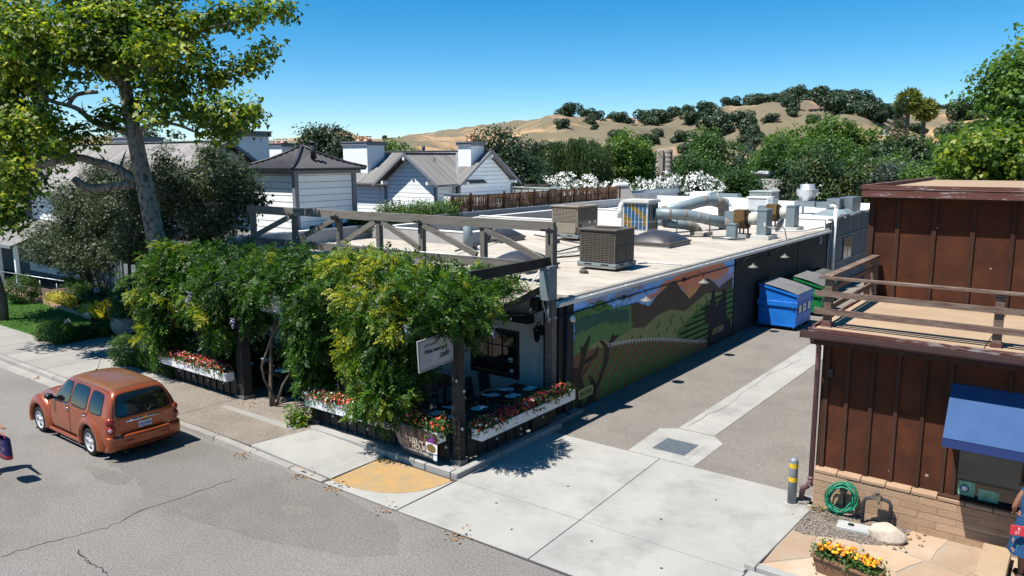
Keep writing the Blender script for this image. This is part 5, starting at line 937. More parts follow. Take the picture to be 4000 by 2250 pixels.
def hvac(name, x0, x1, y0, y1, z0, z1, mat, label, front='louvre', side='panel', split=.0, fan=1):
    t = thing(name, label, 'air conditioner', ((x0+x1)/2, (y0+y1)/2, z0)); mb = MB(); mb.bb((x0+.03, y0+.03, z0+.1), (x1-.03, y1-.03, z1-.05)); mb.build('cabinet', mat, t)
    mb = MB(); mb.bb((x0-.03, y0-.03, z1-.05), (x1+.03, y1+.03, z1)); mb.build('top_panel', mat, t, bevel=.01)
    mb = MB(); mb.bb((x0-.03, y0-.03, z0+.01), (x1+.03, y1+.03, z0+.1)); rl = mb.build('base_rail', 'hvac_rail', t)
    for a in (.2, .65): 
        piece('slot', (x0+(x1-x0)*(a+.08), y0-.032, z0+.055), ((x1-x0)*.2, .006, .04), 'grille_dark', rl); piece('slot', (x1+.032, y0+(y1-y0)*(a+.08), z0+.055), (.006, (y1-y0)*.2, .04), 'grille_dark', rl)
    mb = MB(); mb.bb((x0-.02, y0-.02, z0-.06), (x1+.02, y1+.02, z0+.01)); mb.build('kerb', 'old_concrete', t)
    za = z0+.1+(z1-z0-.15)*split
    def grille(ax, p, a0, a1, mat2='hvac_brown' if mat == 'hvac_brown' else mat):
        mb = MB(); mb.bb((a0, p+.0, za+.04), (a1, p+.012, z1-.1)) if ax == 'y' else mb.bb((p-.012, a0, za+.04), (p, a1, z1-.1)); mb.build('coil', 'grille_dark', t)
        mb = MB(); n = int((z1-.1-za-.04)/.055)
        for i in range(n):
            z = za+.05+i*.055
            if ax == 'y': mb.bb((a0, p-.022, z), (a1, p+.002, z+.03))
            else: mb.bb((p-.002, a0, z), (p+.016, a1, z+.02))
        m = max(2, int((a1-a0)/.14))
        for i in range(m+1):
            c = a0+(a1-a0)*i/m
            if ax == 'y': mb.bb((c-.006, p-.023, za+.03), (c+.006, p+.003, z1-.09))
            else: mb.bb((p-.003, c-.01, za+.03), (p+.02, c+.01, z1-.09))
        mb.build('grille', mat2, t)
    if front == 'louvre': grille('y', y0+.03, x0+.1, x1-.1)
    if side == 'grille': grille('x', x1-.03, y0+.1, y1-.1)
    if side == 'panel':
        for a, b in ((.08, .42), (.56, .92)):
            ya, yb = y0+(y1-y0)*a, y0+(y1-y0)*b; piece('access_panel', (x1-.026, (ya+yb)/2, z0+.1+.3), (.02, yb-ya, .5), mat, t)
    if split:
        piece('seam', ((x0+x1)/2, y0+.026, za), (x1-x0-.06, .012, .02), mat, t); piece('seam', (x1-.026, (y0+y1)/2, za), (.012, y1-y0-.06, .02), mat, t); piece('access_panel', ((x0*.35+x1*.65), y0+.024, (z0+.12+za)/2), ((x1-x0)*.55, .014, za-z0-.2), mat, t)
    if fan:
        r_ = min(x1-x0, y1-y0)*.36; cx, cy = (x0+x1)/2, (y0+y1)/2; mb = MB(); mb.lathe((cx, cy, z1), [(r_, 0), (r_, .02), (r_-.03, .02), (r_-.03, .003)], 24, cap=False); mb.build('fan_ring', mat, t)
        mb = MB(); mb.lathe((cx, cy, z1+.004), [(r_-.03, 0), (.0, 0.001)], 24); mb.build('fan_well', 'grille_dark', t); mb = MB()
        for k in range(9): rr2 = r_*(.2+k*.09); mb.lathe((cx, cy, z1+.012), [(rr2, 0), (rr2+.008, .006)], 20, cap=False)
        for k in range(4): mb.box((cx, cy, z1+.014), (2*r_-.05, .012, .006), rz=k*math.pi/4)
        mb.build('fan_guard', mat, t)
    return t
hvac('air_conditioner', -13.5, -12.12, 21.4, 22.72, 3.26, 4.45, 'hvac_brown', 'dark brown rooftop air conditioner with louvred front, nearest the mural wall')
a2 = hvac('air_conditioner', -19.4, -18.0, 28.45, 30.2, 3.3, 4.64, 'hvac_tan', 'tan rooftop air conditioner with a brand badge beside the white parapet', side='grille', split=.45)
piece('badge', (-18.0, 28.75, 3.78), (.02, .28, .1), 'trim_black', a2); text('lettering', 'YORK', .09, 'white_paint', a2, (-17.985, 28.68, 3.75), (0, 1, 0), (0, 0, 1), .002); piece('disconnect_box', (-18.12, 28.38, 3.72), (.14, .06, .34), 'hvac_tan', a2)
for y in (29.4, 29.9): piece('label_plate', (-17.99, y, 3.9), (.01, .14, .12), 'white_paint', a2)
hvac('air_conditioner', -18.8, -17.3, 51.0, 52.6, 3.45, 4.5, 'hvac_green', 'pale green rooftop air conditioner in front of the magnolia', side='grille', split=.45, fan=0)
hvac('air_conditioner', -17.2, -15.9, 46.3, 47.3, 3.45, 4.35, 'white_paint', 'low white rooftop cooler with louvred front near the far vents', fan=0)
t = hvac('air_conditioner', -34.1, -30.9, 45.0, 46.6, 3.85, 4.66, 'hvac_green', 'long pale rooftop unit with two dark fans behind the reed fence', front='none', side='none', fan=0)
for x in (-33.0, -31.8): mb = MB(); mb.lathe((x, 45.8, 4.66), [(.52, 0), (.47, .2), (.4, .2), (.4, .05)], 20, cap=False); mb.build('fan_ring', 'grille_dark', t)
for x in np.arange(-33.9, -31, .62): piece('panel_seam', (x, 44.99, 4.2), (.03, .03, .6), 'grille_dark', t)
piece('badge', (-30.88, 45.6, 4.35), (.02, .9, .35), 'gutter_brown', t); text('lettering', 'TRANE', .2, 'white_paint', t, (-30.86, 45.25, 4.28), (0, 1, 0), (0, 0, 1), .002) if False else None
# evaporative cooler with painted key pattern
M('key_blue', (.08, .3, .6), rough=.5); M('key_gold', (.6, .38, .05), rough=.5); M('key_dark', (.03, .03, .04), rough=.6); M('old_white', (.62, .6, .56), (.7, .69, .66), scale=3, c3=(.4, .33, .27), scale3=4, lo3=.62, hi3=.74, rough=.6)
co = thing('evaporative_cooler', 'white rooftop cooler with blue and gold key-patterned grilles on legs', 'cooler', (-16.8, 31.9, 3.2)); X0, X1, Y0, Y1, Z0, Z1 = -17.45, -16.1, 31.3, 32.45, 3.38, 4.78
mb = MB(); mb.bb((X0+.05, Y0+.05, Z0), (X1-.05, Y1-.05, Z1-.06)); mb.build('cabinet', 'old_white', co); mb = MB(); mb.bb((X0-.05, Y0-.05, Z1-.07), (X1+.05, Y1+.05, Z1)); mb.bb((X0, Y0, Z1), (X1, Y1, Z1+.05)); mb.build('frame', 'old_white', co); mb = MB(); mb.bb((X0-.02, Y0-.02, Z0-.1), (X1+.02, Y1+.02, Z0)); mb.build('base_frame', 'old_white', co)
for x in (X0+.05, X1-.05):
    for y in (Y0+.05, Y1-.05): beam('leg', (x, y, 3.12), (x, y, Z0-.08), .06, .06, 'old_white', co)
for i in range(6):
    for (za, zb) in ((3.5, 3.82), (3.86, 4.64)):
        w_ = (X1-X0-.2)/6; xa = X0+.1+i*w_; nn = 2 if zb < 4 else 5
        for j in range(nn):
            zc = za+(zb-za)*(j+.5)/nn; piece('key_tile', (xa+w_/2, Y0+.045, zc), (w_-.035, .02, (zb-za)/nn-.004), 'key_gold' if (i+j+(0 if zb < 4 else 1)) % 5 in (1, 2) else 'key_blue', co)
            m2 = MB(); c = (xa+w_/2, Y0+.03, zc); h = (zb-za)/nn*.36; ww = w_*.3
            for (dx, dz, lx, lz) in ((0, h, ww*2, .014), (0, -h, ww*1.4, .014), (-ww, 0, .014, h*2), (ww, .2*h, .014, h*1.6), (0, 0, ww, .014)): m2.bb((c[0]+dx-lx/2, c[1]-.006, c[2]+dz-lz/2), (c[0]+dx+lx/2, c[1]+.006, c[2]+dz+lz/2))
            m2.build('key_pattern', 'key_dark', co)
for i in range(5):
    for (za, zb) in ((3.5, 3.82), (3.86, 4.64)):
        w_ = (Y1-Y0-.2)/5; ya = Y0+.1+i*w_; piece('key_tile', (X1-.045, ya+w_/2, (za+zb)/2), (.02, w_-.05, zb-za), 'key_gold' if i % 2 else 'key_blue', co); piece('key_bar', (X1-.03, ya+w_*.3, (za+zb)/2), (.012, .02, zb-za-.06), 'key_dark', co); piece('key_bar', (X1-.03, ya+w_*.65, (za+zb)/2), (.012, .02, zb-za-.06), 'key_dark', co)
def duct(name, pts, r, label, bands=(), mat='galv_paint', supports=(), n=20):
    t = thing(name, label, 'duct', tuple(pts[0])); P = [Vector(p) for p in pts]; Q = [P[0]]
    for i in range(1, len(P)-1):
        a = (P[i-1]-P[i]).normalized()*min(.35, (P[i-1]-P[i]).length*.45); b = (P[i+1]-P[i]).normalized()*min(.35, (P[i+1]-P[i]).length*.45)
        for k in range(7): s = k/6; Q.append((1-s)**2*(P[i]+a)+2*s*(1-s)*P[i]+s*s*(P[i]+b))
    Q.append(P[-1]); mb = MB(); mb.tube(Q, r, n); mb.build('pipe', mat, t)
    L = [0]
    for a, b in zip(Q[:-1], Q[1:]): L.append(L[-1]+(b-a).length)
    def at(d):
        d = max(0, min(d, L[-1]-1e-4))
        for i in range(len(Q)-1):
            if L[i+1] >= d: return Q[i].lerp(Q[i+1], (d-L[i])/(L[i+1]-L[i]+1e-9))
    for (f, w_) in bands:
        c = L[-1]*f; m2 = MB(); m2.tube([at(c-w_/2+w_*k/5) for k in range(6)], r*1.035, n); m2.build('tape_band', 'tape_wrap', t)
    for (x, y, z) in supports: m2 = MB(); m2.tube([(x, y, 3.12), (x, y, z)], .03, 6); m2.build('support', 'galv', t)
    return t
duct('duct', [(-16.1, 31.95, 4.22), (-14.9, 33.0, 4.12), (-13.2, 34.1, 3.68)], .25, 'long pale blue duct running from the patterned cooler to the rusty blower', ((.18, .12), (.38, .1), (.56, .14), (.66, .1), (.93, .45)), supports=((-15.3, 32.6, 4.0), (-14.1, 33.5, 3.7)))
duct('duct', [(-16.9, 33.4, 4.05), (-15.6, 36.6, 4.62), (-15.15, 37.6, 4.45), (-15.1, 37.7, 3.1)], .27, 'second pale duct rising behind and bending down to the roof in a wrapped elbow', ((.1, .3), (.55, .2), (.78, 1.1)), supports=((-16.0, 35.6, 4.1),))
duct('duct', [(-15.9, 32.6, 3.75), (-15.1, 34.0, 3.55), (-14.85, 34.2, 3.1)], .22, 'short stained duct elbow dropping to a roof kerb under the long duct', ((.72, .7),))
mb = MB(); mb.box((-14.8, 34.2, 3.2), (.8, .8, .2)); tag(mb.build('roof_kerb', 'roof_coat', bevel=.02), 'square sheet-metal kerb under the stained duct elbow', 'kerb')
def updraft(x, y, h, w_, d, label, base=True):
    t = thing('vent_shaft', label, 'vent', (x, y, 3.12)); mb = MB(); mb.bb((x-w_/2, y-d/2, 3.15), (x+w_/2, y+d/2, 3.12+h)); mb.bb((x-w_/2-.02, y-d/2-.02, 3.12+h-.06), (x+w_/2+.02, y+d/2+.02, 3.12+h-.02)); mb.build('shaft', 'galv_paint', t)
    if base: mb = MB(); mb.bb((x-w_/2-.2, y-d/2-.2, 3.1), (x+w_/2+.2, y+d/2+.2, 3.3)); mb.build('kerb', 'old_white', t)
    return t
updraft(-12.85, 33.0, .72, .42, .3, 'short square metal vent at the end of the long duct', False); updraft(-11.85, 34.2, 1.32, .42, .75, 'tall square metal vent behind the satellite dish'); updraft(-12.1, 38.9, 1.25, .42, .75, 'tall square metal vent farthest toward the white parapet')
def blower(x, y, label):
    t = thing('blower', label, 'blower', (x, y, 3.12)); A = Matrix(((0, 0, 1), (1, 0, 0), (0, 1, 0)))
    mb = MB(); mb.lathe((x-.28, y, 3.95), [(.42, 0), (.42, .5)], 18, A); mb.bb((x-.28, y-.42, 3.95), (x+.22, y+.1, 4.4)); mb.build('housing', 'blower_rust', t)
    mb = MB(); mb.lathe((x+.22, y, 3.95), [(.36, 0), (.4, .06), (.3, .1)], 18, A); mb.build('flange', 'grille_dark', t); mb = MB(); mb.lathe((x+.28, y, 3.98), [(.27, 0), (.27, .5)], 18, A); mb.build('inlet_duct', 'duct_white', t)
    mb = MB(); mb.bb((x-.75, y-.3, 3.75), (x-.28, y+.3, 4.3)); mb.build('outlet_box', 'galv_paint', t)
    for sx in (-.22, .16):
        for sy in (-.28, .28): beam('leg', (x+sx, y+sy, 3.12), (x+sx, y+sy, 3.65), .06, .06, 'steel_dark', t)
    mb = MB(); mb.bb((x-.35, y-.35, 3.1), (x+.3, y+.35, 3.3)); mb.build('plinth', 'grey_stucco', t); return t
blower(-12.8, 34.1, 'rusty brown blower joined to the vent behind the satellite dish'); blower(-13.0, 38.9, 'rusty blower farther back, joined to the far square vent')
# satellite dish
t = thing('satellite_dish', 'grey satellite dish on the roof edge above the alley', 'satellite dish', (-11.0, 33.9, 3.2)); A = Vector((-.75, -.62, .25)).normalized().to_track_quat('Z', 'Y').to_matrix() @ Matrix.Rotation(.0, 3, 'Z')
A = Vector((-.92, .12, .35)).normalized().to_track_quat('Z', 'Y').to_matrix(); mb = MB(); mb.lathe((-11.0, 33.9, 3.78), [(0.001, -.0), (.12, .012), (.24, .045), (.34, .09), (.345, .085), (.24, .035), (.12, .0), (.001, -.012)], 26, A, cap=False); mb.build('dish', 'galv', t)
mb = MB(); mb.tube([(-10.95, 33.9, 3.74), (-10.85, 33.95, 3.6), (-10.75, 33.95, 3.1), (-10.68, 33.9, 2.85)], .025, 8); mb.build('mast', 'galv', t); mb = MB(); mb.tube([(-10.95, 33.9, 3.5), (-11.65, 33.7, 3.75)], .014, 6); mb.build('arm', 'galv', t); mb = MB(); mb.box((-11.65, 33.7, 3.8), (.07, .07, .14)); mb.build('receiver', 'pvc_white', t)
# skylights
def skylight(x, y, w_, d, label, rz=0):
    t = thing('skylight', label, 'skylight', (x, y, 3.12), rz, 'domed roof skylights'); mb = MB(); mb.box((0, 0, .06), (w_-.08, d-.08, .14)); mb.build('kerb', 'old_concrete', t, False); mb = MB(); mb.box((0, 0, .16), (w_, d, .07)); mb.build('frame', 'skylight_frame', t, False, bevel=.01)
    n = 12; V = []; 
    for i in range(n+1):
        for j in range(n+1):
            u, v = i/n*2-1, j/n*2-1; V.append((u*w_*.47, v*d*.47, .19+.42*math.sqrt((1-u*u)*(1-v*v))))
    mb = MB(); mb.smooth = True; mb.add(V, [(i*(n+1)+j, (i+1)*(n+1)+j, (i+1)*(n+1)+j+1, i*(n+1)+j+1) for i in range(n) for j in range(n)]); mb.build('dome', 'skylight_dome', t, False); return t
skylight(-14.55, 29.3, 2.0, 2.1, 'dark domed skylight in front of the patterned cooler'); skylight(-21.2, 26.8, 1.9, 1.9, 'dark domed skylight seen through the middle of the pergola truss'); skylight(-14.9, 20.2, 1.7, 1.9, 'dark domed skylight behind the tall pergola post'); skylight(-19.2, 38.4, 2.1, 2.1, 'dark domed skylight behind the raised duct')
mb = MB(); mb.lathe((-19.75, 23.17, 3.1), [(.19, 0), (.19, 1.0), (.16, 1.02)], 20); tag(mb.build('vent_pipe', 'galv_paint'), 'fat pale blue vent pipe standing behind the pergola truss', 'vent pipe')
# curved white pipe beside the cooler
duct('roof_pipe', [(-18.0, 32.2, 3.9), (-18.0, 32.25, 4.62), (-17.4, 32.3, 4.64)], .15, 'white elbow pipe beside the patterned cooler', (), 'white_paint')
# loose roof pipes
for k, (pts, r_, m_, l) in enumerate([([(-16.8, 17.9, 3.3), (-14.7, 22.6, 3.3), (-14.0, 24.6, 3.3)], .035, 'pipe_dark', 'dark gas pipe on blocks running across the near roof'), ([(-19.3, 21.9, 3.25), (-21.1, 27.8, 3.25)], .035, 'pipe_dark', 'dark pipe lying across the roof behind the truss'), ([(-20.2, 28.3, 3.3), (-16.2, 26.3, 3.3), (-15.7, 23.0, 3.3)], .03, 'pipe_dark', 'bent dark pipe run beside the tan air conditioner'), ([(-12.1, 22.9, 3.22), (-11.9, 23.4, 3.22), (-10.85, 23.6, 3.2)], .025, 'pvc_white', 'white drain pipe from the dark air conditioner to the gutter'), ([(-16.4, 17.8, 3.2), (-15.2, 21.0, 3.35), (-15.1, 24.0, 3.35)], .02, 'galv', 'thin conduit on small blocks near the terrace'), ([(-13.6, 32.6, 3.2), (-12.2, 32.9, 3.2)], .05, 'galv', 'loose metal tube lying in front of the short vent'), ([(-12.4, 36.9, 3.22), (-11.2, 37.6, 3.25), (-10.95, 40.2, 3.25)], .04, 'pvc_white', 'pipe fittings near the white parapet')]):
    mb = MB(); mb.tube([Vector(p) for p in pts], r_, 6); tag(mb.build('roof_pipe', m_), l, 'pipe')
blk = thing('pipe_blocks', 'small wooden blocks holding up the roof pipes', 'blocks', (-16, 22, 3.12))
for (x, y) in ((-16.2, 19.4), (-15.4, 21.2), (-14.4, 23.8), (-19.8, 23.6), (-20.6, 26.4), (-18.3, 27.3), (-16.3, 26.0), (-15.0, 18.9), (-13.6, 24.6)): piece('block', (x, y, 3.2), (.1, .3, .16), 'weathered', blk)
mb = MB(); mb.tube([(-14.2, 20.7, 3.12), (-14.25, 20.75, 3.6)], .04, 6); tag(mb.build('pipe_stub', 'pipe_dark'), 'short rusty pipe stub left of the dark air conditioner', 'pipe')
rock('debris', (-12.75, 20.55, 3.18), (.17, .1, .09), 'skylight_frame', 3, 'broken brown block lying on the roof by the dark air conditioner', 'block')
# shiny round vents
M('shiny', (.62, .64, .66), rough=.38, metal=.6)
t = thing('dome_vent', 'shiny mushroom vent on the far roof', 'vent', (-18.3, 45.4, 3.4)); mb = MB(); mb.lathe((-18.3, 45.4, 3.4), [(.3, 0), (.3, .3), (.5, .35), (.52, .45), (.38, .52), (.36, .7), (.25, .85), (.0, .9)], 24); mb.build('cap', 'shiny', t); mb = MB(); mb.tube([(-18.7, 45.4, 3.4), (-18.7, 45.4, 4.6)], .02, 6); mb.build('rod', 'galv', t)
t = thing('exhaust_fan', 'big shiny upblast exhaust fan on a metal duct, before the magnolia', 'exhaust fan', (-13.8, 46.7, 3.4)); mb = MB(); mb.lathe((-13.75, 46.7, 4.2), [(.42, 0), (.42, .22), (.56, .3), (.6, .62), (.6, .66), (.4, .67), (.4, .92), (.36, .95), (0, .96)], 28); mb.build('bowl', 'shiny', t)
mb = MB(); mb.bb((-14.35, 46.3, 3.85), (-13.2, 47.1, 4.2)); mb.bb((-13.2, 46.5, 3.8), (-12.2, 47.3, 4.15)); mb.bb((-12.6, 46.6, 3.4), (-11.9, 47.6, 4.35)); mb.bb((-12.1, 47.4, 3.4), (-11.4, 49.4, 4.4)); mb.build('duct_box', 'galv', t)
for x, y in ((-14.25, 46.4), (-14.0, 47.0), (-13.9, 46.4)): beam('leg', (x, y, 3.4), (x, y, 3.9), .06, .06, 'galv', t)
mb = MB(); mb.add([(-13.2, 45.6, 3.42), (-11.0, 45.6, 3.42), (-11.0, 48.2, 3.42), (-13.2, 48.2, 3.42), (-12.6, 46.3, 3.75), (-11.6, 46.3, 3.75), (-11.6, 47.6, 3.75), (-12.6, 47.6, 3.75)], [(0, 1, 5, 4), (1, 2, 6, 5), (2, 3, 7, 6), (3, 0, 4, 7), (4, 5, 6, 7)]); mb.build('hood_flashing', 'galv_paint', t)
mb = MB(); mb.tube([(-10.62, 41.0, .1), (-10.62, 41.0, 4.15)], .09, 10); mb.tube([(-10.62, 41.0, 4.1), (-10.64, 41.0, 4.22), (-10.75, 41.0, 4.28), (-10.9, 41.0, 4.24)], .085, 10); tag(mb.build('vent_pipe', 'pvc_white'), 'tall white plastic pipe with a bent top on the corrugated shed wall', 'pipe')
# ------------------------------------------------------------ rear building with corrugated wall
rb = thing('rear_shed', 'grey corrugated metal shed behind the cafe, facing the alley', 'building', (-18, 50, 0))
mb = MB(); mb.bb((-27, 40.7, 2.8), (-10.9, 60, 3.42)); mb.build('roof', 'white_coat', rb); mb = MB(); mb.bb((-27, 59.8, 0), (-10.9, 60, 3.4)); mb.bb((-27, 40.62, 0), (-10.9, 40.69, 3.4)); mb.build('wall', 'grey_stucco', rb)
mb = MB(); V = []; n = 520
for i in range(n+1): y = 40.7+19.3*i/n; x = -10.72+.05*math.sin(i*2*math.pi/8); V += [(x, y, 0), (x, y, 3.55)]
mb.smooth = False; mb.add(V, [(2*i, 2*i+2, 2*i+3, 2*i+1) for i in range(n)]); mb.build('corrugated_wall', 'corr_grey', rb, recalc=False)
for i, y in enumerate(np.arange(40.8, 59.5, 1.1)): piece('cap_sheet', (-10.8, y+.55, 3.56+.05*((i*7) % 3)), (.25, 1.08, .1), 'corr_grey', rb)
for z in (1.3, 2.6): piece('girt', (-10.66, 50.3, z), (.04, 19, .08), 'corr_grey', rb)
mb = MB(); mb.bb((-10.68, 43.0, 1.3), (-10.62, 44.6, 2.5)); f = mb.build('window', 'corr_grey', rb); piece('pane', (-10.615, 43.4, 1.9), (.01, .7, 1.05), 'glass_dark', f); piece('pane', (-10.615, 44.2, 1.9), (.01, .7, 1.05), 'glass_dark', f)
wp = thing('white_parapet', 'long bright white parapet wall across the far roofs', 'parapet wall', (-19, 57, 3.2))
mb = MB(); mb.bb((-27.5, 54.0, 3.0), (-17.9, 54.3, 3.85)); mb.build('wall', 'white_coat', wp); mb = MB(); mb.bb((-24.3, 53.8, 3.0), (-22.9, 55.2, 4.2)); mb.build('block', 'white_coat', wp); mb = MB(); mb.bb((-22.9, 54.4, 3.8), (-20.9, 55.2, 4.1)); mb.build('box', 'galv_paint', wp)
mb = MB(); mb.bb((-27.5, 42, 3.3), (-27.2, 54, 4.05)); mb.build('side_wall', 'grey_stucco', wp); mb = MB(); mb.bb((-27.55, 41.95, 4.05), (-27.1, 54.05, 4.1)); mb.build('coping', 'galv_paint', wp)
# low white building with flat roof behind the reed fence
lb = thing('low_building', 'low white flat-roofed building behind the reed fence', 'building', (-33, 44, 0)); mb = MB(); mb.bb((-38, 45.2, 0), (-28.2, 60, 3.9)); mb.bb((-32.6, 36.2, 0), (-28.2, 45.2, 3.9)); mb.build('wall', 'white_coat', lb); mb = MB(); mb.bb((-32.7, 36.1, 3.9), (-28.1, 36.35, 4.5)); mb.bb((-28.35, 36.35, 3.9), (-28.1, 60, 4.2)); mb.build('parapet', 'white_coat', lb); mb = MB(); mb.bb((-32.75, 36.05, 4.5), (-28.05, 36.4, 4.56)); mb.bb((-28.4, 36.4, 4.2), (-28.05, 60, 4.25)); mb.build('coping', 'galv_paint', lb)
M('shingle_old', (.4, .36, .33), (.32, .3, .28), scale=6, rough=.9, rnd=.15)
gt = thing('roof_gable', 'small white-edged gable of shingles standing up from the far roof', 'gable', (-27, 47, 3.3)); mb = MB(); mb.prism([(-28.2, 47.0, 3.3), (-25.5, 47.0, 3.3), (-26.8, 47.0, 4.9)], (0, 1.6, 0)); mb.build('body', 'shingle_old', gt); mb = MB(); mb.add([(-28.4, 46.9, 3.2), (-28.4, 48.7, 3.2), (-26.8, 48.7, 5.0), (-26.8, 46.9, 5.0), (-28.1, 46.9, 3.2), (-28.1, 48.7, 3.2), (-26.6, 48.7, 4.9), (-26.6, 46.9, 4.9)], [(0, 1, 2, 3), (4, 7, 6, 5), (0, 3, 7, 4), (3, 2, 6, 7)]); mb.build('barge_board', 'white_paint', gt)
# reed fence and rooftop hedge
M('fence_rust', (.12, .045, .022), (.085, .032, .02), scale=6, rough=.85, rnd=.15); M('reed', (.35, .22, .12), (.2, .11, .06), scale=30, rough=.9); M('reed_pale', (.5, .42, .38), rough=.9)
rf = thing('reed_fence', 'reddish reed screen fence with posts on the cafe roof', 'fence', (-26.1, 37, 3.9))
FXr = -26.1
mb = MB(); rg = random.Random(2); 
for k in range(1500):
    y = 29.3+k*.0113; h = rg.uniform(.75, .86); mb.tube([(FXr+rg.uniform(-.02, .02), y, 3.98), (FXr+rg.uniform(-.02, .02), y+rg.uniform(-.05, .05), 3.98+h)], rg.uniform(.006, .012), 3, cap=False)
    if k % 5 == 0: pass
mb.build('reeds', 'reed', rf, kind='stuff'); mb = MB()
for k in range(700): y = 29.3+k*.0242; mb.tube([(FXr-.03, y, 4.0), (FXr-.03, y+rg.uniform(-.04, .04), 4.7)], .006, 3, cap=False)
mb.build('pale_reeds', 'reed_pale', rf, kind='stuff')
for k, y in enumerate(np.arange(29.4, 46.5, 1.42)): piece('fence_post', (FXr+.05, y, 4.42 if k % 2 else 4.38), (.09, .1, 1.05 if k % 2 else .92), 'fence_rust', rf)
for z in (4.05, 4.4, 4.78): piece('rail', (FXr+.03, 37.8, z), (.03, 17, .05 if z > 4.7 else .025), 'fence_rust', rf)
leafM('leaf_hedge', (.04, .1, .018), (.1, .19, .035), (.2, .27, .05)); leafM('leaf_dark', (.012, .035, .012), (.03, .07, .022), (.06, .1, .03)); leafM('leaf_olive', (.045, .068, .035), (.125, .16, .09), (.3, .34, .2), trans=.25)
hd = thing('rooftop_hedge', 'bright green hedge growing in a planter on the cafe roof', 'hedge', (-26.2, 27, 3.3)); foliage('foliage', [(-26.3, 24.9+i*.42, 4.1+.08*math.sin(i*1.3), .55, .42, .5) for i in range(12)], 9000, .11, 'leaf_hedge', hd, 'oval', clump=.14, per=12, shell=.8, tint=.45, kind='stuff'); mb = MB(); mb.bb((-26.75, 24.6, 3.1), (-25.9, 29.9, 3.75)); mb.build('planter', 'grey_stucco', hd)
hd = thing('rooftop_shrub', 'low dark shrub spilling over the roof planter left of the bright hedge', 'shrub', (-28.2, 24, 3.3)); foliage('foliage', [(-28.0+i*.3, 24.2, 3.75, .35, .5, .35) for i in range(5)]+[(-28.2, 23.2, 3.7, .4, .6, .3)], 3500, .1, 'leaf_dark', hd, 'kite', clump=.12, per=12, tint=.5, kind='stuff'); mb = MB(); mb.bb((-28.4, 22.9, 0), (-26.9, 24.6, 3.5)); mb.build('planter', 'grey_stucco', hd)
# ------------------------------------------------------------ dumpsters
M('dump_blue', (.01, .16, .62), (.015, .2, .7), scale=2, c3=(.05, .09, .2), scale3=4, lo3=.62, hi3=.72, rough=.45, bump=.1, bscale=6); M('dump_green', (.01, .19, .05), (.015, .24, .07), scale=2, c3=(.03, .1, .04), scale3=4, lo3=.62, hi3=.72, rough=.45, bump=.1, bscale=6); M('lid_grey', (.13, .13, .14), (.17, .17, .175), scale=4, rough=.6); M('tyre', (.02, .02, .021), rough=.85); M('dump_dark', (.02, .025, .03), rough=.5)
def dumpster(x0, x1, y0, y1, z1, z2, mat, label, lid='lid_grey'):
    t = thing('dumpster', label, 'dumpster', ((x0+x1)/2, (y0+y1)/2, 0)); zb = .17
    def side(y, n): mb = MB(); mb.prism([(x0, y, zb), (x1, y, zb), (x1+.02, y, z1), (x0, y, z2)], (0, n*.05, 0)); return mb
    mb = MB()
    mb.add([(x0, y0, zb), (x1, y0, zb), (x1+.02, y0, z1-.04), (x0, y0, z2-.04), (x0, y1, zb), (x1, y1, zb), (x1+.02, y1, z1-.04), (x0, y1, z2-.04)], [(0, 1, 2, 3), (4, 7, 6, 5), (0, 4, 5, 1), (1, 5, 6, 2), (3, 7, 4, 0), (3, 2, 6, 7)]); mb.build('body', mat, t, bevel=.01)
    mb = MB()
    for y in (y0, y1): mb = MB(); mb.box(((x0+x1)/2, y, z1*.72), (x1-x0+.1, .12, .2)); mb.box((x1-.1, y, z1*.72), (.05, .14, .3)); mb.box((x0+.4, y, z1*.72+.13), (.03, .1, .1)); mb.box((x0+.95, y, z1*.72+.13), (.03, .1, .1)); mb.build('lift_pocket', mat, t, bevel=.008)
    mb = MB(); mb.bar((x0-.02, y0-.02, z2-.06), (x1+.04, y0-.02, z1-.06), .06, .07); mb.box((x1+.03, (y0+y1)/2, z1-.08), (.06, y1-y0+.08, .09)); mb.build('rim', mat, t); mb = MB(); mb.box(((x0+x1)/2, y0-.015, zb+.03), (x1-x0, .04, .07)); mb.build('base_rail', mat, t)
    for z in (.62, 1.05): mb = MB(); mb.box((x1+.02, (y0+y1)/2, z), (.04, y1-y0, .05)); mb.build('side_rib', mat, t)
    for k in range(2):
        ya = y0+.02+(y1-y0)*k/2; yb = y0-.02+(y1-y0)*(k+1)/2; n = 40; V = []
        for i in range(n+1):
            y = ya+(yb-ya)*i/n; zz = .022*(1 if (i % 5) in (1, 2) else 0)
            for u in (0, .25, .5, .75, 1): V.append((x0+.04+(x1-x0)*u, y, z2+(z1-z2)*u+zz+.04*math.sin(math.pi*u)))
        mb = MB(); mb.add(V, [(i*5+j, i*5+j+1, (i+1)*5+j+1, (i+1)*5+j) for i in range(n) for j in range(4)]); o = mb.build('lid', lid, t); md = o.modifiers.new('s', 'SOLIDIFY'); md.thickness = .03
    for x in (x0+.15, x1-.12):
        for y in (y0+.15, y1-.15):
            mb = MB(); mb.lathe((x, y-.025, .085), [(.085, 0), (.085, .05)], 14, Matrix(((1, 0, 0), (0, 0, 1), (0, 1, 0)))); w_ = mb.build('caster', 'tyre', t); piece('fork', (x, y-.035, .12), (.05, .012, .1), 'galv', w_)
    return t
d = dumpster(-10.5, -9.02, 30.1, 32.05, 1.45, 1.8, 'dump_blue', 'bright blue dumpster with ribbed grey lids against the black alley wall')
for y, w_ in ((30.45, .28), (31.0, .4), (31.6, .28)): piece('sticker', (-8.975+.0, y, .84), (.008, w_, .3), 'ban_cream', d)
text('lettering', 'W', .2, 'dump_dark', d, (-8.968, 30.9, .78), (0, 1, 0), (0, 0, 1), .002)
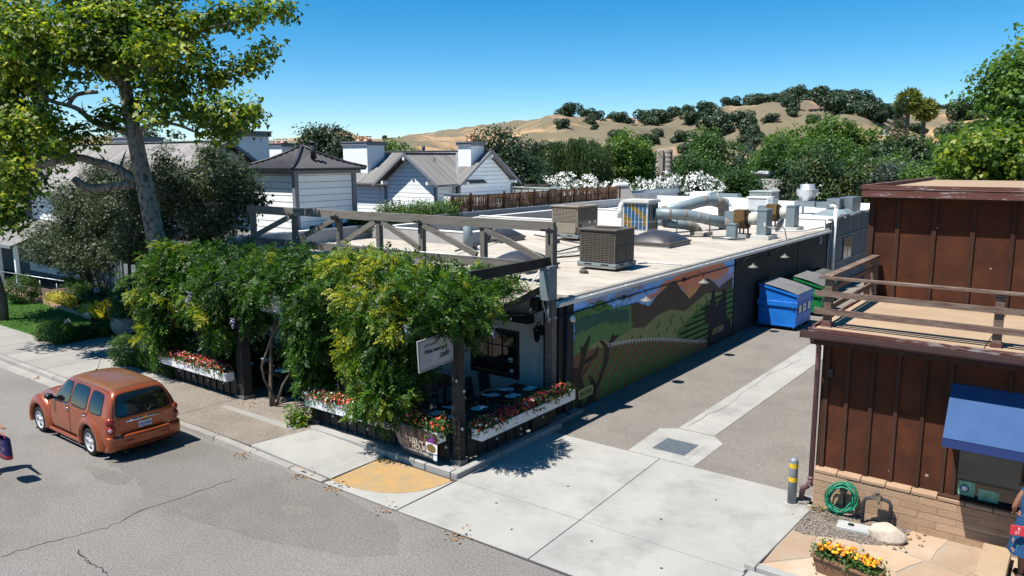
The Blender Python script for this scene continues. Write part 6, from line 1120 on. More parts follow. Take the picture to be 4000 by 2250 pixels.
d = dumpster(-10.3, -9.05, 33.6, 35.6, 1.3, 1.62, 'dump_green', 'green dumpster with grey ribbed lids behind the blue one')
dumpster(-10.55, -9.5, 36.3, 38.0, 1.3, 1.5, 'dump_dark', 'dark dumpster in shadow beside the green one', 'dump_dark')
# ------------------------------------------------------------ white houses behind
M('siding', (.83, .85, .86), (.78, .8, .81), scale=1.2, rough=.55, rnd=.035); M('siding_gap', (.2, .21, .23), rough=.8); M('trim_grey', (.28, .29, .32), (.25, .26, .29), scale=2, rough=.6, rnd=.05); M('roof_tin', (.29, .28, .275), (.19, .18, .175), scale=2.6, sc=(1, .06, .06), lo=.38, hi=.62, c3=(.15, .135, .125), scale3=1.2, lo3=.56, hi3=.75, rough=.6, metal=.1); M('roof_tin_gable', (.29, .28, .275), (.19, .18, .175), scale=2.6, sc=(.06, 1, .06), lo=.38, hi=.62, c3=(.15, .135, .125), scale3=1.2, lo3=.56, hi3=.75, rough=.6, metal=.1); M('roof_dark', (.04, .04, .052), (.055, .055, .068), scale=1, rough=.55, metal=.0); M('chimney_white', (.82, .83, .84), (.77, .78, .79), scale=2, rough=.7, bump=.4, bscale=12); M('copper', (.42, .17, .08), (.55, .3, .2), scale=5, rough=.45, metal=.6)
def corrugated(name, p0, u, v, pitch, amp, mat, parent, w0=None, w1=None):
    """sheet from p0, waves across u, ribs along v; w0/w1 trim the top edge in from the sides (hips)"""
    p0, u, v = Vector(p0), Vector(u), Vector(v); L = u.length; N = u.cross(v).normalized(); n = max(4, int(L/pitch)*4); V = []; ud = u.normalized()
    for i in range(n+1):
        s = i/n; o = N*amp*math.sin(i*math.pi/2); a = p0+u*s+o
        t1 = 1.
        if w0: t1 = min(t1, s/w0) if s < w0 else t1
        if w1: t1 = min(t1, (1-s)/w1) if s > 1-w1 else t1
        V += [a, a+v*t1]
    mb = MB(); mb.add(V, [(2*i, 2*i+2, 2*i+3, 2*i+1) for i in range(n)]); return mb.build(name, mat, parent, recalc=False)
def planks_y(parent, y, x0, x1, z0, z1, h=.27, gable=None, out=-1):
    """horizontal boards on a wall facing -Y; gable=(xc, zapex, zeave, halfwidth) trims to the slope"""
    z = z0
    while z < z1-.02:
        a, b, zz = x0, x1, min(z+h, z1)
        if gable:
            xc, za, ze, hw = gable; zm = zz
            if zm > ze: k = max(0, (za-zm)/(za-ze))*hw; a, b = max(a, xc-k), min(b, xc+k)
        if gable and zz > gable[2] and b-a > .15:
            k0 = min(1, max(0, (za-z)/(za-ze)))*hw; a0, b0 = max(x0, xc-k0), min(x1, xc+k0); mb = MB(); mb.prism([(a0, y+out*.027, z), (b0, y+out*.027, z), (b, y+out*.022, zz-.022), (a, y+out*.022, zz-.022)], (0, -out*.02, 0)); mb.build('plank', 'siding', parent)
        elif b-a > .15: piece('plank', ((a+b)/2, y+out*.012, (z+zz)/2), (b-a, .03, zz-z-.022), 'siding', parent, rot=Matrix.Rotation(.05*-out*-1, 3, 'X'))
        z += h
def planks_x(parent, x, y0, y1, z0, z1, h=.27, gable=None):
    z = z0
    while z < z1-.02:
        a, b, zz = y0, y1, min(z+h, z1)
        if gable:
            yc, za, ze, hw = gable
            if zz > ze: k = max(0, (za-zz)/(za-ze))*hw; a, b = max(a, yc-k), min(b, yc+k)
        if gable and zz > gable[2] and b-a > .15:
            k0 = min(1, max(0, (za-z)/(za-ze)))*hw; a0, b0 = max(y0, yc-k0), min(y1, yc+k0); mb = MB(); mb.prism([(x+.027, a0, z), (x+.027, b0, z), (x+.022, b, zz-.022), (x+.022, a, zz-.022)], (-.02, 0, 0)); mb.build('plank', 'siding', parent)
        elif b-a > .15: piece('plank', (x+.012, (a+b)/2, (z+zz)/2), (.03, b-a, zz-z-.022), 'siding', parent)
        z += h
def chimney(x0, x1, y0, y1, z0, z1, label, pots=1, parent=None):
    t = parent; mb = MB(); mb.bb((x0, y0, z0), (x1, y1, z1-.25)); c = mb.build('chimney', 'chimney_white', t); mb = MB(); mb.bb((x0-.1, y0-.1, z1-.28), (x1+.1, y1+.1, z1-.06)); mb.bb((x0-.15, y0-.15, z1-.07), (x1+.15, y1+.15, z1)); mb.build('chimney_cap', 'trim_grey', c)
    for k in range(pots):
        cx = (x0+x1)/2+(k-(pots-1)/2)*.8; cy = (y0+y1)/2; mb = MB(); mb.lathe((cx, cy, z1), [(.42, 0), (.34, .12), (.3, .13), (.3, .16)], 4 if False else 10); 
        for q in range(8): a = q*math.pi/4; mb.tube([(cx+.3*math.cos(a), cy+.3*math.sin(a), z1+.12), (cx+.3*math.cos(a), cy+.3*math.sin(a), z1+.34)], .015, 4)
        mb.lathe((cx, cy, z1+.34), [(.36, 0), (.36, .04), (.0, .08)], 10); mb.build('copper_cowl', 'copper', c)
    return c
# tower
tw = thing('white_tower', 'small white board tower with a dark corrugated pyramid roof', 'building', (-29, 22.6, 0)); tx0, tx1, ty0, ty1 = -30.6, -27.55, 21.0, 24.25; ze = 6.28
mb = MB(); mb.bb((tx0+.03, ty0+.03, 0), (tx1-.03, ty1-.03, ze-.1)); mb.build('wall', 'siding_gap', tw)
planks_y(tw, ty0+.02, tx0+.12, tx1-.12, .3, ze-.2, .285); planks_x(tw, tx1-.02, ty0+.12, ty1-.12, .3, ze-.2, .285)
for (x, y) in ((tx0, ty0), (tx1, ty0), (tx1, ty1)): beam('corner_board', (x, y, 0), (x, y, ze-.1), .2, .2, 'trim_grey', tw)
mb = MB(); mb.bb((tx0-.25, ty0-.25, ze-.22), (tx1+.25, ty1+.25, ze-.06)); mb.build('frieze', 'trim_grey', tw); mb = MB(); mb.bb((tx0-.42, ty0-.42, ze-.07), (tx1+.42, ty1+.42, ze+.04)); mb.build('eave', 'roof_dark', tw)
E0 = [(-31.05, 20.55), (-27.1, 20.55), (-27.1, 24.7), (-31.05, 24.7)]; ap_ = Vector((-29.07, 22.62, 7.28))
for k in range(4):
    a, b = Vector((*E0[k], ze+.03)), Vector((*E0[(k+1) % 4], ze+.03)); mid = a.lerp(b, .5); n = 88; V = []
    for i in range(n+1):
        s = i/n; e = a.lerp(b, s); tt = min(s, 1-s)*2; up_ = (ap_-mid); o = Vector((0, 0, .028*math.sin(i*math.pi/2)))
        for j in range(5):
            q = j/4*tt; V.append(e+up_*q+Vector((0, 0, -.12*math.sin(math.pi*q)))+o)
    mb = MB(); mb.add(V, [(i*5+j, (i+1)*5+j, (i+1)*5+j+1, i*5+j+1) for i in range(n) for j in range(4)]); mb.build('roof', 'roof_dark', tw, recalc=False)
    mb = MB(); P = [a.lerp(ap_, q)+Vector((0, 0, -.11*math.sin(math.pi*q)+.03)) for q in (0, .25, .5, .75, 1)]; mb.tube(P, .07, 6); mb.build('hip_cap', 'roof_dark', tw)
mb = MB(); mb.tube([(-28.0, 22.4, 6.7), (-28.0, 22.4, 7.4)], .13, 12); mb.lathe((-28.0, 22.4, 7.38), [(.17, 0), (.17, .06), (.05, .1)], 12); mb.build('flue', 'roof_dark', tw)
window(tw, -29.7, -29.1, 1.6, 3.3, ty0+.03, 2, 3, 'siding', .08); window(tw, -28.7, -28.2, 1.6, 3.3, ty0+.03, 1, 3, 'siding', .08)
for y in (21.8, 22.7, 23.6): mb = MB(); mb.bb((tx1-.01, y-.25, 2.9), (tx1+.05, y+.25, 3.9)); f = mb.build('window', 'siding', tw); piece('pane', (tx1+.055, y, 3.4), (.01, .36, .84), 'glass_dark', f)
# right house
ha = thing('gabled_house', 'white boarded house with grey tin gable roofs and white chimneys', 'house', (-40, 40, 0))
mb = MB(); mb.bb((-56, 38.45, 0), (-33.45, 44, 5.0)); mb.bb((-38.25, 36.55, 0), (-33.75, 38.45, 5.0)); mb.prism([(-33.46, 38.45, 5), (-33.46, 44, 5), (-33.46, 41.23, 6.95)], (-22, 0, 0)); mb.prism([(-38.25, 36.56, 5), (-33.75, 36.56, 5), (-36.0, 36.56, 6.75)], (0, 3, 0)); mb.build('wall', 'siding_gap', ha)
planks_y(ha, 36.54, -38.2, -33.8, 2.6, 6.7, .27, (-35.98, 6.95, 5.0, 2.6)); planks_x(ha, -33.46, 38.5, 44.0, 2.6, 6.9, .27, (41.23, 7.1, 5.0, 3.0)); planks_x(ha, -33.76, 36.6, 38.4, 2.6, 5.0, .27); planks_y(ha, 38.44, -48, -38.3, 2.6, 5.0, .27)
for (x, y, z) in ((-38.25, 36.5, 4.9), (-33.75, 36.5, 4.9), (-33.42, 38.4, 4.9), (-33.42, 44.0, 4.9)): beam('corner_board', (x, y, 0), (x, y, z), .16, .16, 'trim_grey', ha)
corrugated('roof', (-56, 37.9, 5.03), (23.1, 0, 0), (0, 3.33, 2.2), .2, .022, 'roof_tin', ha); corrugated('roof', (-56, 44.5, 5.0), (23.1, 0, 0), (0, -3.27, 2.23), .2, .022, 'roof_tin', ha)
corrugated('roof', (-33.1, 35.95, 5.07), (0, 5.0, 0), (-2.88, 0, 1.98), .2, .022, 'roof_tin_gable', ha); corrugated('roof', (-38.9, 35.95, 5.03), (0, 5.0, 0), (2.92, 0, 2.02), .2, .022, 'roof_tin_gable', ha)
def barge(a, b, apex, parent, th=.16, dp=.05):
    for e in (a, b): beam('barge_board', Vector(e)-Vector((0, 0, .06)), Vector(apex)-Vector((0, 0, .06)), dp, th, 'trim_grey', parent)
barge((-38.92, 35.93, 5.02), (-33.06, 35.93, 5.05), (-35.97, 35.93, 7.06), ha); barge((-32.9, 37.88, 5.02), (-32.9, 44.55, 4.98), (-32.9, 41.23, 7.25), ha)
beam('ridge_cap', (-56, 41.23, 7.25), (-32.85, 41.23, 7.25), .3, .04, 'trim_grey', ha); beam('ridge_cap', (-35.97, 35.9, 7.07), (-35.97, 41, 7.07), .25, .04, 'trim_grey', ha)
beam('valley', (-33.2, 37.95, 5.1), (-35.9, 41.1, 7.12), .2, .03, 'trim_grey', ha); beam('valley', (-38.8, 37.95, 5.1), (-36.1, 41.1, 7.1), .2, .03, 'trim_grey', ha)
beam('gutter', (-33.1, 35.95, 4.98), (-33.1, 37.9, 4.98), .1, .1, 'trim_grey', ha); beam('gutter', (-48, 37.85, 4.98), (-38.9, 37.85, 4.98), .1, .1, 'trim_grey', ha)
mb = MB(); mb.tube([(-33.2, 37.6, 4.95), (-33.5, 37.9, 4.6), (-33.6, 38.0, 4.4), (-33.6, 38.0, 2)], .05, 8); mb.tube([(-38.7, 36.8, 4.95), (-38.4, 36.6, 4.6), (-38.3, 36.45, 4.4), (-38.3, 36.45, 2)], .05, 8); mb.build('downpipe', 'trim_grey', ha)
for (x, y, z) in ((-38.0, 36.2, 5.15), (-33.95, 36.2, 5.15), (-35.97, 36.2, 6.7)): piece('bracket', (x, y, z), (.16, .6, .2), 'siding', ha)
for (y, z) in ((38.7, 5.1), (43.9, 5.1), (41.23, 6.85)): piece('bracket', (-33.2, y, z), (.6, .16, .2), 'siding', ha)
chimney(-45.2, -42.6, 38.9, 40.6, 5.2, 7.95, '', 2, ha); chimney(-34.55, -33.45, 39.65, 41.0, 6.1, 7.8, '', 1, ha); chimney(-57, -54, 40, 42, 6, 8.0, '', 2, ha)
window(ha, -40.9, -39.4, 3.85, 4.85, 38.4, 2, 2, 'siding', .1)
mb = MB(); mb.tube([(-37.4+2.2, 38.0, 6.3), (-35.2, 38.0, 6.75)], .04, 6); mb.build('vent_stack', 'roof_dark', ha); mb = MB(); mb.tube([(-39.2, 41.2, 7.2), (-39.2, 41.2, 7.6)], .12, 8); mb.build('vent_stack', 'roof_dark', ha)
# left house
hb = thing('long_house', 'long white house with brownish tin roof behind the big sycamore', 'house', (-44, 22, 0))
mb = MB(); mb.bb((-58, 18.9, 0), (-34.95, 26, 5.0)); mb.prism([(-34.96, 18.9, 5), (-34.96, 26, 5), (-34.96, 22.43, 7.3)], (-23, 0, 0)); mb.build('wall', 'siding_gap', hb)
planks_x(hb, -34.95, 18.95, 25.95, .3, 7.3, .27, (22.43, 7.45, 5.0, 3.75)); planks_y(hb, 18.9, -50, -35.0, .3, 4.95, .27)
corrugated('roof', (-58, 18.35, 4.92), (23.6, 0, 0), (0, 4.08, 2.68), .2, .022, 'roof_tin', hb); corrugated('roof', (-58, 26.5, 4.92), (23.6, 0, 0), (0, -4.07, 2.68), .2, .022, 'roof_tin', hb)
barge((-34.38, 18.33, 4.9), (-34.38, 26.55, 4.9), (-34.38, 22.43, 7.62), hb); beam('ridge_cap', (-58, 22.43, 7.63), (-34.35, 22.43, 7.63), .3, .04, 'trim_grey', hb)
chimney(-36.8, -35.5, 23.4, 25.5, 6.0, 8.15, '', 1, hb); chimney(-46.5, -44.5, 22.8, 24.5, 6.6, 8.0, '', 1, hb)
for x in (-47, -43.5, -40, -37): window(hb, x, x+1.1, 1.4, 2.6, 18.86, 2, 2, 'siding', .1)
# garden wing in front with the sunlit boards
gw = thing('garden_wing', 'low white boarded wing and grey panel screen behind the rose pots', 'building', (-31, 17.5, 0)); mb = MB(); mb.bb((-33.4, 17.2, 0), (-29.0, 20.5, 2.8)); mb.build('wall', 'siding_gap', gw); planks_y(gw, 17.18, -33.4, -29.0, .2, 2.8, .27); planks_x(gw, -29.0, 17.25, 20.4, .2, 2.8, .27)
corrugated('roof', (-33.7, 16.9, 2.8), (5, 0, 0), (0, 3.9, .7), .2, .02, 'roof_tin', gw); beam('fascia', (-33.7, 16.88, 2.76), (-28.7, 16.88, 2.76), .05, .16, 'trim_grey', gw)
for k in range(4): piece('screen_panel', (-38.4+k*1.3, 17.1, 1.1), (1.24, .06, 1.9), 'trim_grey', gw); beam('screen_post', (-37.75+k*1.3, 17.05, 0), (-37.75+k*1.3, 17.05, 2.2), .1, .1, 'trim_grey', gw)
# porch house at far left
hc = thing('porch_house', 'white house with a gabled dormer over a porch roof at the far left', 'house', (-51, 19, 0))
mb = MB(); mb.bb((-64, 19.0, 0), (-47.2, 26, 5.1)); mb.prism([(-51.9, 18.3, 4.9), (-47.9, 18.3, 4.9), (-49.5, 18.3, 6.2)], (0, 4, 0)); mb.bb((-52.1, 18.5, 3), (-48.9, 19.0, 5.1)); mb.build('wall', 'siding_gap', hc); planks_y(hc, 18.98, -60, -47.3, 3.2, 5.0, .22); planks_y(hc, 18.48, -52.0, -49.0, 3.3, 5.1, .22)
corrugated('roof', (-48.3, 17.6, 5.1), (0, 5, 0), (-1.2, 0, 1.45), .2, .025, 'roof_tin', hc); corrugated('roof', (-50.7, 17.6, 5.1), (0, 5, 0), (1.2, 0, 1.45), .2, .025, 'roof_tin', hc); barge((-50.75, 17.58, 5.08), (-48.25, 17.58, 5.08), (-49.5, 17.58, 6.55), hc)
corrugated('roof', (-66, 18.4, 5.1), (17, 0, 0), (0, 4, 2.4), .2, .025, 'roof_tin', hc)
corrugated('porch_roof', (-66, 16.0, 2.35), (21.5, 0, 0), (0, 2.9, 1.05), .2, .02, 'roof_tin', hc); beam('fascia', (-66, 15.97, 2.28), (-44.5, 15.97, 2.28), .05, .16, 'trim_grey', hc)
for x in (-57, -54.5, -52, -49.5, -47, -44.8): beam('porch_post', (x, 16.3, 0), (x, 16.3, 2.3), .18, .18, 'siding', hc)
window(hc, -51.6, -50.8, 3.5, 4.8, 18.44, 1, 2, 'siding', .1); window(hc, -57, -56, 3.5, 4.8, 18.94, 1, 2, 'siding', .1)
rl = thing('handrail', 'grey metal handrail along the sunken porch path', 'railing', (-41, 15.6, 0)); mb = MB(); mb.tube([(-52, 15.3, .95), (-38, 15.7, 1.15)], .03, 6); mb.build('rail', 'galv', rl)
for x in (-50, -47.5, -45, -42.5, -40, -38.2): mb = MB(); mb.tube([(x, 15.45, 0), (x, 15.45, 1.05)], .022, 6); mb.build('baluster', 'galv', rl)
# far buildings
M('beige_wall', (.45, .4, .28), (.4, .36, .25), scale=.5, rough=.8); M('silo_conc', (.42, .36, .31), (.34, .3, .26), scale=.6, sc=(1, 1, .3), rough=.9); M('roof_brown', (.25, .15, .12), rough=.9); M('roof_greyb', (.3, .29, .28), rough=.9); M('roof_green', (.12, .2, .17), rough=.8)
bb_ = thing('beige_building', 'long beige flat-roofed building behind the oleander hedge', 'building', (-37, 99, 0)); mb = MB(); mb.bb((-43.5, 99.5, 0), (-34.3, 112, 4.35)); mb.build('wall', 'beige_wall', bb_); mb = MB(); mb.bb((-43.8, 99.2, 4.35), (-34, 112, 4.6)); mb.build('roof_edge', 'roof_dark', bb_); mb = MB(); mb.bb((-37.2, 101, 4.6), (-34.8, 103, 4.95)); mb.build('skylight', 'white_paint', bb_)
for x in np.arange(-43, -34.4, .9): piece('rib', (x, 99.47, 2.2), (.08, .06, 4.3), 'beige_wall', bb_)
mb = MB(); mb.add([(-35.5, 92, 2.2), (-31, 92, 2.2), (-31, 99, 4.0), (-35.5, 99, 4.0)], [(0, 1, 2, 3)]); mb.bb((-35.3, 92.3, 0), (-31.2, 99, 2.15)); mb.build('lean_to', 'roof_greyb', bb_)
ws = thing('brown_roof_shed', 'low brown-roofed shed beyond the corrugated building', 'building', (-13, 75, 0)); mb = MB(); mb.bb((-20, 72, 0), (-6, 80, 2.5)); mb.build('wall', 'brown_trim', ws); mb = MB(); mb.add([(-20.5, 71.5, 2.4), (-5.5, 71.5, 2.4), (-5.5, 76, 3.6), (-20.5, 76, 3.6)], [(0, 1, 2, 3)]); mb.build('roof', 'roof_brown', ws)
si = thing('silo', 'old concrete stave silo standing among the trees', 'silo', (-59.3, 120.5, 0)); mb = MB()
for k in range(11): mb.lathe((-59.3, 120.5, k*.74), [(1.42, 0), (1.42, .7), (1.39, .7), (1.39, .74)], 28, cap=False)
mb.build('staves', 'silo_conc', si); mb = MB(); mb.bb((-59.5, 118.9, 0), (-58.7, 119.3, 7.9)); mb.build('chute', 'silo_conc', si); mb = MB(); mb.lathe((-59.3, 120.5, 7.7), [(1.38, 0), (.01, .01)], 24); mb.build('top', 'hole_dark', si)
def terr(az, r):
    i = int(round((math.degrees(az)+100)/.25)); j = int(np.searchsorted(HR, r)); j = max(1, min(len(HR)-1, j)); t = (r-HR[j-1])/(HR[j]-HR[j-1]); return HV[j-1][i][2]*(1-t)+HV[j][i][2]*t
def hillhouse(az, r, w_, d, h, rmat, wmat, label, wings=0):
    a = R(az); x, y = math.sin(a)*r, math.cos(a)*r; z = terr(a, r)-.5; t = thing('hill_house', label, 'house', (x, y, z), -a)
    def box_(cx, ww, hh, dd):
        mb = MB(); mb.box((cx, 0, hh/2), (ww, dd, hh)); mb.build('wall', wmat, t, False); mb = MB(); mb.prism([(cx-ww/2-.8, -dd/2-.8, hh), (cx-ww/2-.8, dd/2+.8, hh), (cx-ww/2-.8, 0, hh+dd*.28)], (ww+1.6, 0, 0)); mb.build('roof', rmat, t, False)
        for k in range(int(ww/3.2)): mb = MB(); mb.box((cx-ww/2+1.8+k*3.2, -dd/2-.03, hh*.5), (1.5, .1, hh*.45)); mb.build('window', 'glass_dark', t, False)
    box_(0, w_, h, d)
    if wings: box_(-w_*.62, w_*.35, h*.85, d*1.1); box_(w_*.62, w_*.35, h*.85, d*1.1)
hillhouse(-15.0, 690, 24, 10, 4.5, 'roof_brown', 'silo_conc', 'reddish ranch house high on the dry hillside among oaks', 1); hillhouse(-2.5, 760, 34, 14, 6, 'roof_green', 'silo_conc', 'green-roofed house on the ridge at the right'); hillhouse(-28.8, 800, 14, 9, 5, 'roof_brown', 'beige_wall', 'small tan house on the hill crest left of the oaks'); hillhouse(-31.4, 830, 8, 6, 4, 'roof_brown', 'beige_wall', 'tiny hut on the hill crest'); hillhouse(-11.9, 560, 6, 4, 2.6, 'roof_greyb', 'white_paint', 'white shed on the slope below the oaks')
SYC = [(-27.54, 10.53, 11.12, 0.71), (-26.16, 10.57, 10.46, 0.85), (-28.02, 10.78, 9.72, 0.9), (-29.17, 10.81, 8.75, 1.01), (-29.51, 11.84, 9.25, 0.79), (-28.35, 10.71, 7.73, 0.91), (-26.83, 10.81, 7.93, 0.72), (-26.0, 10.94, 7.36, 0.59), (-28.87, 11.22, 7.0, 0.73), (-29.55, 13.03, 11.08, 0.99), (-27.14, 12.66, 11.37, 0.92), (-25.65, 10.93, 9.64, 0.7), (-24.81, 12.21, 10.53, 0.94), (-27.62, 14.52, 11.5, 0.99), (-25.92, 13.19, 10.03, 0.84), (-22.82, 12.33, 9.99, 0.68), (-24.74, 13.87, 11.27, 0.74), (-24.9, 11.65, 9.8, 0.7), (-25.04, 12.27, 9.02, 0.68), (-24.28, 13.11, 9.19, 0.6), (-23.58, 13.2, 8.85, 0.52), (-26.9, 12.69, 8.41, 0.55), (-24.19, 14.21, 10.71, 0.54), (-23.46, 14.33, 10.97, 0.45), (-23.76, 15.16, 11.26, 0.46), (-23.6, 15.72, 11.4, 0.42), (-21.45, 14.83, 11.05, 0.35), (-21.92, 15.92, 11.37, 0.45), (-21.04, 15.85, 11.3, 0.36), (-23.56, 14.5, 10.13, 0.41), (-22.88, 13.79, 9.62, 0.4), (-22.97, 14.99, 9.45, 0.37), (-22.49, 15.33, 9.61, 0.41), (-21.93, 15.53, 9.83, 0.34), (-21.13, 15.46, 10.11, 0.28), (-22.95, 14.56, 9.3, 0.37), (-23.29, 13.55, 9.01, 0.44), (-22.71, 12.67, 8.24, 0.58), (-23.98, 14.35, 8.37, 0.54), (-21.71, 13.82, 8.18, 0.55), (-23.92, 15.89, 8.06, 0.57), (-23.28, 15.05, 7.6, 0.42), (-20.92, 14.26, 8.09, 0.43), (-23.39, 14.59, 7.87, 0.5), (-22.99, 13.55, 7.98, 0.4), (-25.74, 12.6, 8.04, 0.5), (-26.36, 12.04, 7.55, 0.37), (-25.32, 9.23, 6.3, 0.67), (-27.88, 10.0, 5.38, 0.61), (-27.71, 10.14, 4.8, 0.37), (-27.8, 11.73, 6.91, 0.47), (-25.56, 11.31, 6.97, 0.36), (-25.78, 14.14, 9.86, 0.69), (-23.7, 13.45, 10.03, 0.48), (-24.85, 13.02, 8.51, 0.45), (-24.65, 12.65, 11.1, 0.71), (-23.1, 16.03, 8.12, 0.35), (-27.93, 12.94, 13.2, 1.7), (-32.76, 12.43, 13.55, 1.86), (-25.97, 14.5, 12.96, 1.28), (-31.47, 10.11, 10.33, 2.24), (-30.78, 9.9, 6.92, 1.55), (-23.03, 14.52, 12.33, 0.64), (-22.39, 15.93, 12.25, 0.49)]
SB_trunk = [(-23.23, 12.82, 0.2), (-23.9, 12.9, 2.98), (-24.33, 12.92, 4.61), (-24.73, 12.92, 6.08), (-25.21, 12.94, 7.87), (-25.58, 12.97, 9.34), (-25.77, 13.08, 10.56), (-25.86, 13.35, 12.2)]
SB_b1 = [(-24.95, 12.73, 5.96), (-25.35, 12.51, 6.37), (-25.97, 12.09, 6.61), (-26.58, 11.67, 6.78), (-27.29, 11.09, 6.58), (-27.92, 10.56, 6.38), (-28.86, 9.88, 6.5)]
SB_b2 = [(-25.24, 12.85, 7.55), (-25.68, 12.54, 7.71), (-26.16, 12.22, 7.88), (-26.6, 11.97, 8.29), (-26.94, 11.74, 8.45), (-27.42, 11.42, 8.62), (-27.8, 11.23, 9.11)]
SB_b2b = [(-26.91, 11.77, 8.43), (-26.71, 11.99, 8.78), (-26.19, 12.4, 8.86)]
SB_stub = [(-24.92, 12.75, 5.92), (-25.5, 12.29, 5.84), (-26.12, 11.81, 5.8), (-26.51, 11.57, 6.09)]
SB_b3 = [(-25.05, 13.01, 7.63), (-24.51, 13.46, 7.87), (-23.98, 13.85, 7.79), (-23.43, 14.22, 7.54), (-23.11, 14.49, 7.7)]
SB_b4 = [(-25.35, 13.07, 9.01), (-24.77, 13.53, 9.09), (-24.09, 14.0, 8.89), (-23.55, 14.39, 8.8), (-23.25, 14.69, 9.13)]
SB_b5 = [(-25.55, 13.06, 9.67), (-24.71, 13.74, 9.91), (-24.24, 14.22, 10.48), (-23.49, 14.87, 10.88), (-22.59, 15.61, 11.12), (-21.77, 16.29, 11.4)]
SB_b6 = [(-25.66, 13.08, 10.16), (-24.89, 13.7, 10.32), (-24.55, 14.07, 10.89), (-24.36, 14.37, 11.62), (-24.21, 14.59, 12.11)]
SB_b7 = [(-23.55, 14.39, 8.8), (-22.94, 14.95, 9.25), (-22.44, 15.4, 9.57), (-21.91, 15.93, 10.22)]
SB_b8 = [(-25.03, 13.33, 9.09), (-24.54, 13.92, 10.15), (-23.8, 14.46, 10.03), (-23.51, 14.62, 9.74)]
SB_b9 = [(-25.62, 13.02, 9.75), (-26.23, 12.73, 10.57), (-26.96, 12.33, 11.3), (-27.38, 12.2, 12.2)]
SB_b10 = [(-25.41, 13.01, 8.93), (-25.98, 12.68, 9.42), (-26.85, 12.18, 10.16), (-27.9, 11.52, 10.82), (-28.8, 10.93, 11.31)]
# ------------------------------------------------------------ trees and plants
M('sycamore_bark', (.24, .205, .165), (.36, .315, .26), scale=3, sc=(1, 1, .6), c3=(.1, .085, .07), scale3=7.5, lo3=.52, hi3=.57, rough=.85, bump=.3, bscale=20)
M('bark_dark', (.09, .075, .06), (.06, .05, .04), scale=6, sc=(1, 1, .2), rough=.95, bump=.5); M('bark_olive', (.2, .17, .14), (.13, .11, .09), scale=7, sc=(1, 1, .2), rough=.95, bump=.5)
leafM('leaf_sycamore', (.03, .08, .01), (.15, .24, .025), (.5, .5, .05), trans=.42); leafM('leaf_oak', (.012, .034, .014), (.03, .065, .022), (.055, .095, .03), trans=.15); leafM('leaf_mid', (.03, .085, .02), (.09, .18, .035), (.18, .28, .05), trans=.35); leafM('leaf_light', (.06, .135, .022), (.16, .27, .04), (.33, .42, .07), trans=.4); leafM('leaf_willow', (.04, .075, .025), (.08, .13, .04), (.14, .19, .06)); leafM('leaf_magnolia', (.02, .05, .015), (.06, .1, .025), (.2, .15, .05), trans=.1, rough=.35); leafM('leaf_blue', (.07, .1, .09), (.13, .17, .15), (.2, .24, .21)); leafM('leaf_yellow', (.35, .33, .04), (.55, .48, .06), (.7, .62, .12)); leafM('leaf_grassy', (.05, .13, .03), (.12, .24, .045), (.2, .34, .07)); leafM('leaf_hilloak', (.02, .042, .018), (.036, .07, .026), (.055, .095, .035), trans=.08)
sy = thing('sycamore_tree', 'big foreground sycamore with mottled pale bark and bright maple-shaped leaves', 'tree', (-24.1, 13.3, .1))
mb = MB(); T = [Vector(p) for p in SB_trunk]; T[0] = Vector((-24.1, 13.25, .05)); rs = [.36, .31, .285, .26, .23, .19, .13, .07]
mb.tube([T[0]-Vector((0, 0, .1))]+T, [.6]+rs, 16); mb.build('trunk', 'sycamore_bark', sy)
mb = MB()
def limb(P, r0, r1, k=3, tw=True, sd=1):
    P = [Vector(p) for p in P]; rg = random.Random(sd); Q = []
    for i in range(len(P)-1):      # Catmull-Rom
        a, b, c, d = P[max(i-1, 0)], P[i], P[i+1], P[min(i+2, len(P)-1)]
        for j in range(k): t = j/k; Q.append(.5*((2*b)+(c-a)*t+(2*a-5*b+4*c-d)*t*t+(3*b-a-3*c+d)*t**3))
    Q.append(P[-1]); n = len(Q)-1; mb.tube(Q, [r0+(r1-r0)*i/n for i in range(n+1)], 9)
    if tw:
        for i in range(3, n, 2):
            e = Q[i]+Vector((rg.uniform(-.8, .8), rg.uniform(-.8, .8), rg.uniform(-.1, .9))); branches(mb, Q[i], e, (r0+(r1-r0)*i/n)*.4, .008, .15, 4, i, 5)
for P, a, b, s in ((SB_b1, .16, .08, 1), (SB_b2, .11, .05, 2), (SB_b2b, .075, .06, 3), (SB_b3, .075, .02, 4), (SB_b4, .07, .02, 5), (SB_b5, .11, .02, 6), (SB_b6, .11, .05, 7), (SB_b7, .05, .015, 8), (SB_b8, .07, .02, 9), (SB_b9, .13, .06, 10), (SB_b10, .13, .05, 11)): limb(P, a, b, sd=s)
limb(SB_stub, .14, .12, tw=False); mb.build('limbs', 'sycamore_bark', sy)
SKIP = (18, 19, 21, 44, 51)
foliage('crown', [(x, y, z, r_*(.86 if x < -24 else .7), r_*1.05, r_*(.76 if x < -24 else .62)) for i, (x, y, z, r_) in enumerate(SYC) if i not in SKIP], 33000, .165, 'leaf_sycamore', sy, 'maple', clump=.26, per=11, shell=.62, droop=.25, seed=1, tint=.42, tvar=.42, upb=.7, kind='stuff')
foliage('crown_edge', [(x, y, z, r_*1.08, r_*1.1, r_*1.0) for i, (x, y, z, r_) in enumerate(SYC[:53]) if i not in SKIP], 8000, .16, 'leaf_sycamore', sy, 'maple', clump=.2, per=5, shell=.9, droop=.15, seed=2, tint=.6, tvar=.35, upb=.7, kind='stuff')
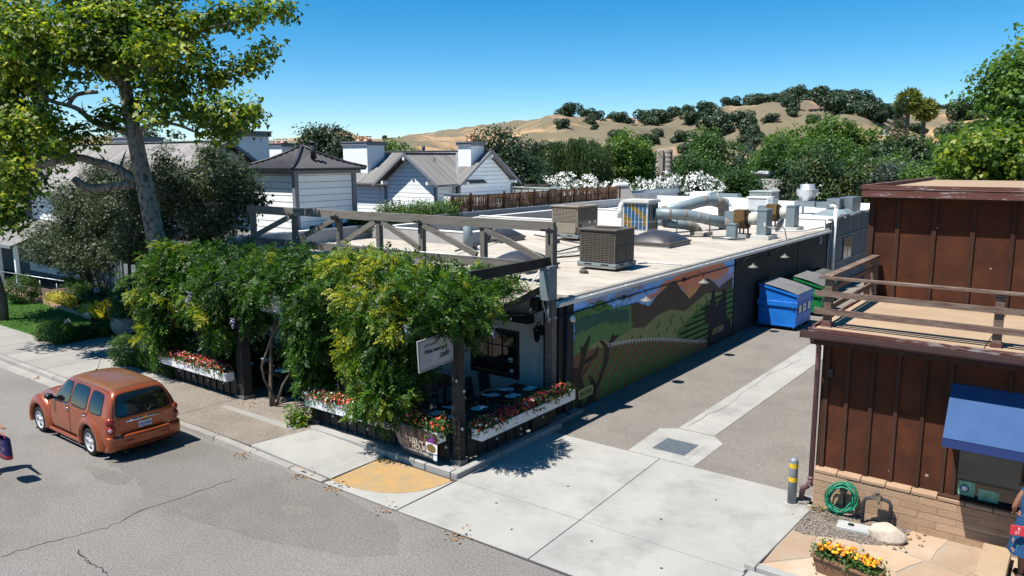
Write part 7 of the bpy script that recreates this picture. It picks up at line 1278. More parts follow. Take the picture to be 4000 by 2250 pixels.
def crown_tree(name, label, x, y, zt, w_, h, mat, n=9000, size=.3, lobes=14, seed=0, zb=0, trunk=.25, shape='kite', clump=.45, per=22, tint=.45, tvar=.28, group=None, droop=.2, dy=None, shell=.8, bark='bark_dark', cat='tree'):
    rg = random.Random(seed); t = thing(name, label, cat, (x, y, zb), 0, group); B = []; cz = zt-h/2; dy = dy or w_
    for i in range(lobes):
        a = rg.uniform(0, 6.28); u = rg.uniform(-.95, .9); k = math.sqrt(max(0, 1-u*u))*rg.uniform(.45, .8)
        B.append((x+math.cos(a)*k*w_*.42, y+math.sin(a)*k*dy*.42, cz+u*h*.36, w_*rg.uniform(.17, .3), dy*rg.uniform(.17, .3), h*rg.uniform(.14, .24)))
    B.append((x, y, cz, w_*.3, dy*.3, h*.33)); foliage('crown', B, n, size, mat, t, shape, clump=clump, per=per, shell=shell, droop=droop, seed=seed, tint=tint, tvar=tvar, kind='stuff')
    mb = MB(); top = Vector((x, y, cz)); branches(mb, (x, y, zb-.2), top, trunk, trunk*.5, .04, 6, seed)
    for i in range(6): b = B[rg.randrange(len(B)-1)]; branches(mb, (x+(b[0]-x)*.1, y, cz-h*.3), b[:3], trunk*.4, .03, .12, 5, seed+i, 5)
    mb.build('trunk', bark, t); return t
# olives
def olive(label, x, y, base, B, n, seed):
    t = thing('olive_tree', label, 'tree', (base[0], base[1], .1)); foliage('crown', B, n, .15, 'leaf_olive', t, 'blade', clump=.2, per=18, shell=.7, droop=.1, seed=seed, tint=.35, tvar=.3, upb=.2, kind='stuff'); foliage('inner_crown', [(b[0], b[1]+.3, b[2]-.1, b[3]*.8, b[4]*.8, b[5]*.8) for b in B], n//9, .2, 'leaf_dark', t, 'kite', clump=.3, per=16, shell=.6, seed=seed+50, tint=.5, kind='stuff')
    mb = MB(); rg = random.Random(seed)
    for b in B[::2][:8]: branches(mb, (base[0]+rg.uniform(-.15, .15), base[1], .05), (b[0], b[1], b[2]), .09, .025, .14, 8, int(b[0]*10) % 97, 6)
    mb.build('trunk', 'bark_olive' if seed < 20 else 'bark_dark', t); return t
olive('wide grey-green olive tree behind the rose pots', 0, 0, (-36.7, 16.6), [(-38.4, 17.4, 3.9, 2.0, 1.6, 1.5), (-38.8, 16.7, 2.3, 1.9, 1.3, 1.0), (-37.4, 18.3, 5.4, 1.5, 1.3, 1.1), (-40.3, 16.4, 3.0, 1.4, 1.2, 1.0), (-36.8, 17.4, 2.4, 1.7, 1.3, 1.0), (-36.2, 17.9, 4.4, 1.5, 1.3, 1.2), (-39.3, 16.9, 4.8, 1.2, 1.1, .9), (-41.2, 16.1, 2.3, 1.0, .9, .7), (-38.0, 17.6, 5.9, .7, .7, .7), (-36.4, 18.6, 6.0, .5, .5, .9)], 46000, 3)
olive('darker olive tree between the sycamore trunk and the white tower', 0, 0, (-31.2, 15.4), [(-29.5, 16.8, 5.5, 1.4, 1.2, 1.1), (-28.1, 17.9, 6.0, 1.2, 1.1, .95), (-28.4, 17.4, 4.4, 1.3, 1.1, 1.0), (-30.5, 15.9, 4.1, 1.2, 1.0, .9), (-27.6, 18.4, 5.1, .8, .8, .8), (-30.8, 16.2, 5.3, 1.0, .9, .9), (-30.0, 16.6, 6.5, .35, .4, .8), (-28.6, 17.6, 6.9, .4, .4, .4), (-31.4, 15.7, 3.3, .9, .8, .6), (-29.2, 17.0, 3.2, 1.1, .9, .7)], 40000, 24)
# background trees, one by one
CT = crown_tree
CT('oak_tree', 'dark two-lobed oak rising behind the white tower', -50.6, 41.2, 9.9, 3.6, 5, 'leaf_oak', 7000, .22, 9, 1)
CT('oak_tree', 'small dark oak touching the right side of the two-lobed oak', -47.6, 41, 8.6, 2.6, 4, 'leaf_oak', 4000, .2, 8, 2)
CT('broadleaf_tree', 'low green tree behind the ridge of the gabled house', -62.1, 61.2, 8.5, 7, 4.5, 'leaf_mid', 7000, .26, 12, 3)
CT('oak_tree', 'broad dark oak right behind the gabled house', -38.6, 49.5, 9.3, 7.6, 8, 'leaf_oak', 20000, .24, 20, 4, dy=6)
CT('oak_tree', 'lower dark oak filling in between the broad dark oak and the willow', -38.2, 52.5, 7.4, 3.4, 5.5, 'leaf_oak', 9000, .24, 12, 44, dy=4)
w_ = thing('willow_tree', 'weeping willow with hanging curtains behind the oleanders', 'tree', (-42, 66, 0)); rg = random.Random(3)
P = []; rng = np.random.default_rng(4); cs = [(-42+rg.uniform(-3.5, 3.5), 66+rg.uniform(-2, 2)) for _ in range(150)]
for (x, y) in cs:
    top = 8.7-((x+42)/3.9)**2*1.6+rg.uniform(-.6, .2); L = rg.uniform(2.2, 4.6); n = 95; z = top-rng.uniform(0, 1, n)*L; P.append(np.stack([x+rng.normal(0, .12, n), y+rng.normal(0, .12, n), z], 1))
P = np.concatenate(P); n = len(P); o = link('crown', fast_mesh('crown', place_leaves(P, rng.normal(0, 1, (n, 3))*[1, 1, .2], np.array([0, 0, -1])+rng.normal(0, .25, (n, 3)), rng.uniform(.2, .4, n), 'blade'), 'leaf_willow', np.clip(np.repeat(rng.normal(.45, .22, 150), 95)+rng.normal(0, .12, n), 0, 1)), w_); o['kind'] = 'stuff'; mb = MB(); branches(mb, (-42, 66, -.2), (-42, 66, 6), .35, .2, .04); mb.build('trunk', 'bark_dark', w_)
CT('poplar_tree', 'bright green upright tree right of the willow', -43.2, 77, 9.7, 4.6, 8.5, 'leaf_light', 12000, .24, 16, 5, tint=.35); CT('poplar_tree', 'slimmer bright green tree next to the silo', -42.2, 80.5, 9.0, 3, 7.5, 'leaf_light', 7000, .24, 11, 6, tint=.3)
CT('oak_tree', 'dark clump of oak left of the silo', -49.4, 94, 8.0, 4.2, 6.5, 'leaf_oak', 8000, .28, 10, 7); CT('round_tree', 'dense rounded dark green tree in front of the silo', -32.4, 72, 7.3, 5.2, 7, 'leaf_mid', 15000, .2, 16, 8, tint=.12, tvar=.2)
CT('broadleaf_tree', 'tall mid green tree behind the rounded tree', -44.4, 106.5, 11.3, 9, 10.5, 'leaf_mid', 14000, .32, 18, 9, tint=.4); CT('blue_spruce', 'hazy blue-grey conifer between the green trees', -48.4, 129, 9.9, 5, 9, 'leaf_blue', 7000, .3, 12, 10)
CT('broadleaf_tree', 'low green bush tree under the blue-grey conifer', -41.5, 122, 7.6, 6.5, 6.5, 'leaf_mid', 9000, .28, 12, 12, tint=.5); CT('broadleaf_tree', 'green tree with pale top beside the big spreading tree', -41, 121, 11, 8, 10, 'leaf_light', 9000, .34, 14, 13, tint=.3)
CT('spreading_tree', 'biggest spreading green tree in the middle distance', -31.5, 116, 13.0, 15, 12.5, 'leaf_light', 26000, .36, 28, 14, tint=.22, dy=10); CT('spreading_tree', 'darker spreading tree below the biggest green tree', -28.5, 104, 10.3, 10.5, 9.5, 'leaf_mid', 17000, .32, 20, 15, tint=.42, tvar=.2, dy=8); CT('spreading_tree', 'dark green tree left of the biggest spreading tree', -35.5, 103, 9.4, 6.5, 9, 'leaf_mid', 11000, .3, 14, 55, tint=.2, tvar=.2)
CT('magnolia_tree', 'glossy dark magnolia behind the shiny exhaust fan', -17.6, 65, 7.6, 7, 8, 'leaf_magnolia', 20000, .24, 20, 16, shape='oval', tint=.4, tvar=.35)
CT('oleander', 'plain green shrub at the right end of the white oleanders', -25.2, 66, 5.7, 4.2, 5.4, 'leaf_mid', 12000, .2, 12, 17, tint=.15, tvar=.2, cat='shrub')
CT('oak_tree', 'dark trees in the gap left of the magnolia', -24.5, 84, 7.6, 7, 7, 'leaf_oak', 8000, .3, 12, 18, tint=.6)
CT('grey_shrub', 'grey-green shrub mass above the brown roof, left part', -13.2, 66.5, 7.0, 4.5, 6, 'leaf_blue', 9000, .2, 12, 19, tint=.15, cat='shrub'); CT('green_shrub', 'bright green shrub above the brown roof parapet', -10.6, 64, 6.6, 5, 5.5, 'leaf_mid', 10000, .2, 12, 20, tint=.6, cat='shrub'); CT('green_shrub', 'mid green shrub behind the left end of the brown parapet', -15.4, 75, 7.2, 5, 6, 'leaf_light', 8000, .24, 12, 21, tint=.2, cat='shrub')
CT('oak_tree', 'dark oak between the magnolia and the palms', -20.4, 104, 9.5, 8, 9, 'leaf_oak', 9000, .34, 12, 22, tint=.7); CT('broadleaf_tree', 'green tree below the two palms', -19.5, 120, 10, 9, 9.5, 'leaf_mid', 9000, .36, 12, 23, tint=.4); CT('broadleaf_tree', 'green tree filling the right gap behind the shrubs', -11, 92, 9.4, 8, 9, 'leaf_mid', 10000, .3, 14, 24, tint=.35); CT('oak_tree', 'dark tree behind the right sycamore', -5, 75, 9.6, 7, 9, 'leaf_oak', 8000, .3, 12, 25, tint=.7)
CT('oak_tree', 'dark tree behind the roof of the long house', -66, 34, 9.3, 9, 6, 'leaf_oak', 8000, .28, 12, 26, tint=.6); CT('conifer_tree', 'pointed blue-green conifer tip above the long house roof', -72, 38, 11.0, 2.6, 7, 'leaf_blue', 4000, .24, 10, 27, tint=.1); CT('broadleaf_tree', 'shady tree at the far left edge beyond the porch', -62, 13.5, 6, 7, 5.5, 'leaf_mid', 9000, .22, 12, 28, tint=.3)
CT('oak_tree', 'dark street tree at the far left with its trunk on the lawn', -36.2, 12.4, 8.3, 4.0, 4.3, 'leaf_oak', 9000, .2, 12, 29, tint=.8, bark='bark_olive', zb=.1)
for k, (x, y, zt, w_, h) in enumerate([(-55, 66, 7.0, 8, 6), (-50, 80, 7.6, 9, 7), (-58, 92, 8, 11, 8), (-66, 80, 7.4, 10, 7), (-61.5, 105, 8.4, 7, 8), (-42, 128, 9.4, 12, 9), (-24, 130, 9.6, 12, 9), (-12, 118, 9.4, 12, 9), (0, 105, 9.6, 12, 9), (-38, 140, 10, 12, 9), (-70, 110, 9, 14, 9), (-82, 92, 8, 14, 8), (-90, 70, 8, 14, 8)]):
    CT('broadleaf_tree', '%s tree deep in the woods, %s' % (['low dark', 'dull green'][k % 2], ['behind the dark oaks', 'behind the willow', 'beyond the gabled house', 'left of the willow crown', 'behind the silo', 'behind the blue-grey conifer', 'right of the spreading tree', 'behind the green shrubs', 'behind the right sycamore', 'behind the tall green tree', 'beyond the chimneys', 'beyond the long house', 'beyond the dark two-lobed oak'][k]), x, y, zt, w_, h, ['leaf_oak', 'leaf_mid'][k % 2], 7000, .36, 12, 70+k, tint=.55, group='trees in the wooded middle distance')
# right sycamore
CT('sycamore_tree', 'tall bright-leaved sycamore filling the right edge of the photo', -2.3, 44.5, 12.6, 6.4, 9.2, 'leaf_light', 26000, .22, 26, 30, shape='maple', tint=.32, tvar=.3, dy=5, trunk=.3, bark='sycamore_bark', clump=.35, per=14)
CT('sycamore_tree', 'lower yellow-green sycamore boughs just above the brown parapet', -3.2, 36, 8.0, 4.6, 3.6, 'leaf_sycamore', 12000, .2, 14, 31, shape='maple', tint=.5, tvar=.25, dy=4, trunk=.12, bark='sycamore_bark', clump=.3, per=12)
# cypress, palms
t = thing('cypress_tree', 'tall narrow dark cypress beside the palms', 'tree', (-32.2, 165, 0)); foliage('crown', [(-32.2, 165, z, 1.5*math.sin(math.pi*min(1, (z+1)/19))**.5+.12, 1.4, 1.1) for z in np.arange(1, 17.2, .8)]+[(-33.8, 166, z, .8, .8, .9) for z in np.arange(1, 13, 1.2)], 9000, .4, 'leaf_oak', t, 'blade', clump=.25, per=14, droop=-.8, seed=3, kind='stuff'); mb = MB(); mb.tube([(-32.2, 165, -.2), (-32.2, 165, 6)], .25, 6); mb.build('trunk', 'bark_dark', t)
leafM('leaf_palm', (.07, .11, .03), (.16, .2, .05), (.34, .31, .1))
def palm(x, y, h, label, seed):
    t = thing('palm_tree', label, 'tree', (x, y, 0), 0, 'fan palms on the skyline'); mb = MB(); mb.tube([(x, y, -.2), (x+.1, y, h*.5), (x, y, h)], [.45, .36, .4], 10); mb.build('trunk', 'bark_olive', t); rng = np.random.default_rng(seed); n = 800
    d = unit(rng.normal(size=(n, 3))+[0, 0, .3]); L = rng.uniform(.5, 1, n); pos = np.array([x, y, h+.4])+d*np.array([2.0, 2.0, 1.7])*L[:, None]; pos[:, 2] -= (np.abs(d[:, 0])+np.abs(d[:, 1]))*.5*L; nr = rng.normal(0, 1, (n, 3))
    P1 = place_leaves(pos, nr, d-[0, 0, .4], np.full(n, 1.7), 'blade'); m = 500; hh = rng.uniform(0, 2.4, m); a = rng.uniform(0, 6.28, m); pos = np.stack([x+np.cos(a)*.6, y+np.sin(a)*.6, h-hh*.8], 1); P2 = place_leaves(pos, np.stack([np.cos(a), np.sin(a), 0*a], 1), np.tile([0, 0, -1.], (m, 1)), np.full(m, .9), 'blade')
    o = link('fronds', fast_mesh('fronds', np.concatenate([P1, P2]), 'leaf_palm', np.concatenate([rng.uniform(.3, .95, n), rng.uniform(.7, 1, m)])), t); o['kind'] = 'stuff'; return t
palm(-35.8, 191.5, 18.6, 'left and taller of the two fan palms, next to the cypress', 1); palm(-34.8, 205, 17.3, 'right and shorter of the two fan palms', 2)
# oleander hedge in white flower
leafM('leaf_oleander', (.03, .07, .02), (.07, .13, .03), (.12, .19, .04))
OL = [(-39.8, 53.8, 5.0), (-38.3, 55.0, 4.9), (-36.6, 56.3, 5.1), (-35.0, 57.4, 4.8), (-33.2, 58.7, 4.9), (-31.4, 60.0, 5.2), (-29.7, 61.3, 5.4), (-28.2, 62.4, 5.6), (-26.9, 63.2, 5.2)]
for k, (x, y, zt) in enumerate(OL):
    zt += (.45, .4, .3, .35, .2, .05, -.1, -.25, -.3)[k]; t = thing('oleander_shrub', 'white-flowering oleander, %s from the left in the long hedge behind the roofs' % ['first', 'second', 'third', 'fourth', 'fifth', 'sixth', 'seventh', 'eighth', 'ninth'][k], 'shrub', (x, y, 0), 0, 'white oleanders in the hedge'); B = [(x+random.uniform(-.7, .7), y+random.uniform(-.5, .5), zt-random.uniform(.5, 2.2), .75, .7, .6) for _ in range(8)]+[(x, y, 2, 1.1, 1, 1.6)]; foliage('leaves', B, 3600, .2, 'leaf_oleander', t, 'blade', clump=.2, per=12, seed=k+200, tint=.5, kind='stuff')
    rng = np.random.default_rng(k); n = 1900; c, o_ = blob_points(B[:8], 230, rng, .93); j = rng.integers(0, 230, n); pos = c[j]+o_[j]*.12+rng.normal(0, .085, (n, 3)); m_ = link('blossoms', fast_mesh('blossoms', place_leaves(pos, o_[j]+rng.normal(0, .5, (n, 3))+[0, 0, .3], rng.normal(0, 1, (n, 3)), rng.uniform(.08, .15, n), 'disc'), 'flower_white'), t); m_['kind'] = 'stuff'
# oaks on the hills: individuals sharing a few meshes
protos = []
for k in range(4):
    rng = np.random.default_rng(k+40); B = [(rng.uniform(-.6, .6), rng.uniform(-.5, .5), .35+rng.uniform(-.1, .45), .42, .42, .32) for _ in range(9)]; c, o_ = blob_points(B, 2400, rng, .85); n = len(c)
    protos.append(fast_mesh('hill_oak_crown', place_leaves(c, o_+rng.normal(0, .4, (n, 3))+[0, 0, .4], rng.normal(0, 1, (n, 3)), rng.uniform(.06, .12, n), 'disc'), 'leaf_hilloak', np.clip(rng.normal(.5, .25, n), 0, 1)))
def hoak(az, r, s, sz=1, k=0):
    a = R(az); x, y = math.sin(a)*r, math.cos(a)*r; z = terr(a, r); o = bpy.data.objects.new('hill_oak', protos[k % 4]); COL.objects.link(o); o.location = (x, y, z-.12*s); o.scale = (s, s, s*sz); o.rotation_euler = (0, 0, k*1.7); zone = 'crest' if r > 840 else 'upper slope' if r > 660 else 'lower slope'; side = 'far left part' if az < -33 else 'left part' if az < -26 else 'middle' if az < -18 else 'right part' if az < -9 else 'far right part'; tag(o, 'dark rounded oak on the %s of the dry hill, %s' % (zone, side), 'tree', 'oaks on the hills')
rg = random.Random(21); k = 0
for (az, r, s, n, da, dr) in [(-50.3, 930, 9, 3, .5, 10), (-46.3, 930, 8, 2, .6, 10), (-33.0, 760, 15, 1, 0, 0), (-31.0, 860, 11, 6, 1.3, 30), (-29.3, 640, 13, 1, 0, 0), (-28.2, 860, 11, 5, 1.5, 30), (-26.3, 800, 14, 6, 1.2, 40), (-24.6, 860, 12, 6, 1.5, 40), (-23.2, 700, 14, 7, 1.5, 60), (-21.6, 640, 15, 7, 1.4, 60), (-21.5, 880, 13, 7, 1.8, 30), (-20.6, 560, 14, 4, 1, 40), (-19.2, 880, 14, 9, 1.5, 30), (-17.5, 800, 14, 3, .5, 30), (-16.2, 880, 17, 12, 1.6, 40), (-13.8, 880, 16, 12, 1.6, 40), (-14.2, 620, 17, 7, .9, 50), (-13.0, 660, 15, 8, 1.0, 60), (-12.3, 800, 14, 8, 1.0, 40), (-10.6, 930, 12, 5, .9, 20), (-8.6, 930, 12, 7, 1.2, 20), (-7.9, 740, 16, 2, .4, 20), (-8.4, 900, 12, 4, .8, 20), (-6.6, 560, 14, 6, 1.0, 50), (-5.0, 700, 14, 12, 1.6, 90), (-3.4, 600, 15, 14, 1.6, 90), (-2.2, 820, 14, 12, 1.6, 60), (-.5, 700, 15, 12, 1.8, 90), (-4.6, 480, 13, 8, 1.6, 50), (-1, 500, 13, 8, 1.6, 50), (-35, 560, 12, 2, 1.2, 40), (-27.5, 520, 12, 5, 2.2, 50), (-23.5, 500, 12, 6, 2.2, 50), (-31.0, 700, 9, 3, 1.0, 30), (-34, 620, 9, 2, 3, 40), (-30, 600, 8, 5, 4, 60), (-25, 740, 8, 5, 3, 60), (-22, 800, 8, 4, 3, 40), (-17, 620, 9, 5, 2.5, 60), (-12.5, 720, 10, 5, 2, 60), (-9, 620, 9, 6, 3, 60), (-18.5, 720, 9, 3, 1, 50)]:
    for i in range(max(1, round(n*.62))): hoak(az+rg.uniform(-da, da), r+rg.uniform(-dr, dr), s*rg.uniform(.6, 1.15), rg.uniform(.8, 1.1), k); k += 1
# far woods closing the valley floor
B = []; rg = random.Random(8)
for i in range(300): a = R(rg.uniform(-75, 8)); r = rg.uniform(170, 420); B.append((math.sin(a)*r, math.cos(a)*r, 2.5+terr(a, r), rg.uniform(4, 8), rg.uniform(4, 8), rg.uniform(3, 5)))
o = foliage('far_woods', B, 30000, 1.3, 'leaf_oak', None, 'disc', clump=1.2, per=20, shell=.85, seed=5, tint=.75); tag(o, 'dark tree cover spreading across the valley floor below the hills', 'woods', kind='stuff')
# ------------------------------------------------------------ garden at left
mb = MB(); mb.poly([(-60, 11.95, .1), (-30.6, 11.95, .1), (-30.3, 13.2, .1), (-33.2, 14.6, .1), (-38.5, 15.0, .1), (-60, 15.1, .1)]); S(mb.build('lawn', 'lawn', recalc=False))
LP = [(-60, 11.95), (-30.6, 11.95), (-30.3, 13.2), (-33.2, 14.6), (-38.5, 15.0), (-60, 15.1)]
rng = np.random.default_rng(3); p = rng.uniform((-48, 11.97), (-30.3, 15.1), (42000, 2)); p = p[[inside(a, b, LP) for a, b in p]]; n = len(p); o = link('grass', fast_mesh('grass', place_leaves(np.concatenate([p, np.full((n, 1), .1)], 1), rng.normal(0, 1, (n, 3))*[1, 1, .3], rng.normal(0, .35, (n, 3))+[0, 0, 1], rng.uniform(.03, .06, n), 'blade'), 'leaf_grassy', rng.uniform(.1, .8, n))); tag(o, 'short mown green grass on the lawn', 'grass', kind='stuff')
mb = MB(); mb.bb((-45, 15.1, 0), (-38.4, 15.2, .28)); mb.add([(-38.4, 15.0, 0), (-33.2, 14.62, 0), (-33.2, 14.74, 0), (-38.4, 15.2, 0), (-38.4, 15.0, .26), (-33.2, 14.62, .2), (-33.2, 14.74, .2), (-38.4, 15.2, .26)], [(0, 1, 5, 4), (2, 3, 7, 6), (4, 5, 6, 7)]); tag(mb.build('lawn_edging', 'brick_tan'), 'low tan edging behind the lawn', 'edging')
mb = MB(); mb.bb((-60, 15.2, 0), (-28.8, 17.0, .11)); mb.bb((-30.2, 11.92, 0), (-29.5, 13.6, .11)); mb.bb((-25.1, 11.92, 0), (-22.0, 16, .115)); S(mb.build('flower_bed', 'soil'))
def shrub(name, label, blobs, n, size, mat, shape='kite', clump=.08, tint=.5, cat='shrub', group=None, seed=0, tvar=.25, shell=.88, per=10, droop=.1):
    o = foliage(name, blobs, n, size, mat, None, shape, clump=clump, per=per, shell=shell, seed=seed, tint=tint, tvar=tvar, droop=droop); return tag(o, label, cat, group)
shrub('boxwood', 'clipped boxwood ball at the corner of the terrace bed', [(-24.9, 11.95, .55, .5, .45, .5)], 5200, .05, 'leaf_hedge', tint=.45, seed=1)
shrub('boxwood', 'larger clipped boxwood ball at the pavement end of the path hedge', [(-29.75, 12.0, .5, .45, .42, .48)], 4800, .05, 'leaf_hedge', tint=.4, seed=2); shrub('boxwood', 'smaller boxwood ball left of the path hedge end', [(-30.7, 11.95, .4, .45, .38, .38)], 3600, .05, 'leaf_hedge', tint=.35, seed=3)
shrub('path_hedge', 'low clipped hedge along the left side of the garden path', [(-29.75, 12.4+i*.28, .35, .3, .25, .3) for i in range(6)], 6500, .05, 'leaf_hedge', tint=.35, seed=4); shrub('boxwood', 'round boxwood at the far left of the lawn', [(-39.9, 14.6, .75, .75, .7, .7)], 4200, .07, 'leaf_hedge', tint=.15, seed=5)
shrub('clipped_hedge', 'low clipped hedge block behind the lawn edging', [(-37.8+i*.35, 15.9+i*.05, .6, .5, .5, .45) for i in range(7)], 6500, .07, 'leaf_hedge', tint=.3, seed=6); shrub('clipped_hedge', 'clipped hedge farther back beside the handrail', [(-40.0+i*.4, 17.0, .9, .5, .5, .4) for i in range(6)], 5200, .07, 'leaf_hedge', tint=.45, seed=7)
shrub('yellow_shrub', 'yellow-leaved ground shrub left of the olive trunks', [(-38.3+i*.35, 15.3, .4, .4, .3, .25) for i in range(5)], 3000, .07, 'leaf_yellow', tint=.5, seed=8); shrub('yellow_shrub', 'yellow-leaved ground shrub right beside the white roses', [(-34.4+i*.3, 15.05, .35, .35, .3, .25) for i in range(6)], 3600, .07, 'leaf_yellow', tint=.6, seed=9)
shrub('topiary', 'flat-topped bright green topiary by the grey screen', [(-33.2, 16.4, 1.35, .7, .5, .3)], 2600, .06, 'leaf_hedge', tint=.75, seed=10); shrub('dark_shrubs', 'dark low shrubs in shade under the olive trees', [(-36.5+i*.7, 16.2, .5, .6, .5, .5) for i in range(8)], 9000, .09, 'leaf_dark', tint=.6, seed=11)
def strappy(name, label, pts, n, L, mat='leaf_grassy', seed=0, cat='plant', tint=.5):
    rng = np.random.default_rng(seed); P = np.array(pts); i = rng.integers(0, len(P), n); a = rng.uniform(0, 6.28, n); out = np.stack([np.cos(a), np.sin(a), rng.uniform(.6, 2.2, n)], 1); pos = np.concatenate([P[i]+rng.normal(0, .1, (n, 2)), np.full((n, 1), .1)], 1)
    o = link(name, fast_mesh(name, place_leaves(pos, np.cross(out, rng.normal(0, 1, (n, 3))), out, rng.uniform(.6, 1.1, n)*L, 'blade')*1., mat, np.clip(rng.normal(tint, .25, n), 0, 1))); return tag(o, label, cat)
strappy('agapanthus', 'strappy agapanthus leaves in the terrace bed behind the car', [(-24.4+.25*i, 12.15+.1*(i % 3)) for i in range(9)], 1500, .6, seed=1, tint=.2); strappy('agapanthus', 'strappy agapanthus along the path hedge', [(-30.0+.12*i, 12.8+.25*i) for i in range(7)], 1100, .55, seed=2, tint=.5); strappy('flax_plant', 'golden spiky flax between the yellow shrub and the roses', [(-32.9, 15.3), (-32.6, 15.2)], 260, .95, 'leaf_yellow', seed=3, tint=.3)
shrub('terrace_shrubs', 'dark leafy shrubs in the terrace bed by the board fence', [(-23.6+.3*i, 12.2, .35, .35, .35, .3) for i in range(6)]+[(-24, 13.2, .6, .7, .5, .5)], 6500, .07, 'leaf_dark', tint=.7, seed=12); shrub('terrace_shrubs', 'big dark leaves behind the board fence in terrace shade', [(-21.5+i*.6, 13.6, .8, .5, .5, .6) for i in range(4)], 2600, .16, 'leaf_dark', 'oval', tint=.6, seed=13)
def umbel(x, y, z, label):
    rng = np.random.default_rng(int(abs(x*31+z*7))); n = 90; d = unit(rng.normal(size=(n, 3))); pos = np.array([x, y, z])+d*.085; t = thing('agapanthus_bloom', label, 'flower', (x, y, .1), 0, 'pale agapanthus heads in the garden'); link('petals', fast_mesh('petals', place_leaves(pos, rng.normal(0, 1, (n, 3)), d, np.full(n, .045), 'kite'), 'flower_umbel'), t); mb = MB(); mb.tube([(x, y, .05), (x, y, z)], .008, 4); mb.build('stem', 'mural_green', t)
M('flower_umbel', (.5, .54, .72), rough=.7)
for q_, (x, y, z) in enumerate(((-31.3, 12.9, .55), (-31.0, 13.5, .75), (-34.6, 15.6, 1.1), (-32.0, 15.6, 1.2), (-31.1, 15.4, 1.1), (-28.6, 13.9, .4), (-24.0, 12.1, .75), (-22.9, 12.2, .8), (-34.2, 14.9, .5), (-37.8, 16.2, 1.3), (-32.3, 15.3, 1.05))): umbel(x, y, z, 'pale agapanthus head '+['standing over the lawn', 'by the path hedge', 'behind the yellow shrub', 'under the olive tree', 'beside the climbing roses', 'beside the pale stone pot', 'near the boxwood ball', 'near the left board fence', 'at the lawn edging', 'beside the clipped hedge', 'beside the golden flax'][q_])
def bigpot(x, y, r_, h, mat, label): mb = MB(); mb.lathe((x, y, .12), [(r_*.45, 0), (r_*.8, h*.2), (r_, h*.5), (r_*.97, h*.72), (r_*.86, h*.92), (r_*.9, h), (r_*.8, h), (r_*.78, h*.85), (.01, h*.84)], 32); return tag(mb.build('stone_pot', mat), label, 'pot')
M('pot_stone', (.46, .42, .36), (.38, .35, .3), scale=4, rough=.85, bump=.2); M('pot_grey', (.13, .14, .15), (.17, .18, .19), scale=4, rough=.6)
bigpot(-29.05, 14.0, .5, .75, 'pot_stone', 'round pale stone pot on the garden path'); bigpot(-26.85, 14.15, .52, .8, 'pot_grey', 'round dark grey pot in the sycamore shade')
def rose(label, B, n, nf, seed):
    t = thing('rose_bush', label, 'shrub', (B[0][0], B[0][1], .1)); foliage('leaves', B, n, .075, 'leaf_mid', t, 'oval', clump=.1, per=10, seed=seed, tint=.35, kind='stuff'); rng = np.random.default_rng(seed); c, o_ = blob_points(B, nf, rng, .98); mb = MB()
    for q in range(nf): p = c[q]+o_[q]*.04; mb.lathe(p, [(.02, -.02), (.06, .0), (.065, .02), (.03, .04), (.01, .04)], 7)
    mb.build('roses', 'flower_white', t, kind='stuff')
rose('white rose bush growing in the pale stone pot', [(-29.05, 14.0, 1.15, .55, .5, .45), (-29.5, 14.2, 1.5, .45, .4, .35)], 5200, 16, 1); rose('tall white rose climber behind the pale stone pot', [(-30.0, 15.0, 1.5, .5, .5, .5), (-30.6, 15.3, 1.9, .45, .3, .3), (-29.4, 15.2, 1.1, .8, .6, .7)], 6500, 26, 2); rose('dark rose bush in the grey pot', [(-26.85, 14.15, 1.15, .6, .55, .45), (-27.6, 14.9, 1.0, .6, .5, .6)], 5600, 7, 3)
# ------------------------------------------------------------ orange car
def carpaint():
    m = M('car_paint', (.44, .09, .021), (.48, .1, .025), scale=.8, rough=.34, metal=.4, coat=.7, spec=.5, fine=.05, fscale=300); m.node_tree.nodes['Principled BSDF'].inputs['Coat Roughness'].default_value = .05; return m
carpaint()
M('car_roof', (.3, .11, .045), (.28, .135, .07), scale=2.5, rough=.45, metal=.35, coat=.5); M('car_glass', (.01, .011, .013), rough=.03, spec=.9); M('chrome', (.75, .76, .78), rough=.12, metal=1); M('alloy', (.68, .69, .71), (.62, .63, .65), scale=5, rough=.35, metal=.3); M('well_dark', (.012, .012, .012), rough=.9); M('lamp_red', (.35, .01, .012), rough=.12, spec=.7); M('lamp_clear', (.6, .45, .45), rough=.1, spec=.7); M('plate_white', (.62, .66, .72), rough=.5); M('plate_blue', (.02, .04, .16), rough=.5); M('badge_gold', (.7, .45, .08), rough=.25, metal=.8); M('car_trim', (.02, .02, .022), rough=.4); M('cabin_beige', (.35, .3, .22), rough=.8); M('gap_black', (.01, .008, .008), rough=.9)
car = thing('parked_car', 'orange-copper retro wagon car parked at the kerb, seen from behind', 'car', (-17.94, 8.47, 0), math.pi)
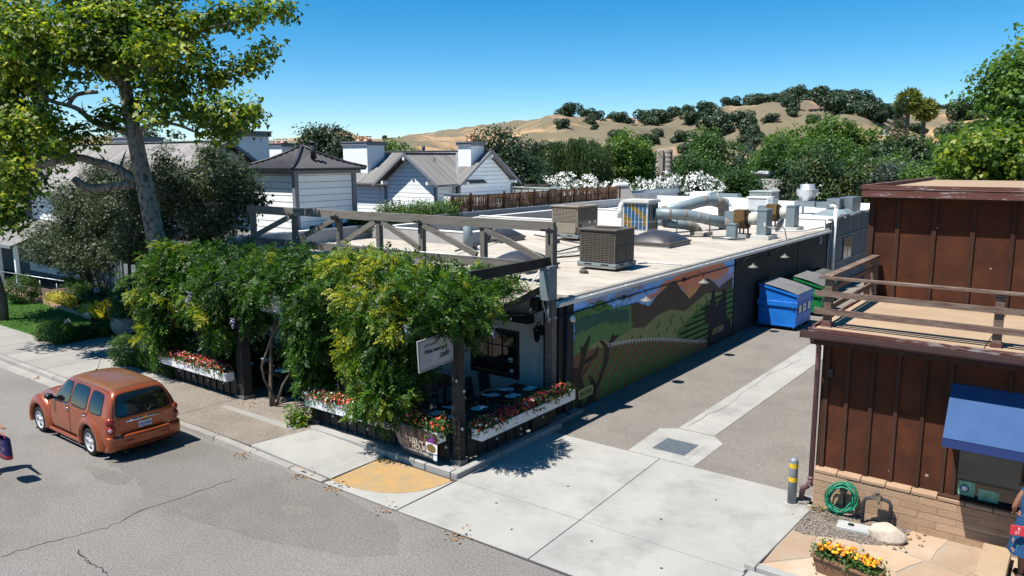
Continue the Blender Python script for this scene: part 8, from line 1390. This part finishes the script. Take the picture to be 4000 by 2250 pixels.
# sections: x, floor, wl(lower half width), wb(belt), zb(belt), wt(top edge), zt, zr(centre)
SEC = [(-.915, .40, .60, .66, .86, .60, .90, .92), (-.90, .30, .74, .76, .92, .68, .98, 1.0), (-.86, .25, .80, .80, .97, .70, 1.10, 1.13), (-.80, .24, .82, .815, 1.0, .66, 1.32, 1.36), (-.70, .23, .83, .82, 1.01, .60, 1.50, 1.56), (-.55, .22, .835, .825, 1.02, .575, 1.545, 1.61), (-.2, .2, .84, .83, 1.03, .575, 1.57, 1.645), (.3, .2, .84, .83, 1.03, .58, 1.585, 1.665), (.8, .2, .84, .83, 1.02, .58, 1.58, 1.665), (1.25, .2, .84, .825, 1.01, .575, 1.555, 1.64), (1.55, .2, .84, .82, 1.0, .57, 1.49, 1.575), (1.78, .2, .84, .81, 1.0, .59, 1.33, 1.40), (2.0, .2, .84, .79, 1.0, .62, 1.13, 1.19), (2.15, .2, .84, .76, .985, .62, 1.04, 1.09), (2.4, .2, .83, .70, .95, .55, 1.01, 1.05), (2.8, .2, .82, .66, .9, .5, .97, 1.01), (3.15, .2, .80, .62, .84, .45, .91, .95), (3.38, .22, .74, .56, .74, .4, .80, .84), (3.5, .27, .64, .5, .62, .35, .68, .70), (3.545, .34, .5, .4, .52, .3, .56, .57)]
def half(s):
    x, f, wl, wb, zb, wt, zt, zr = s
    return [(x, 0, f), (x, wl*.72, f), (x, wl*.96, f+.06), (x, wl, f+.2), (x, wl+.008, (f+.2+zb)/2), (x, wb, zb-.05), (x, wb-.02, zb+.02), (x, (wb+wt)/2+.015, (zb+zt)/2), (x, wt, zt), (x, wt*.82, zt+(zr-zt)*.62), (x, wt*.45, zt+(zr-zt)*.92), (x, 0, zr)]
bm = bmesh.new(); rings = []
for s in SEC:
    h = half(s); full = [(x, y, z) for x, y, z in h]+[(x, -y, z) for x, y, z in h[-2:0:-1]]; rings.append([bm.verts.new(p) for p in full])
for a, b in zip(rings[:-1], rings[1:]):
    n = len(a)
    for i in range(n): bm.faces.new((a[i], a[(i+1) % n], b[(i+1) % n], b[i]))
bm.faces.new(rings[0][::-1]); bm.faces.new(rings[-1]); bmesh.ops.recalc_face_normals(bm, faces=bm.faces)
me = bpy.data.meshes.new('body'); bm.to_mesh(me); bm.free(); tmp = bpy.data.objects.new('tmp', me); COL.objects.link(tmp)
md = tmp.modifiers.new('s', 'SUBSURF'); md.levels = 2; dg = bpy.context.evaluated_depsgraph_get(); me2 = bpy.data.meshes.new_from_object(tmp.evaluated_get(dg)); bvh = BVHTree.FromPolygons([v.co.copy() for v in me2.vertices], [tuple(p.vertices) for p in me2.polygons])
tmp.modifiers.clear(); tmp.data = me2; cuts = []
for x in (0, 2.63):
    for sgn in (1, -1):
        mb = MB(); mb.lathe((x, sgn*.95, .35), [(.395, -.34), (.395, .34)], 40, Matrix(((1, 0, 0), (0, 0, 1), (0, 1, 0)))); c = mb.build('cut', 'well_dark'); cuts.append(c); b = tmp.modifiers.new('b', 'BOOLEAN'); b.operation = 'DIFFERENCE'; b.object = c; b.solver = 'EXACT'
bpy.context.view_layer.update(); dg = bpy.context.evaluated_depsgraph_get(); me3 = bpy.data.meshes.new_from_object(tmp.evaluated_get(dg)); me3.name = 'body'
bpy.data.objects.remove(tmp)
for c in cuts: bpy.data.objects.remove(c)
me3.materials.clear(); me3.materials.append(MATS['car_paint']); me3.materials.append(MATS['well_dark']); me3.materials.append(MATS['car_roof'])
for p in me3.polygons:
    p.use_smooth = True; c = p.center; ok = False; p.material_index = 0
    for x in (0, 2.63):
        r_ = math.hypot(c.x-x, c.z-.35)
        if r_ < .4 and abs(c.y) > .58 and abs(c.y) < .832: p.material_index = 1
    if c.z > 1.555 and -.6 < c.x < 1.5 and p.material_index == 0: p.material_index = 2
body = link('body', me3, car, False)
def ray_y(x, z, sgn=1, off=.004):
    h = bvh.ray_cast(Vector((x, sgn*2, z)), Vector((0, -sgn, 0))); return (h[0]+Vector((0, sgn*off, 0))) if h[0] else None
def ray_x(y, z, off=.004):
    h = bvh.ray_cast(Vector((-3, y, z)), Vector((1, 0, 0))); return (h[0]-Vector((off, 0, 0))) if h[0] else None
def rr_outline(q, r_, u, v):
    """u,v in 0..1 -> point in quad q (4 2d corners) with rounded corners"""
    a, b = u*2-1, v*2-1; k = r_
    # squircle mapping
    m = max(abs(a), abs(b)); 
    if m > 1e-6:
        L = (abs(a)**6+abs(b)**6)**(1/6); s = (m/L)**k; a *= s; b *= s
    u, v = (a+1)/2, (b+1)/2; p0, p1, p2, p3 = q
    return ((1-u)*(1-v)*p0[0]+u*(1-v)*p1[0]+u*v*p2[0]+(1-u)*v*p3[0], (1-u)*(1-v)*p0[1]+u*(1-v)*p1[1]+u*v*p2[1]+(1-u)*v*p3[1])
def patch(name, q, fn, mat, parent, off=.004, n=16, r_=1., world=False, rim=None):
    V = []; idx = {}
    for i in range(n+1):
        for j in range(n+1):
            p = fn(*rr_outline(q, r_, i/n, j/n)); idx[i, j] = len(V); V.append(p if p is not None else Vector((0, 0, .5)))
    mb = MB(); mb.smooth = True; mb.add(V, [(idx[i, j], idx[i+1, j], idx[i+1, j+1], idx[i, j+1]) for i in range(n) for j in range(n)]); return mb.build(name, mat, parent, world)
SIDEW = [[(1.02, 1.05), (1.86, 1.02), (1.50, 1.46), (1.06, 1.5)], [(.16, 1.05), (.92, 1.05), (.93, 1.5), (.22, 1.5)], [(-.56, 1.05), (-.0, 1.05), (.06, 1.49), (-.44, 1.45)]]
for sgn in (1, -1):
    for k, q in enumerate(SIDEW):
        g = [(q[0][0]-.03, q[0][1]-.03), (q[1][0]+.03, q[1][1]-.03), (q[2][0]+.02, q[2][1]+.025), (q[3][0]-.02, q[3][1]+.025)]
        patch('window_seal', g, lambda x, z: ray_y(x, z, sgn, .003), 'car_trim', car); patch('window_glass', q, lambda x, z: ray_y(x, z, sgn, .008), 'car_glass', car)
g = [(-.63, 1.02), (.63, 1.02), (.52, 1.47), (-.52, 1.47)]; patch('rear_seal', [(-.67, .985), (.67, .985), (.545, 1.5), (-.545, 1.5)], lambda y, z: ray_x(y, z, .003), 'car_trim', car); patch('rear_window', g, lambda y, z: ray_x(y, z, .009), 'car_glass', car)
def fwd(y, z):
    h = bvh.ray_cast(Vector((4.5, y, z)), Vector((-1, 0, 0))); return (h[0]+Vector((.008, 0, .004))) if h[0] else None
patch('windscreen', [(-.6, 1.14), (.6, 1.14), (.5, 1.5), (-.5, 1.5)], fwd, 'car_glass', car)
def gapline(name, pts2, fn, w_=.006, mat='gap_black'):
    P = []
    for a, b in zip(pts2[:-1], pts2[1:]):
        for i in range(10): t = i/10; P.append(fn(a[0]+(b[0]-a[0])*t, a[1]+(b[1]-a[1])*t))
    P.append(fn(*pts2[-1])); P = [p for p in P if p is not None]; mb = MB(); mb.tube(P, w_, 4); return mb.build(name, mat, car, False)
for sgn in (1, -1):
    fy = lambda x, z: ray_y(x, z, sgn, 0)
    gapline('door_gap', [(.98, 1.52), (.97, 1.0), (.95, .6), (1.02, .3)], fy); gapline('door_gap', [(.1, 1.52), (.05, 1.02), (.2, .85), (.42, .66), (.48, .3)], fy); gapline('door_gap', [(1.9, 1.0), (2.0, .8), (1.98, .5), (1.96, .32)], fy); gapline('door_gap', [(.48, .3), (1.96, .32)], fy); gapline('roof_gap', [(-.55, 1.535), (.3, 1.565), (1.2, 1.54)], fy, .004)
gapline('hatch_gap', [(-.7, .52), (-.72, .95), (-.62, 1.4), (-.56, 1.555)], lambda y, z: ray_x(y, z, 0)); gapline('hatch_gap', [(.7, .52), (.72, .95), (.62, 1.4), (.56, 1.555)], lambda y, z: ray_x(y, z, 0))
mb = MB(); mb.tube([Vector((-.62, y, 1.565+.045*math.cos(y*2.4))) for y in np.linspace(-.56, .56, 12)], .005, 4); mb.build('hatch_gap', 'gap_black', car, False)
for y in (-.3, -.1, .1, .3): mb = MB(); mb.tube([Vector((x, y, 1.66-.1*abs(y)-.03*abs(x-.5)**2)) for x in np.linspace(-.1, 1.0, 8)], .006, 4); mb.build('roof_rib', 'car_roof', car, False)
# fender flares
for sgn in (1, -1):
    for x0, a0, a1 in ((0, -.35, math.pi+.25), (2.63, -.3, math.pi+.35)):
        V = []; N = 30; prof = [(.40, .815), (.402, .885), (.43, .905), (.49, .90), (.55, .865), (.60, .83), (.62, .79)]
        for i in range(N+1):
            a = a0+(a1-a0)*i/N; fade = 1
            for r_, y in prof:
                rr2 = r_; x = x0+math.cos(a)*rr2*1.02; z = .35+math.sin(a)*rr2; z = max(z, .22); zc = .90+ (0.02 if x0 == 0 else .06); yy = y*(1 if z < .8 else 1-(z-.8)*.12); V.append((x, sgn*yy, min(z, .97)))
        k = len(prof); mb = MB(); mb.smooth = True; mb.add(V, [(i*k+j, i*k+j+1, (i+1)*k+j+1, (i+1)*k+j) for i in range(N) for j in range(k-1)]); mb.build('fender', 'car_paint', car, False)
# bumpers, sills
def bumper(x0, zt, zb, name):
    V = []; P = [(-.87, .12), (-.86, .02), (-.8, -.05), (-.55, -.09), (0, -.11), (.55, -.09), (.8, -.05), (.86, .02), (.87, .12)]; S2 = [(0.14, zt-.02), (.04, zt), (0, zt-.03), (-.01, (zt+zb)/2), (.02, zb), (.14, zb)]
    for y, dx in P:
        for ddx, z in S2: V.append((x0+dx+ddx, y*(1), z))
    k = len(S2); mb = MB(); mb.smooth = True; mb.add(V, [(i*k+j, i*k+j+1, (i+1)*k+j+1, (i+1)*k+j) for i in range(len(P)-1) for j in range(k-1)]); return mb.build(name, 'car_paint', car, False, sub=2)
bb_r = bumper(-.9, .60, .24, 'rear_bumper')
mb = MB(); mb.box((-1.0, 0, .6), (.16, 1.0, .03)); mb.build('bumper_step', 'car_paint', car, False, bevel=.012); mb = MB(); mb.box((-1.015, 0, .33), (.02, 1.5, .012)); mb.build('bumper_seam', 'gap_black', car, False)
for y in (-.52, .52): mb = MB(); mb.box((-1.0, y, .5), (.05, .05, .2)); mb.build('bumper_guard', 'car_paint', car, False, bevel=.015)
for y in (-.4, .4): mb = MB(); mb.box((-1.022, y, .46), (.012, .15, .03)); mb.build('reflector', 'lamp_red', car, False)
for sgn in (1, -1): mb = MB(); mb.box((-.8, sgn*.865, .42), (.03, .012, .12)); mb.build('reflector', 'lamp_red', car, False)
for sgn in (1, -1): mb = MB(); mb.box((1.3, sgn*.84, .24), (1.7, .06, .09)); mb.build('sill', 'car_paint', car, False, bevel=.02)
# wheels
for x in (0, 2.63):
    for sgn in (1, -1):
        A = Matrix(((1, 0, 0), (0, 0, sgn), (0, 1, 0))); C0 = (x, sgn*.76, .325)
        mb = MB(); mb.lathe(C0, [(.2, -.1), (.30, -.1), (.322, -.075), (.325, 0), (.322, .075), (.305, .1), (.235, .108), (.225, .09)], 40, A, cap=False); ty = mb.build('wheel', 'tyre', car, False)
        mb = MB(); mb.lathe(C0, [(.23, .095), (.222, .1), (.205, .085), (.2, .03), (.2, -.05), (.01, -.05)], 36, A, cap=False); mb.build('rim', 'alloy', ty, False)
        mb = MB(); mb.lathe(C0, [(.19, -.03), (.005, -.028)], 28, A); mb.build('brake', 'well_dark', ty, False); mb = MB()
        for k in range(5):
            a = k*2*math.pi/5+.3; d = Vector((math.cos(a), 0, math.sin(a))); n = Vector((-math.sin(a), 0, math.cos(a))); c = Vector(C0); ax = Vector((0, sgn, 0))
            pts = [c+d*.035-n*.045+ax*.075, c+d*.205-n*.034+ax*.088, c+d*.205+n*.034+ax*.088, c+d*.035+n*.045+ax*.075]; mb.prism(pts, -ax*.04)
        mb.build('spokes', 'alloy', ty, False, bevel=.006); mb = MB(); mb.lathe(C0, [(.05, .05), (.048, .09), (.02, .1), (0, .1)], 16, A); mb.build('hub_cap', 'alloy', ty, False)
# lamps
for sgn in (1, -1):
    for z, m_, r_ in ((.93, 'lamp_red', .085), (.76, 'lamp_red', .088)):
        pos = Vector((-.85 if z > .9 else -.865, sgn*.755, z)); ax = Vector((-.78, sgn*.62, 0)).normalized(); A = ax.to_track_quat('Z', 'Y').to_matrix()
        mb = MB(); mb.lathe(pos, [(r_+.012, -.05), (r_+.01, .02), (r_, .03)], 24, A, cap=False); mb.build('lamp_bezel', 'car_paint', car, False); mb = MB(); mb.lathe(pos, [(r_, .02), (r_*.85, .05), (r_*.5, .065), (0, .07)], 24, A, cap=False); tl = mb.build('tail_light', m_, car, False)
        if z < .9: mb = MB(); mb.lathe(pos, [(r_*.5, .066), (r_*.35, .076), (0, .08)], 20, A, cap=False); mb.build('reverse_lamp', 'lamp_clear', tl, False)
# number plate, chrome bar, badge, wiper, handles, mirrors, aerial, exhaust
mb = MB(); mb.box((-.905, 0, .755), (.03, .62, .26)); mb.build('plate_recess', 'car_paint', car, False, bevel=.02)
mb = MB(); mb.box((-.925, .0, .745), (.012, .31, .155)); pl = mb.build('number_plate', 'plate_white', car, False, bevel=.004)
text('lettering', '5RZH908', .085, 'plate_blue', pl, (-.934, .138, .715), (0, -1, 0), (0, 0, 1), .003, xs=.82, world=False)
for z in (.815, .675): mb = MB(); mb.box((-.932, 0, z), (.003, .14, .012)); mb.build('plate_band', 'plate_blue', pl, False)
mb = MB(); mb.tube([(-.90, -.42, .87), (-.935, -.2, .885), (-.94, 0, .89), (-.935, .2, .885), (-.90, .42, .87)], .022, 8); mb.build('chrome_bar', 'chrome', car, False)
mb = MB(); mb.box((-.955, 0, .89), (.012, .14, .03)); mb.box((-.956, 0, .89), (.012, .05, .055)); mb.build('emblem', 'badge_gold', car, False, bevel=.004)
text('lettering', 'HHR', .045, 'chrome', car, (-.915, .64, .6), (.0, -1, 0), (0, 0, 1), .004, world=False); text('lettering', 'LT', .035, 'chrome', car, (-.915, -.55, .62), (.0, -1, 0), (0, 0, 1), .004, world=False)
mb = MB(); mb.tube([(-.9, -.05, .98), (-.9, -.12, 1.04), (-.88, -.2, 1.08), (-.875, -.5, 1.1)], .011, 6); mb.build('wiper', 'car_trim', car, False)
for sgn in (1, -1):
    for x in (1.05, .2):
        p = ray_y(x, .93, sgn, .0); mb = MB(); mb.tube([p+Vector((-.08, sgn*.01, 0)), p+Vector((-.04, sgn*.04, .004)), p+Vector((.05, sgn*.04, .004)), p+Vector((.09, sgn*.01, 0))], .014, 8); mb.build('door_handle', 'chrome', car, False); mb = MB(); mb.lathe(p, [(.05, -.0), (.045, .004), (0, .002)], 14, Matrix(((1, 0, 0), (0, 0, sgn), (0, 1, 0)))); mb.build('handle_cup', 'car_trim', car, False)
    p = ray_y(1.8, 1.03, sgn, 0); mb = MB(); mb.lathe(p+Vector((.0, sgn*.14, .06)), [(.05, -.09), (.085, -.08), (.1, 0), (.085, .08), (.04, .09)], 16, Matrix(((0, 0, 1), (0, 1.0, 0), (.75, 0, 0)))); mb.tube([p, p+Vector((0, sgn*.1, .03))], .03, 6); mb.build('mirror', 'car_trim', car, False)
    gapline('chrome_strip', [(.98, 1.01), (1.85, .985)], lambda x, z: ray_y(x, z, sgn, .006), .008, 'chrome')
mb = MB(); mb.tube([(1.25, 0, 1.64), (1.15, 0, 1.72), (.95, 0, 2.02)], .006, 5); mb.lathe((1.25, 0, 1.63), [(.03, 0), (.02, .03)], 8); mb.build('aerial', 'car_trim', car, False); mb = MB(); mb.tube([(-.8, .48, .22), (-1.0, .5, .2)], .035, 10); mb.build('exhaust', 'steel_dark', car, False)
mb = MB(); mb.box((1.3, 0, .17), (4.0, 1.4, .08)); mb.build('underbody', 'well_dark', car, False)
# ------------------------------------------------------------ people
M('skin', (.32, .15, .09), rough=.55, fine=.03); M('skin_tan', (.4, .2, .12), rough=.55); M('hair_dark', (.02, .016, .014), rough=.7); M('dress_blue', (.015, .075, .19), (.02, .1, .24), scale=6, rough=.85); M('print_pink', (.62, .3, .24), rough=.85); M('print_teal', (.1, .35, .45), rough=.85); M('sock_white', (.75, .74, .76), rough=.9); M('tag_red', (.65, .04, .06), rough=.5); M('navy_bag', (.015, .015, .09), (.02, .02, .13), scale=8, rough=.4); M('bag_red', (.6, .05, .06), rough=.4); M('shirt_grey', (.3, .3, .33), rough=.9); M('trousers', (.05, .055, .07), rough=.9); M('shoe', (.08, .07, .06), rough=.7)
def skin_mesh(name, verts, edges, radii, mat, parent, root=0, sub=2, world=False):
    me = bpy.data.meshes.new(name); me.from_pydata(verts, edges, []); o = bpy.data.objects.new(name, me); COL.objects.link(o); md = o.modifiers.new('skin', 'SKIN'); md.use_smooth_shade = True
    for i, v in enumerate(me.skin_vertices[0].data): r_ = radii[i]; v.radius = r_ if isinstance(r_, tuple) else (r_, r_); v.use_root = (i == root)
    sb = o.modifiers.new('s', 'SUBSURF'); sb.levels = sub; dg = bpy.context.evaluated_depsgraph_get(); m2 = bpy.data.meshes.new_from_object(o.evaluated_get(dg)); bpy.data.objects.remove(o); m2.materials.clear(); m2.materials.append(MATS[mat])
    for p in m2.polygons: p.use_smooth = True
    return link(name, m2, parent, world)
def person(label, loc, rz, s, J, skin, hair, long_hair=False):
    """J: joint positions in metres for a 1.75 m figure facing +x"""
    t = thing('person', label, 'person', loc, rz); V, E, Rd = [], [], []
    def a(p, r_, par=None):
        V.append(tuple(c*s for c in p)); Rd.append(tuple(q*s for q in r_) if isinstance(r_, tuple) else r_*s); 
        if par is not None: E.append((par, len(V)-1))
        return len(V)-1
    pel = a((0, 0, .95), (.15, .11)); w = a((0.01, 0, 1.1), (.13, .095), pel); ch = a((0, 0, 1.3), (.155, .11), w); nk0 = a((0, 0, 1.45), .07, ch); nk = a((.01, 0, 1.52), .055, nk0); hd0 = a((.02, 0, 1.6), (.075, .09), nk); hd = a((.02, 0, 1.67), (.078, .098), hd0); a((.01, 0, 1.73), (.055, .065), hd)
    for sd in (1, -1):
        L = J['leg'][0 if sd > 0 else 1]; hip = a((0, sd*.09, .88), .095, pel); kn = a(L[0], .06, hip); cf = a([(L[0][i]*.6+L[1][i]*.4) for i in range(3)], .058, kn); an = a(L[1], .036, cf); a((L[1][0]+.07, L[1][1]+sd*.01, L[1][2]-.045), .036, an)
        A_ = J['arm'][0 if sd > 0 else 1]; shd = a((0, sd*.17, 1.4), .055, ch); el = a(A_[0], .042, shd); wr = a(A_[1], .027, el); d = Vector(A_[1])-Vector(A_[0]); d.normalize(); a(Vector(A_[1])+d*.05, (.036, .02), wr)
    b = skin_mesh('body', V, E, Rd, skin, t)
    # fingers
    for k, A_ in enumerate(J['arm']):
        d = (Vector(A_[1])-Vector(A_[0])).normalized(); base = Vector(A_[1])+d*.07; u, q = _up(d); 
        for f in range(5):
            if f < 4: st = base+u*(f-1.5)*.017; L = (.062, .072, .068, .052)[f]; P = [st, st+d*L*.5+q*.006, st+d*L*.85+q*.022]
            else: st = base-d*.035+u*.03; P = [st, st+u*.025+d*.02+q*.01, st+u*.028+d*.045+q*.02]
            mb = MB(); mb.tube([p*s for p in P], [.0085*s, .008*s, .0065*s], 7); mb.build('finger', skin, b, False)
    mb = MB(); mb.lathe(Vector((-.012, 0, 1.7))*s, [(.02*s, -.12*s), (.09*s, -.1*s), (.108*s, -.02*s), (.1*s, .045*s), (.06*s, .085*s), (0, .098*s)], 18)
    if long_hair: mb.lathe(Vector((-.05, 0, 1.56))*s, [(.05*s, -.16*s), (.085*s, -.08*s), (.095*s, .06*s), (.07*s, .12*s)], 14)
    mb.build('hair', hair, t, False)
    for sd in (1, -1):
        mb = MB(); mb.lathe(Vector((.095, sd*.032, 1.665))*s, [(.0, -.011*s), (.01*s, -.005*s), (.01*s, .005*s), (0, .011*s)], 8); mb.build('eye', 'white_paint', t, False); mb = MB(); mb.lathe(Vector((.01, sd*.085, 1.66))*s, [(.005*s, -.03*s), (.018*s, -.01*s), (.018*s, .02*s), (.006*s, .03*s)], 8); mb.build('ear', skin, t, False)
    mb = MB(); mb.add([Vector(p)*s for p in ((.1, .0, 1.67), (.1, .018, 1.63), (.1, -.018, 1.63), (.125, 0, 1.635))], [(0, 1, 3), (0, 3, 2), (1, 2, 3)]); mb.build('nose', skin, t, False); mb = MB(); mb.box(Vector((.1, 0, 1.605))*s, (.008*s, .045*s, .01*s)); mb.build('mouth', 'lamp_red', t, False)
    return t, b
def garment(name, rings, mat, t, s, n=28, wob=0):
    V = []; 
    for (x, y, z, rx, ry) in rings:
        for j in range(n): a = 2*math.pi*j/n; k = 1+wob*math.sin(a*6+z*3)*(max(0, 1-z)); V.append(((x+rx*math.cos(a)*k)*s, (y+ry*math.sin(a)*k)*s, z*s))
    mb = MB(); mb.smooth = True; mb.add(V, [(i*n+j, i*n+(j+1) % n, (i+1)*n+(j+1) % n, (i+1)*n+j) for i in range(len(rings)-1) for j in range(n)]); return mb.build(name, mat, t, False)
PX, PY = -.36, 13.95
t, b = person('person in a blue floral dress standing at the right edge with a red tag', (PX, PY, .1), 1.9, 1.04, {'leg': [[(.0, .1, .48), (-.01, .1, .08)], [(.03, -.1, .48), (.03, -.1, .08)]], 'arm': [[(-.02, .27, 1.13), (.16, .22, .98)], [(0, -.24, 1.12), (.12, -.2, .95)]]}, 'skin', 'hair_dark', True)
RG = [(0, 0, 1.46, .075, .1), (0, 0, 1.43, .12, .19), (0, 0, 1.3, .165, .225), (0, 0, 1.1, .15, .2), (0, 0, .95, .17, .22), (0, 0, .75, .2, .25), (0, 0, .5, .24, .29), (0, 0, .42, .25, .3)]
garment('dress', RG, 'dress_blue', t, 1.04, wob=.08)
mb = {'print_pink': MB(), 'print_teal': MB()}; rg = random.Random(6)
for k in range(110):
    z = rg.uniform(.48, 1.4); a = rg.uniform(0, 6.28); i = max(j for j in range(len(RG)) if RG[j][2] >= z); i = min(i, len(RG)-2); f = (RG[i][2]-z)/(RG[i][2]-RG[i+1][2]); rx = RG[i][3]+(RG[i+1][3]-RG[i][3])*f+.006; ry = RG[i][4]+(RG[i+1][4]-RG[i][4])*f+.006
    kk = 1+.08*math.sin(a*6+z*3)*max(0, 1-z); c = Vector((rx*kk*math.cos(a), ry*kk*math.sin(a), z))*1.04; n = Vector((math.cos(a), math.sin(a), 0)); tt = Vector((-math.sin(a), math.cos(a), 0)); ang = rg.uniform(0, 6); m_ = mb['print_pink' if k % 4 else 'print_teal']
    for q in range(4): aa = ang+q*1.1; d = tt*math.cos(aa)+Vector((0, 0, 1))*math.sin(aa); e = tt*math.cos(aa+1.57)+Vector((0, 0, 1))*math.sin(aa+1.57); m_.poly([c+n*.004, c+d*.028+e*.012+n*.004, c+d*.042+n*.002, c+d*.028-e*.012+n*.004])
for k, m_ in mb.items(): m_.build('floral_print', k, t, False, recalc=False, kind='stuff')
mb = MB(); mb.lathe((.03*1.04-.01, -.1*1.04, .12), [(.052, -.02), (.05, .1), (.058, .24)], 14); mb.build('sock', 'sock_white', t, False)
for y in (.1, -.1): mb = MB(); mb.box((.06, y, .035), (.28, .1, .07)); mb.build('shoe', 'shoe', t, False, bevel=.02)
tg = thing('red_tag', 'red shopping tag hanging at the hip of the person in the floral dress', 'tag', (-.62, 13.72, 1.0)); M('tag_letter', (.8, .75, .75), rough=.5)
mb = MB(); mb.box((-.52, 13.66, .98), (.24, .02, .16), rz=.25); mb.build('card', 'tag_red', tg, bevel=.004); text('lettering', 'B', .06, 'tag_letter', tg, (-.54, 13.645, .995), (1, .25, 0), (0, 0, 1), .003); text('lettering', 'ST', .06, 'tag_letter', tg, (-.57, 13.637, .925), (1, .25, 0), (0, 0, 1), .003)
mb = MB(); mb.bb((-1.02, 13.2, .09), (-.62, 14.45, .3)); tag(mb.build('wooden_step', 'deck_tan', bevel=.01), 'low tan block step beside the person in the floral dress', 'step')
t, b = person('person walking in from the left edge carrying a navy bag', (-18.78, 5.74, 0), .12, .97, {'leg': [[(.18, .09, .5), (.26, .09, .08)], [(-.08, -.09, .48), (-.3, -.09, .12)]], 'arm': [[(.3, .2, 1.2), (.8, .13, 1.16)], [(-.12, -.24, 1.12), (-.05, -.25, .86)]]}, 'skin_tan', 'hair_dark')
garment('shirt', [(0, 0, 1.46, .08, .1), (0, 0, 1.42, .13, .2), (0, 0, 1.25, .165, .22), (0, 0, 1.0, .165, .2), (0, 0, .88, .18, .21)], 'shirt_grey', t, .97)
for sd, L in ((1, [(.0, .09, .92), (.18, .09, .5), (.26, .09, .1)]), (-1, [(0, -.09, .92), (-.08, -.09, .48), (-.3, -.09, .13)])): mb = MB(); mb.tube([Vector(p)*.97 for p in L], [.12, .09, .07], 12); mb.build('trouser_leg', 'trousers', t, False)
for sd, (x, z) in ((1, (.3, .04)), (-1, (-.26, .07))): mb = MB(); mb.box((x, sd*.09, z), (.27, .1, .08)); mb.build('shoe', 'shoe', t, False, bevel=.02)
bg_ = thing('shopping_bag', 'navy spotted shopping bag with red base at the left edge', 'bag', (-17.78, 5.87, .6)); mb = MB()
V = []; 
for z, k, sg_ in ((.98, .24, .0), (.8, .26, .02), (.64, .27, .03)):
    for j in range(16): a = 2*math.pi*j/16; V.append((-17.8+k*math.copysign(abs(math.cos(a))**.6, math.cos(a)), 5.87+.07*math.copysign(abs(math.sin(a))**.8, math.sin(a))*(1+sg_*5), z))
mb.smooth = True; mb.add(V, [(i*16+j, i*16+(j+1) % 16, (i+1)*16+(j+1) % 16, (i+1)*16+j) for i in range(2) for j in range(16)]); mb.build('bag_body', 'navy_bag', bg_); V2 = [v for v in V[32:]]+[(x*1.0, y, .545+.06*abs(x+17.8)) for x, y, z in V[32:]]
mb = MB(); mb.smooth = True; mb.add(V2, [(j, (j+1) % 16, 16+(j+1) % 16, 16+j) for j in range(16)]+[list(range(16, 32))]); mb.build('bag_base', 'bag_red', bg_); mb = MB(); mb.tube([(-17.95, 5.85, .97), (-17.86, 5.86, 1.08), (-17.74, 5.86, 1.08), (-17.66, 5.85, .97)], .01, 6); mb.build('bag_handle', 'bag_red', bg_)
mb = MB(); rg = random.Random(3)
for k in range(60): x = -17.8+rg.uniform(-.22, .22); z = rg.uniform(.66, .95); y = 5.87-.085-.008; mb.poly([(x+.009*math.cos(q), y, z+.009*math.sin(q)) for q in np.arange(0, 6.28, 1.05)])
mb.build('spots', 'print_pink', bg_, recalc=False)
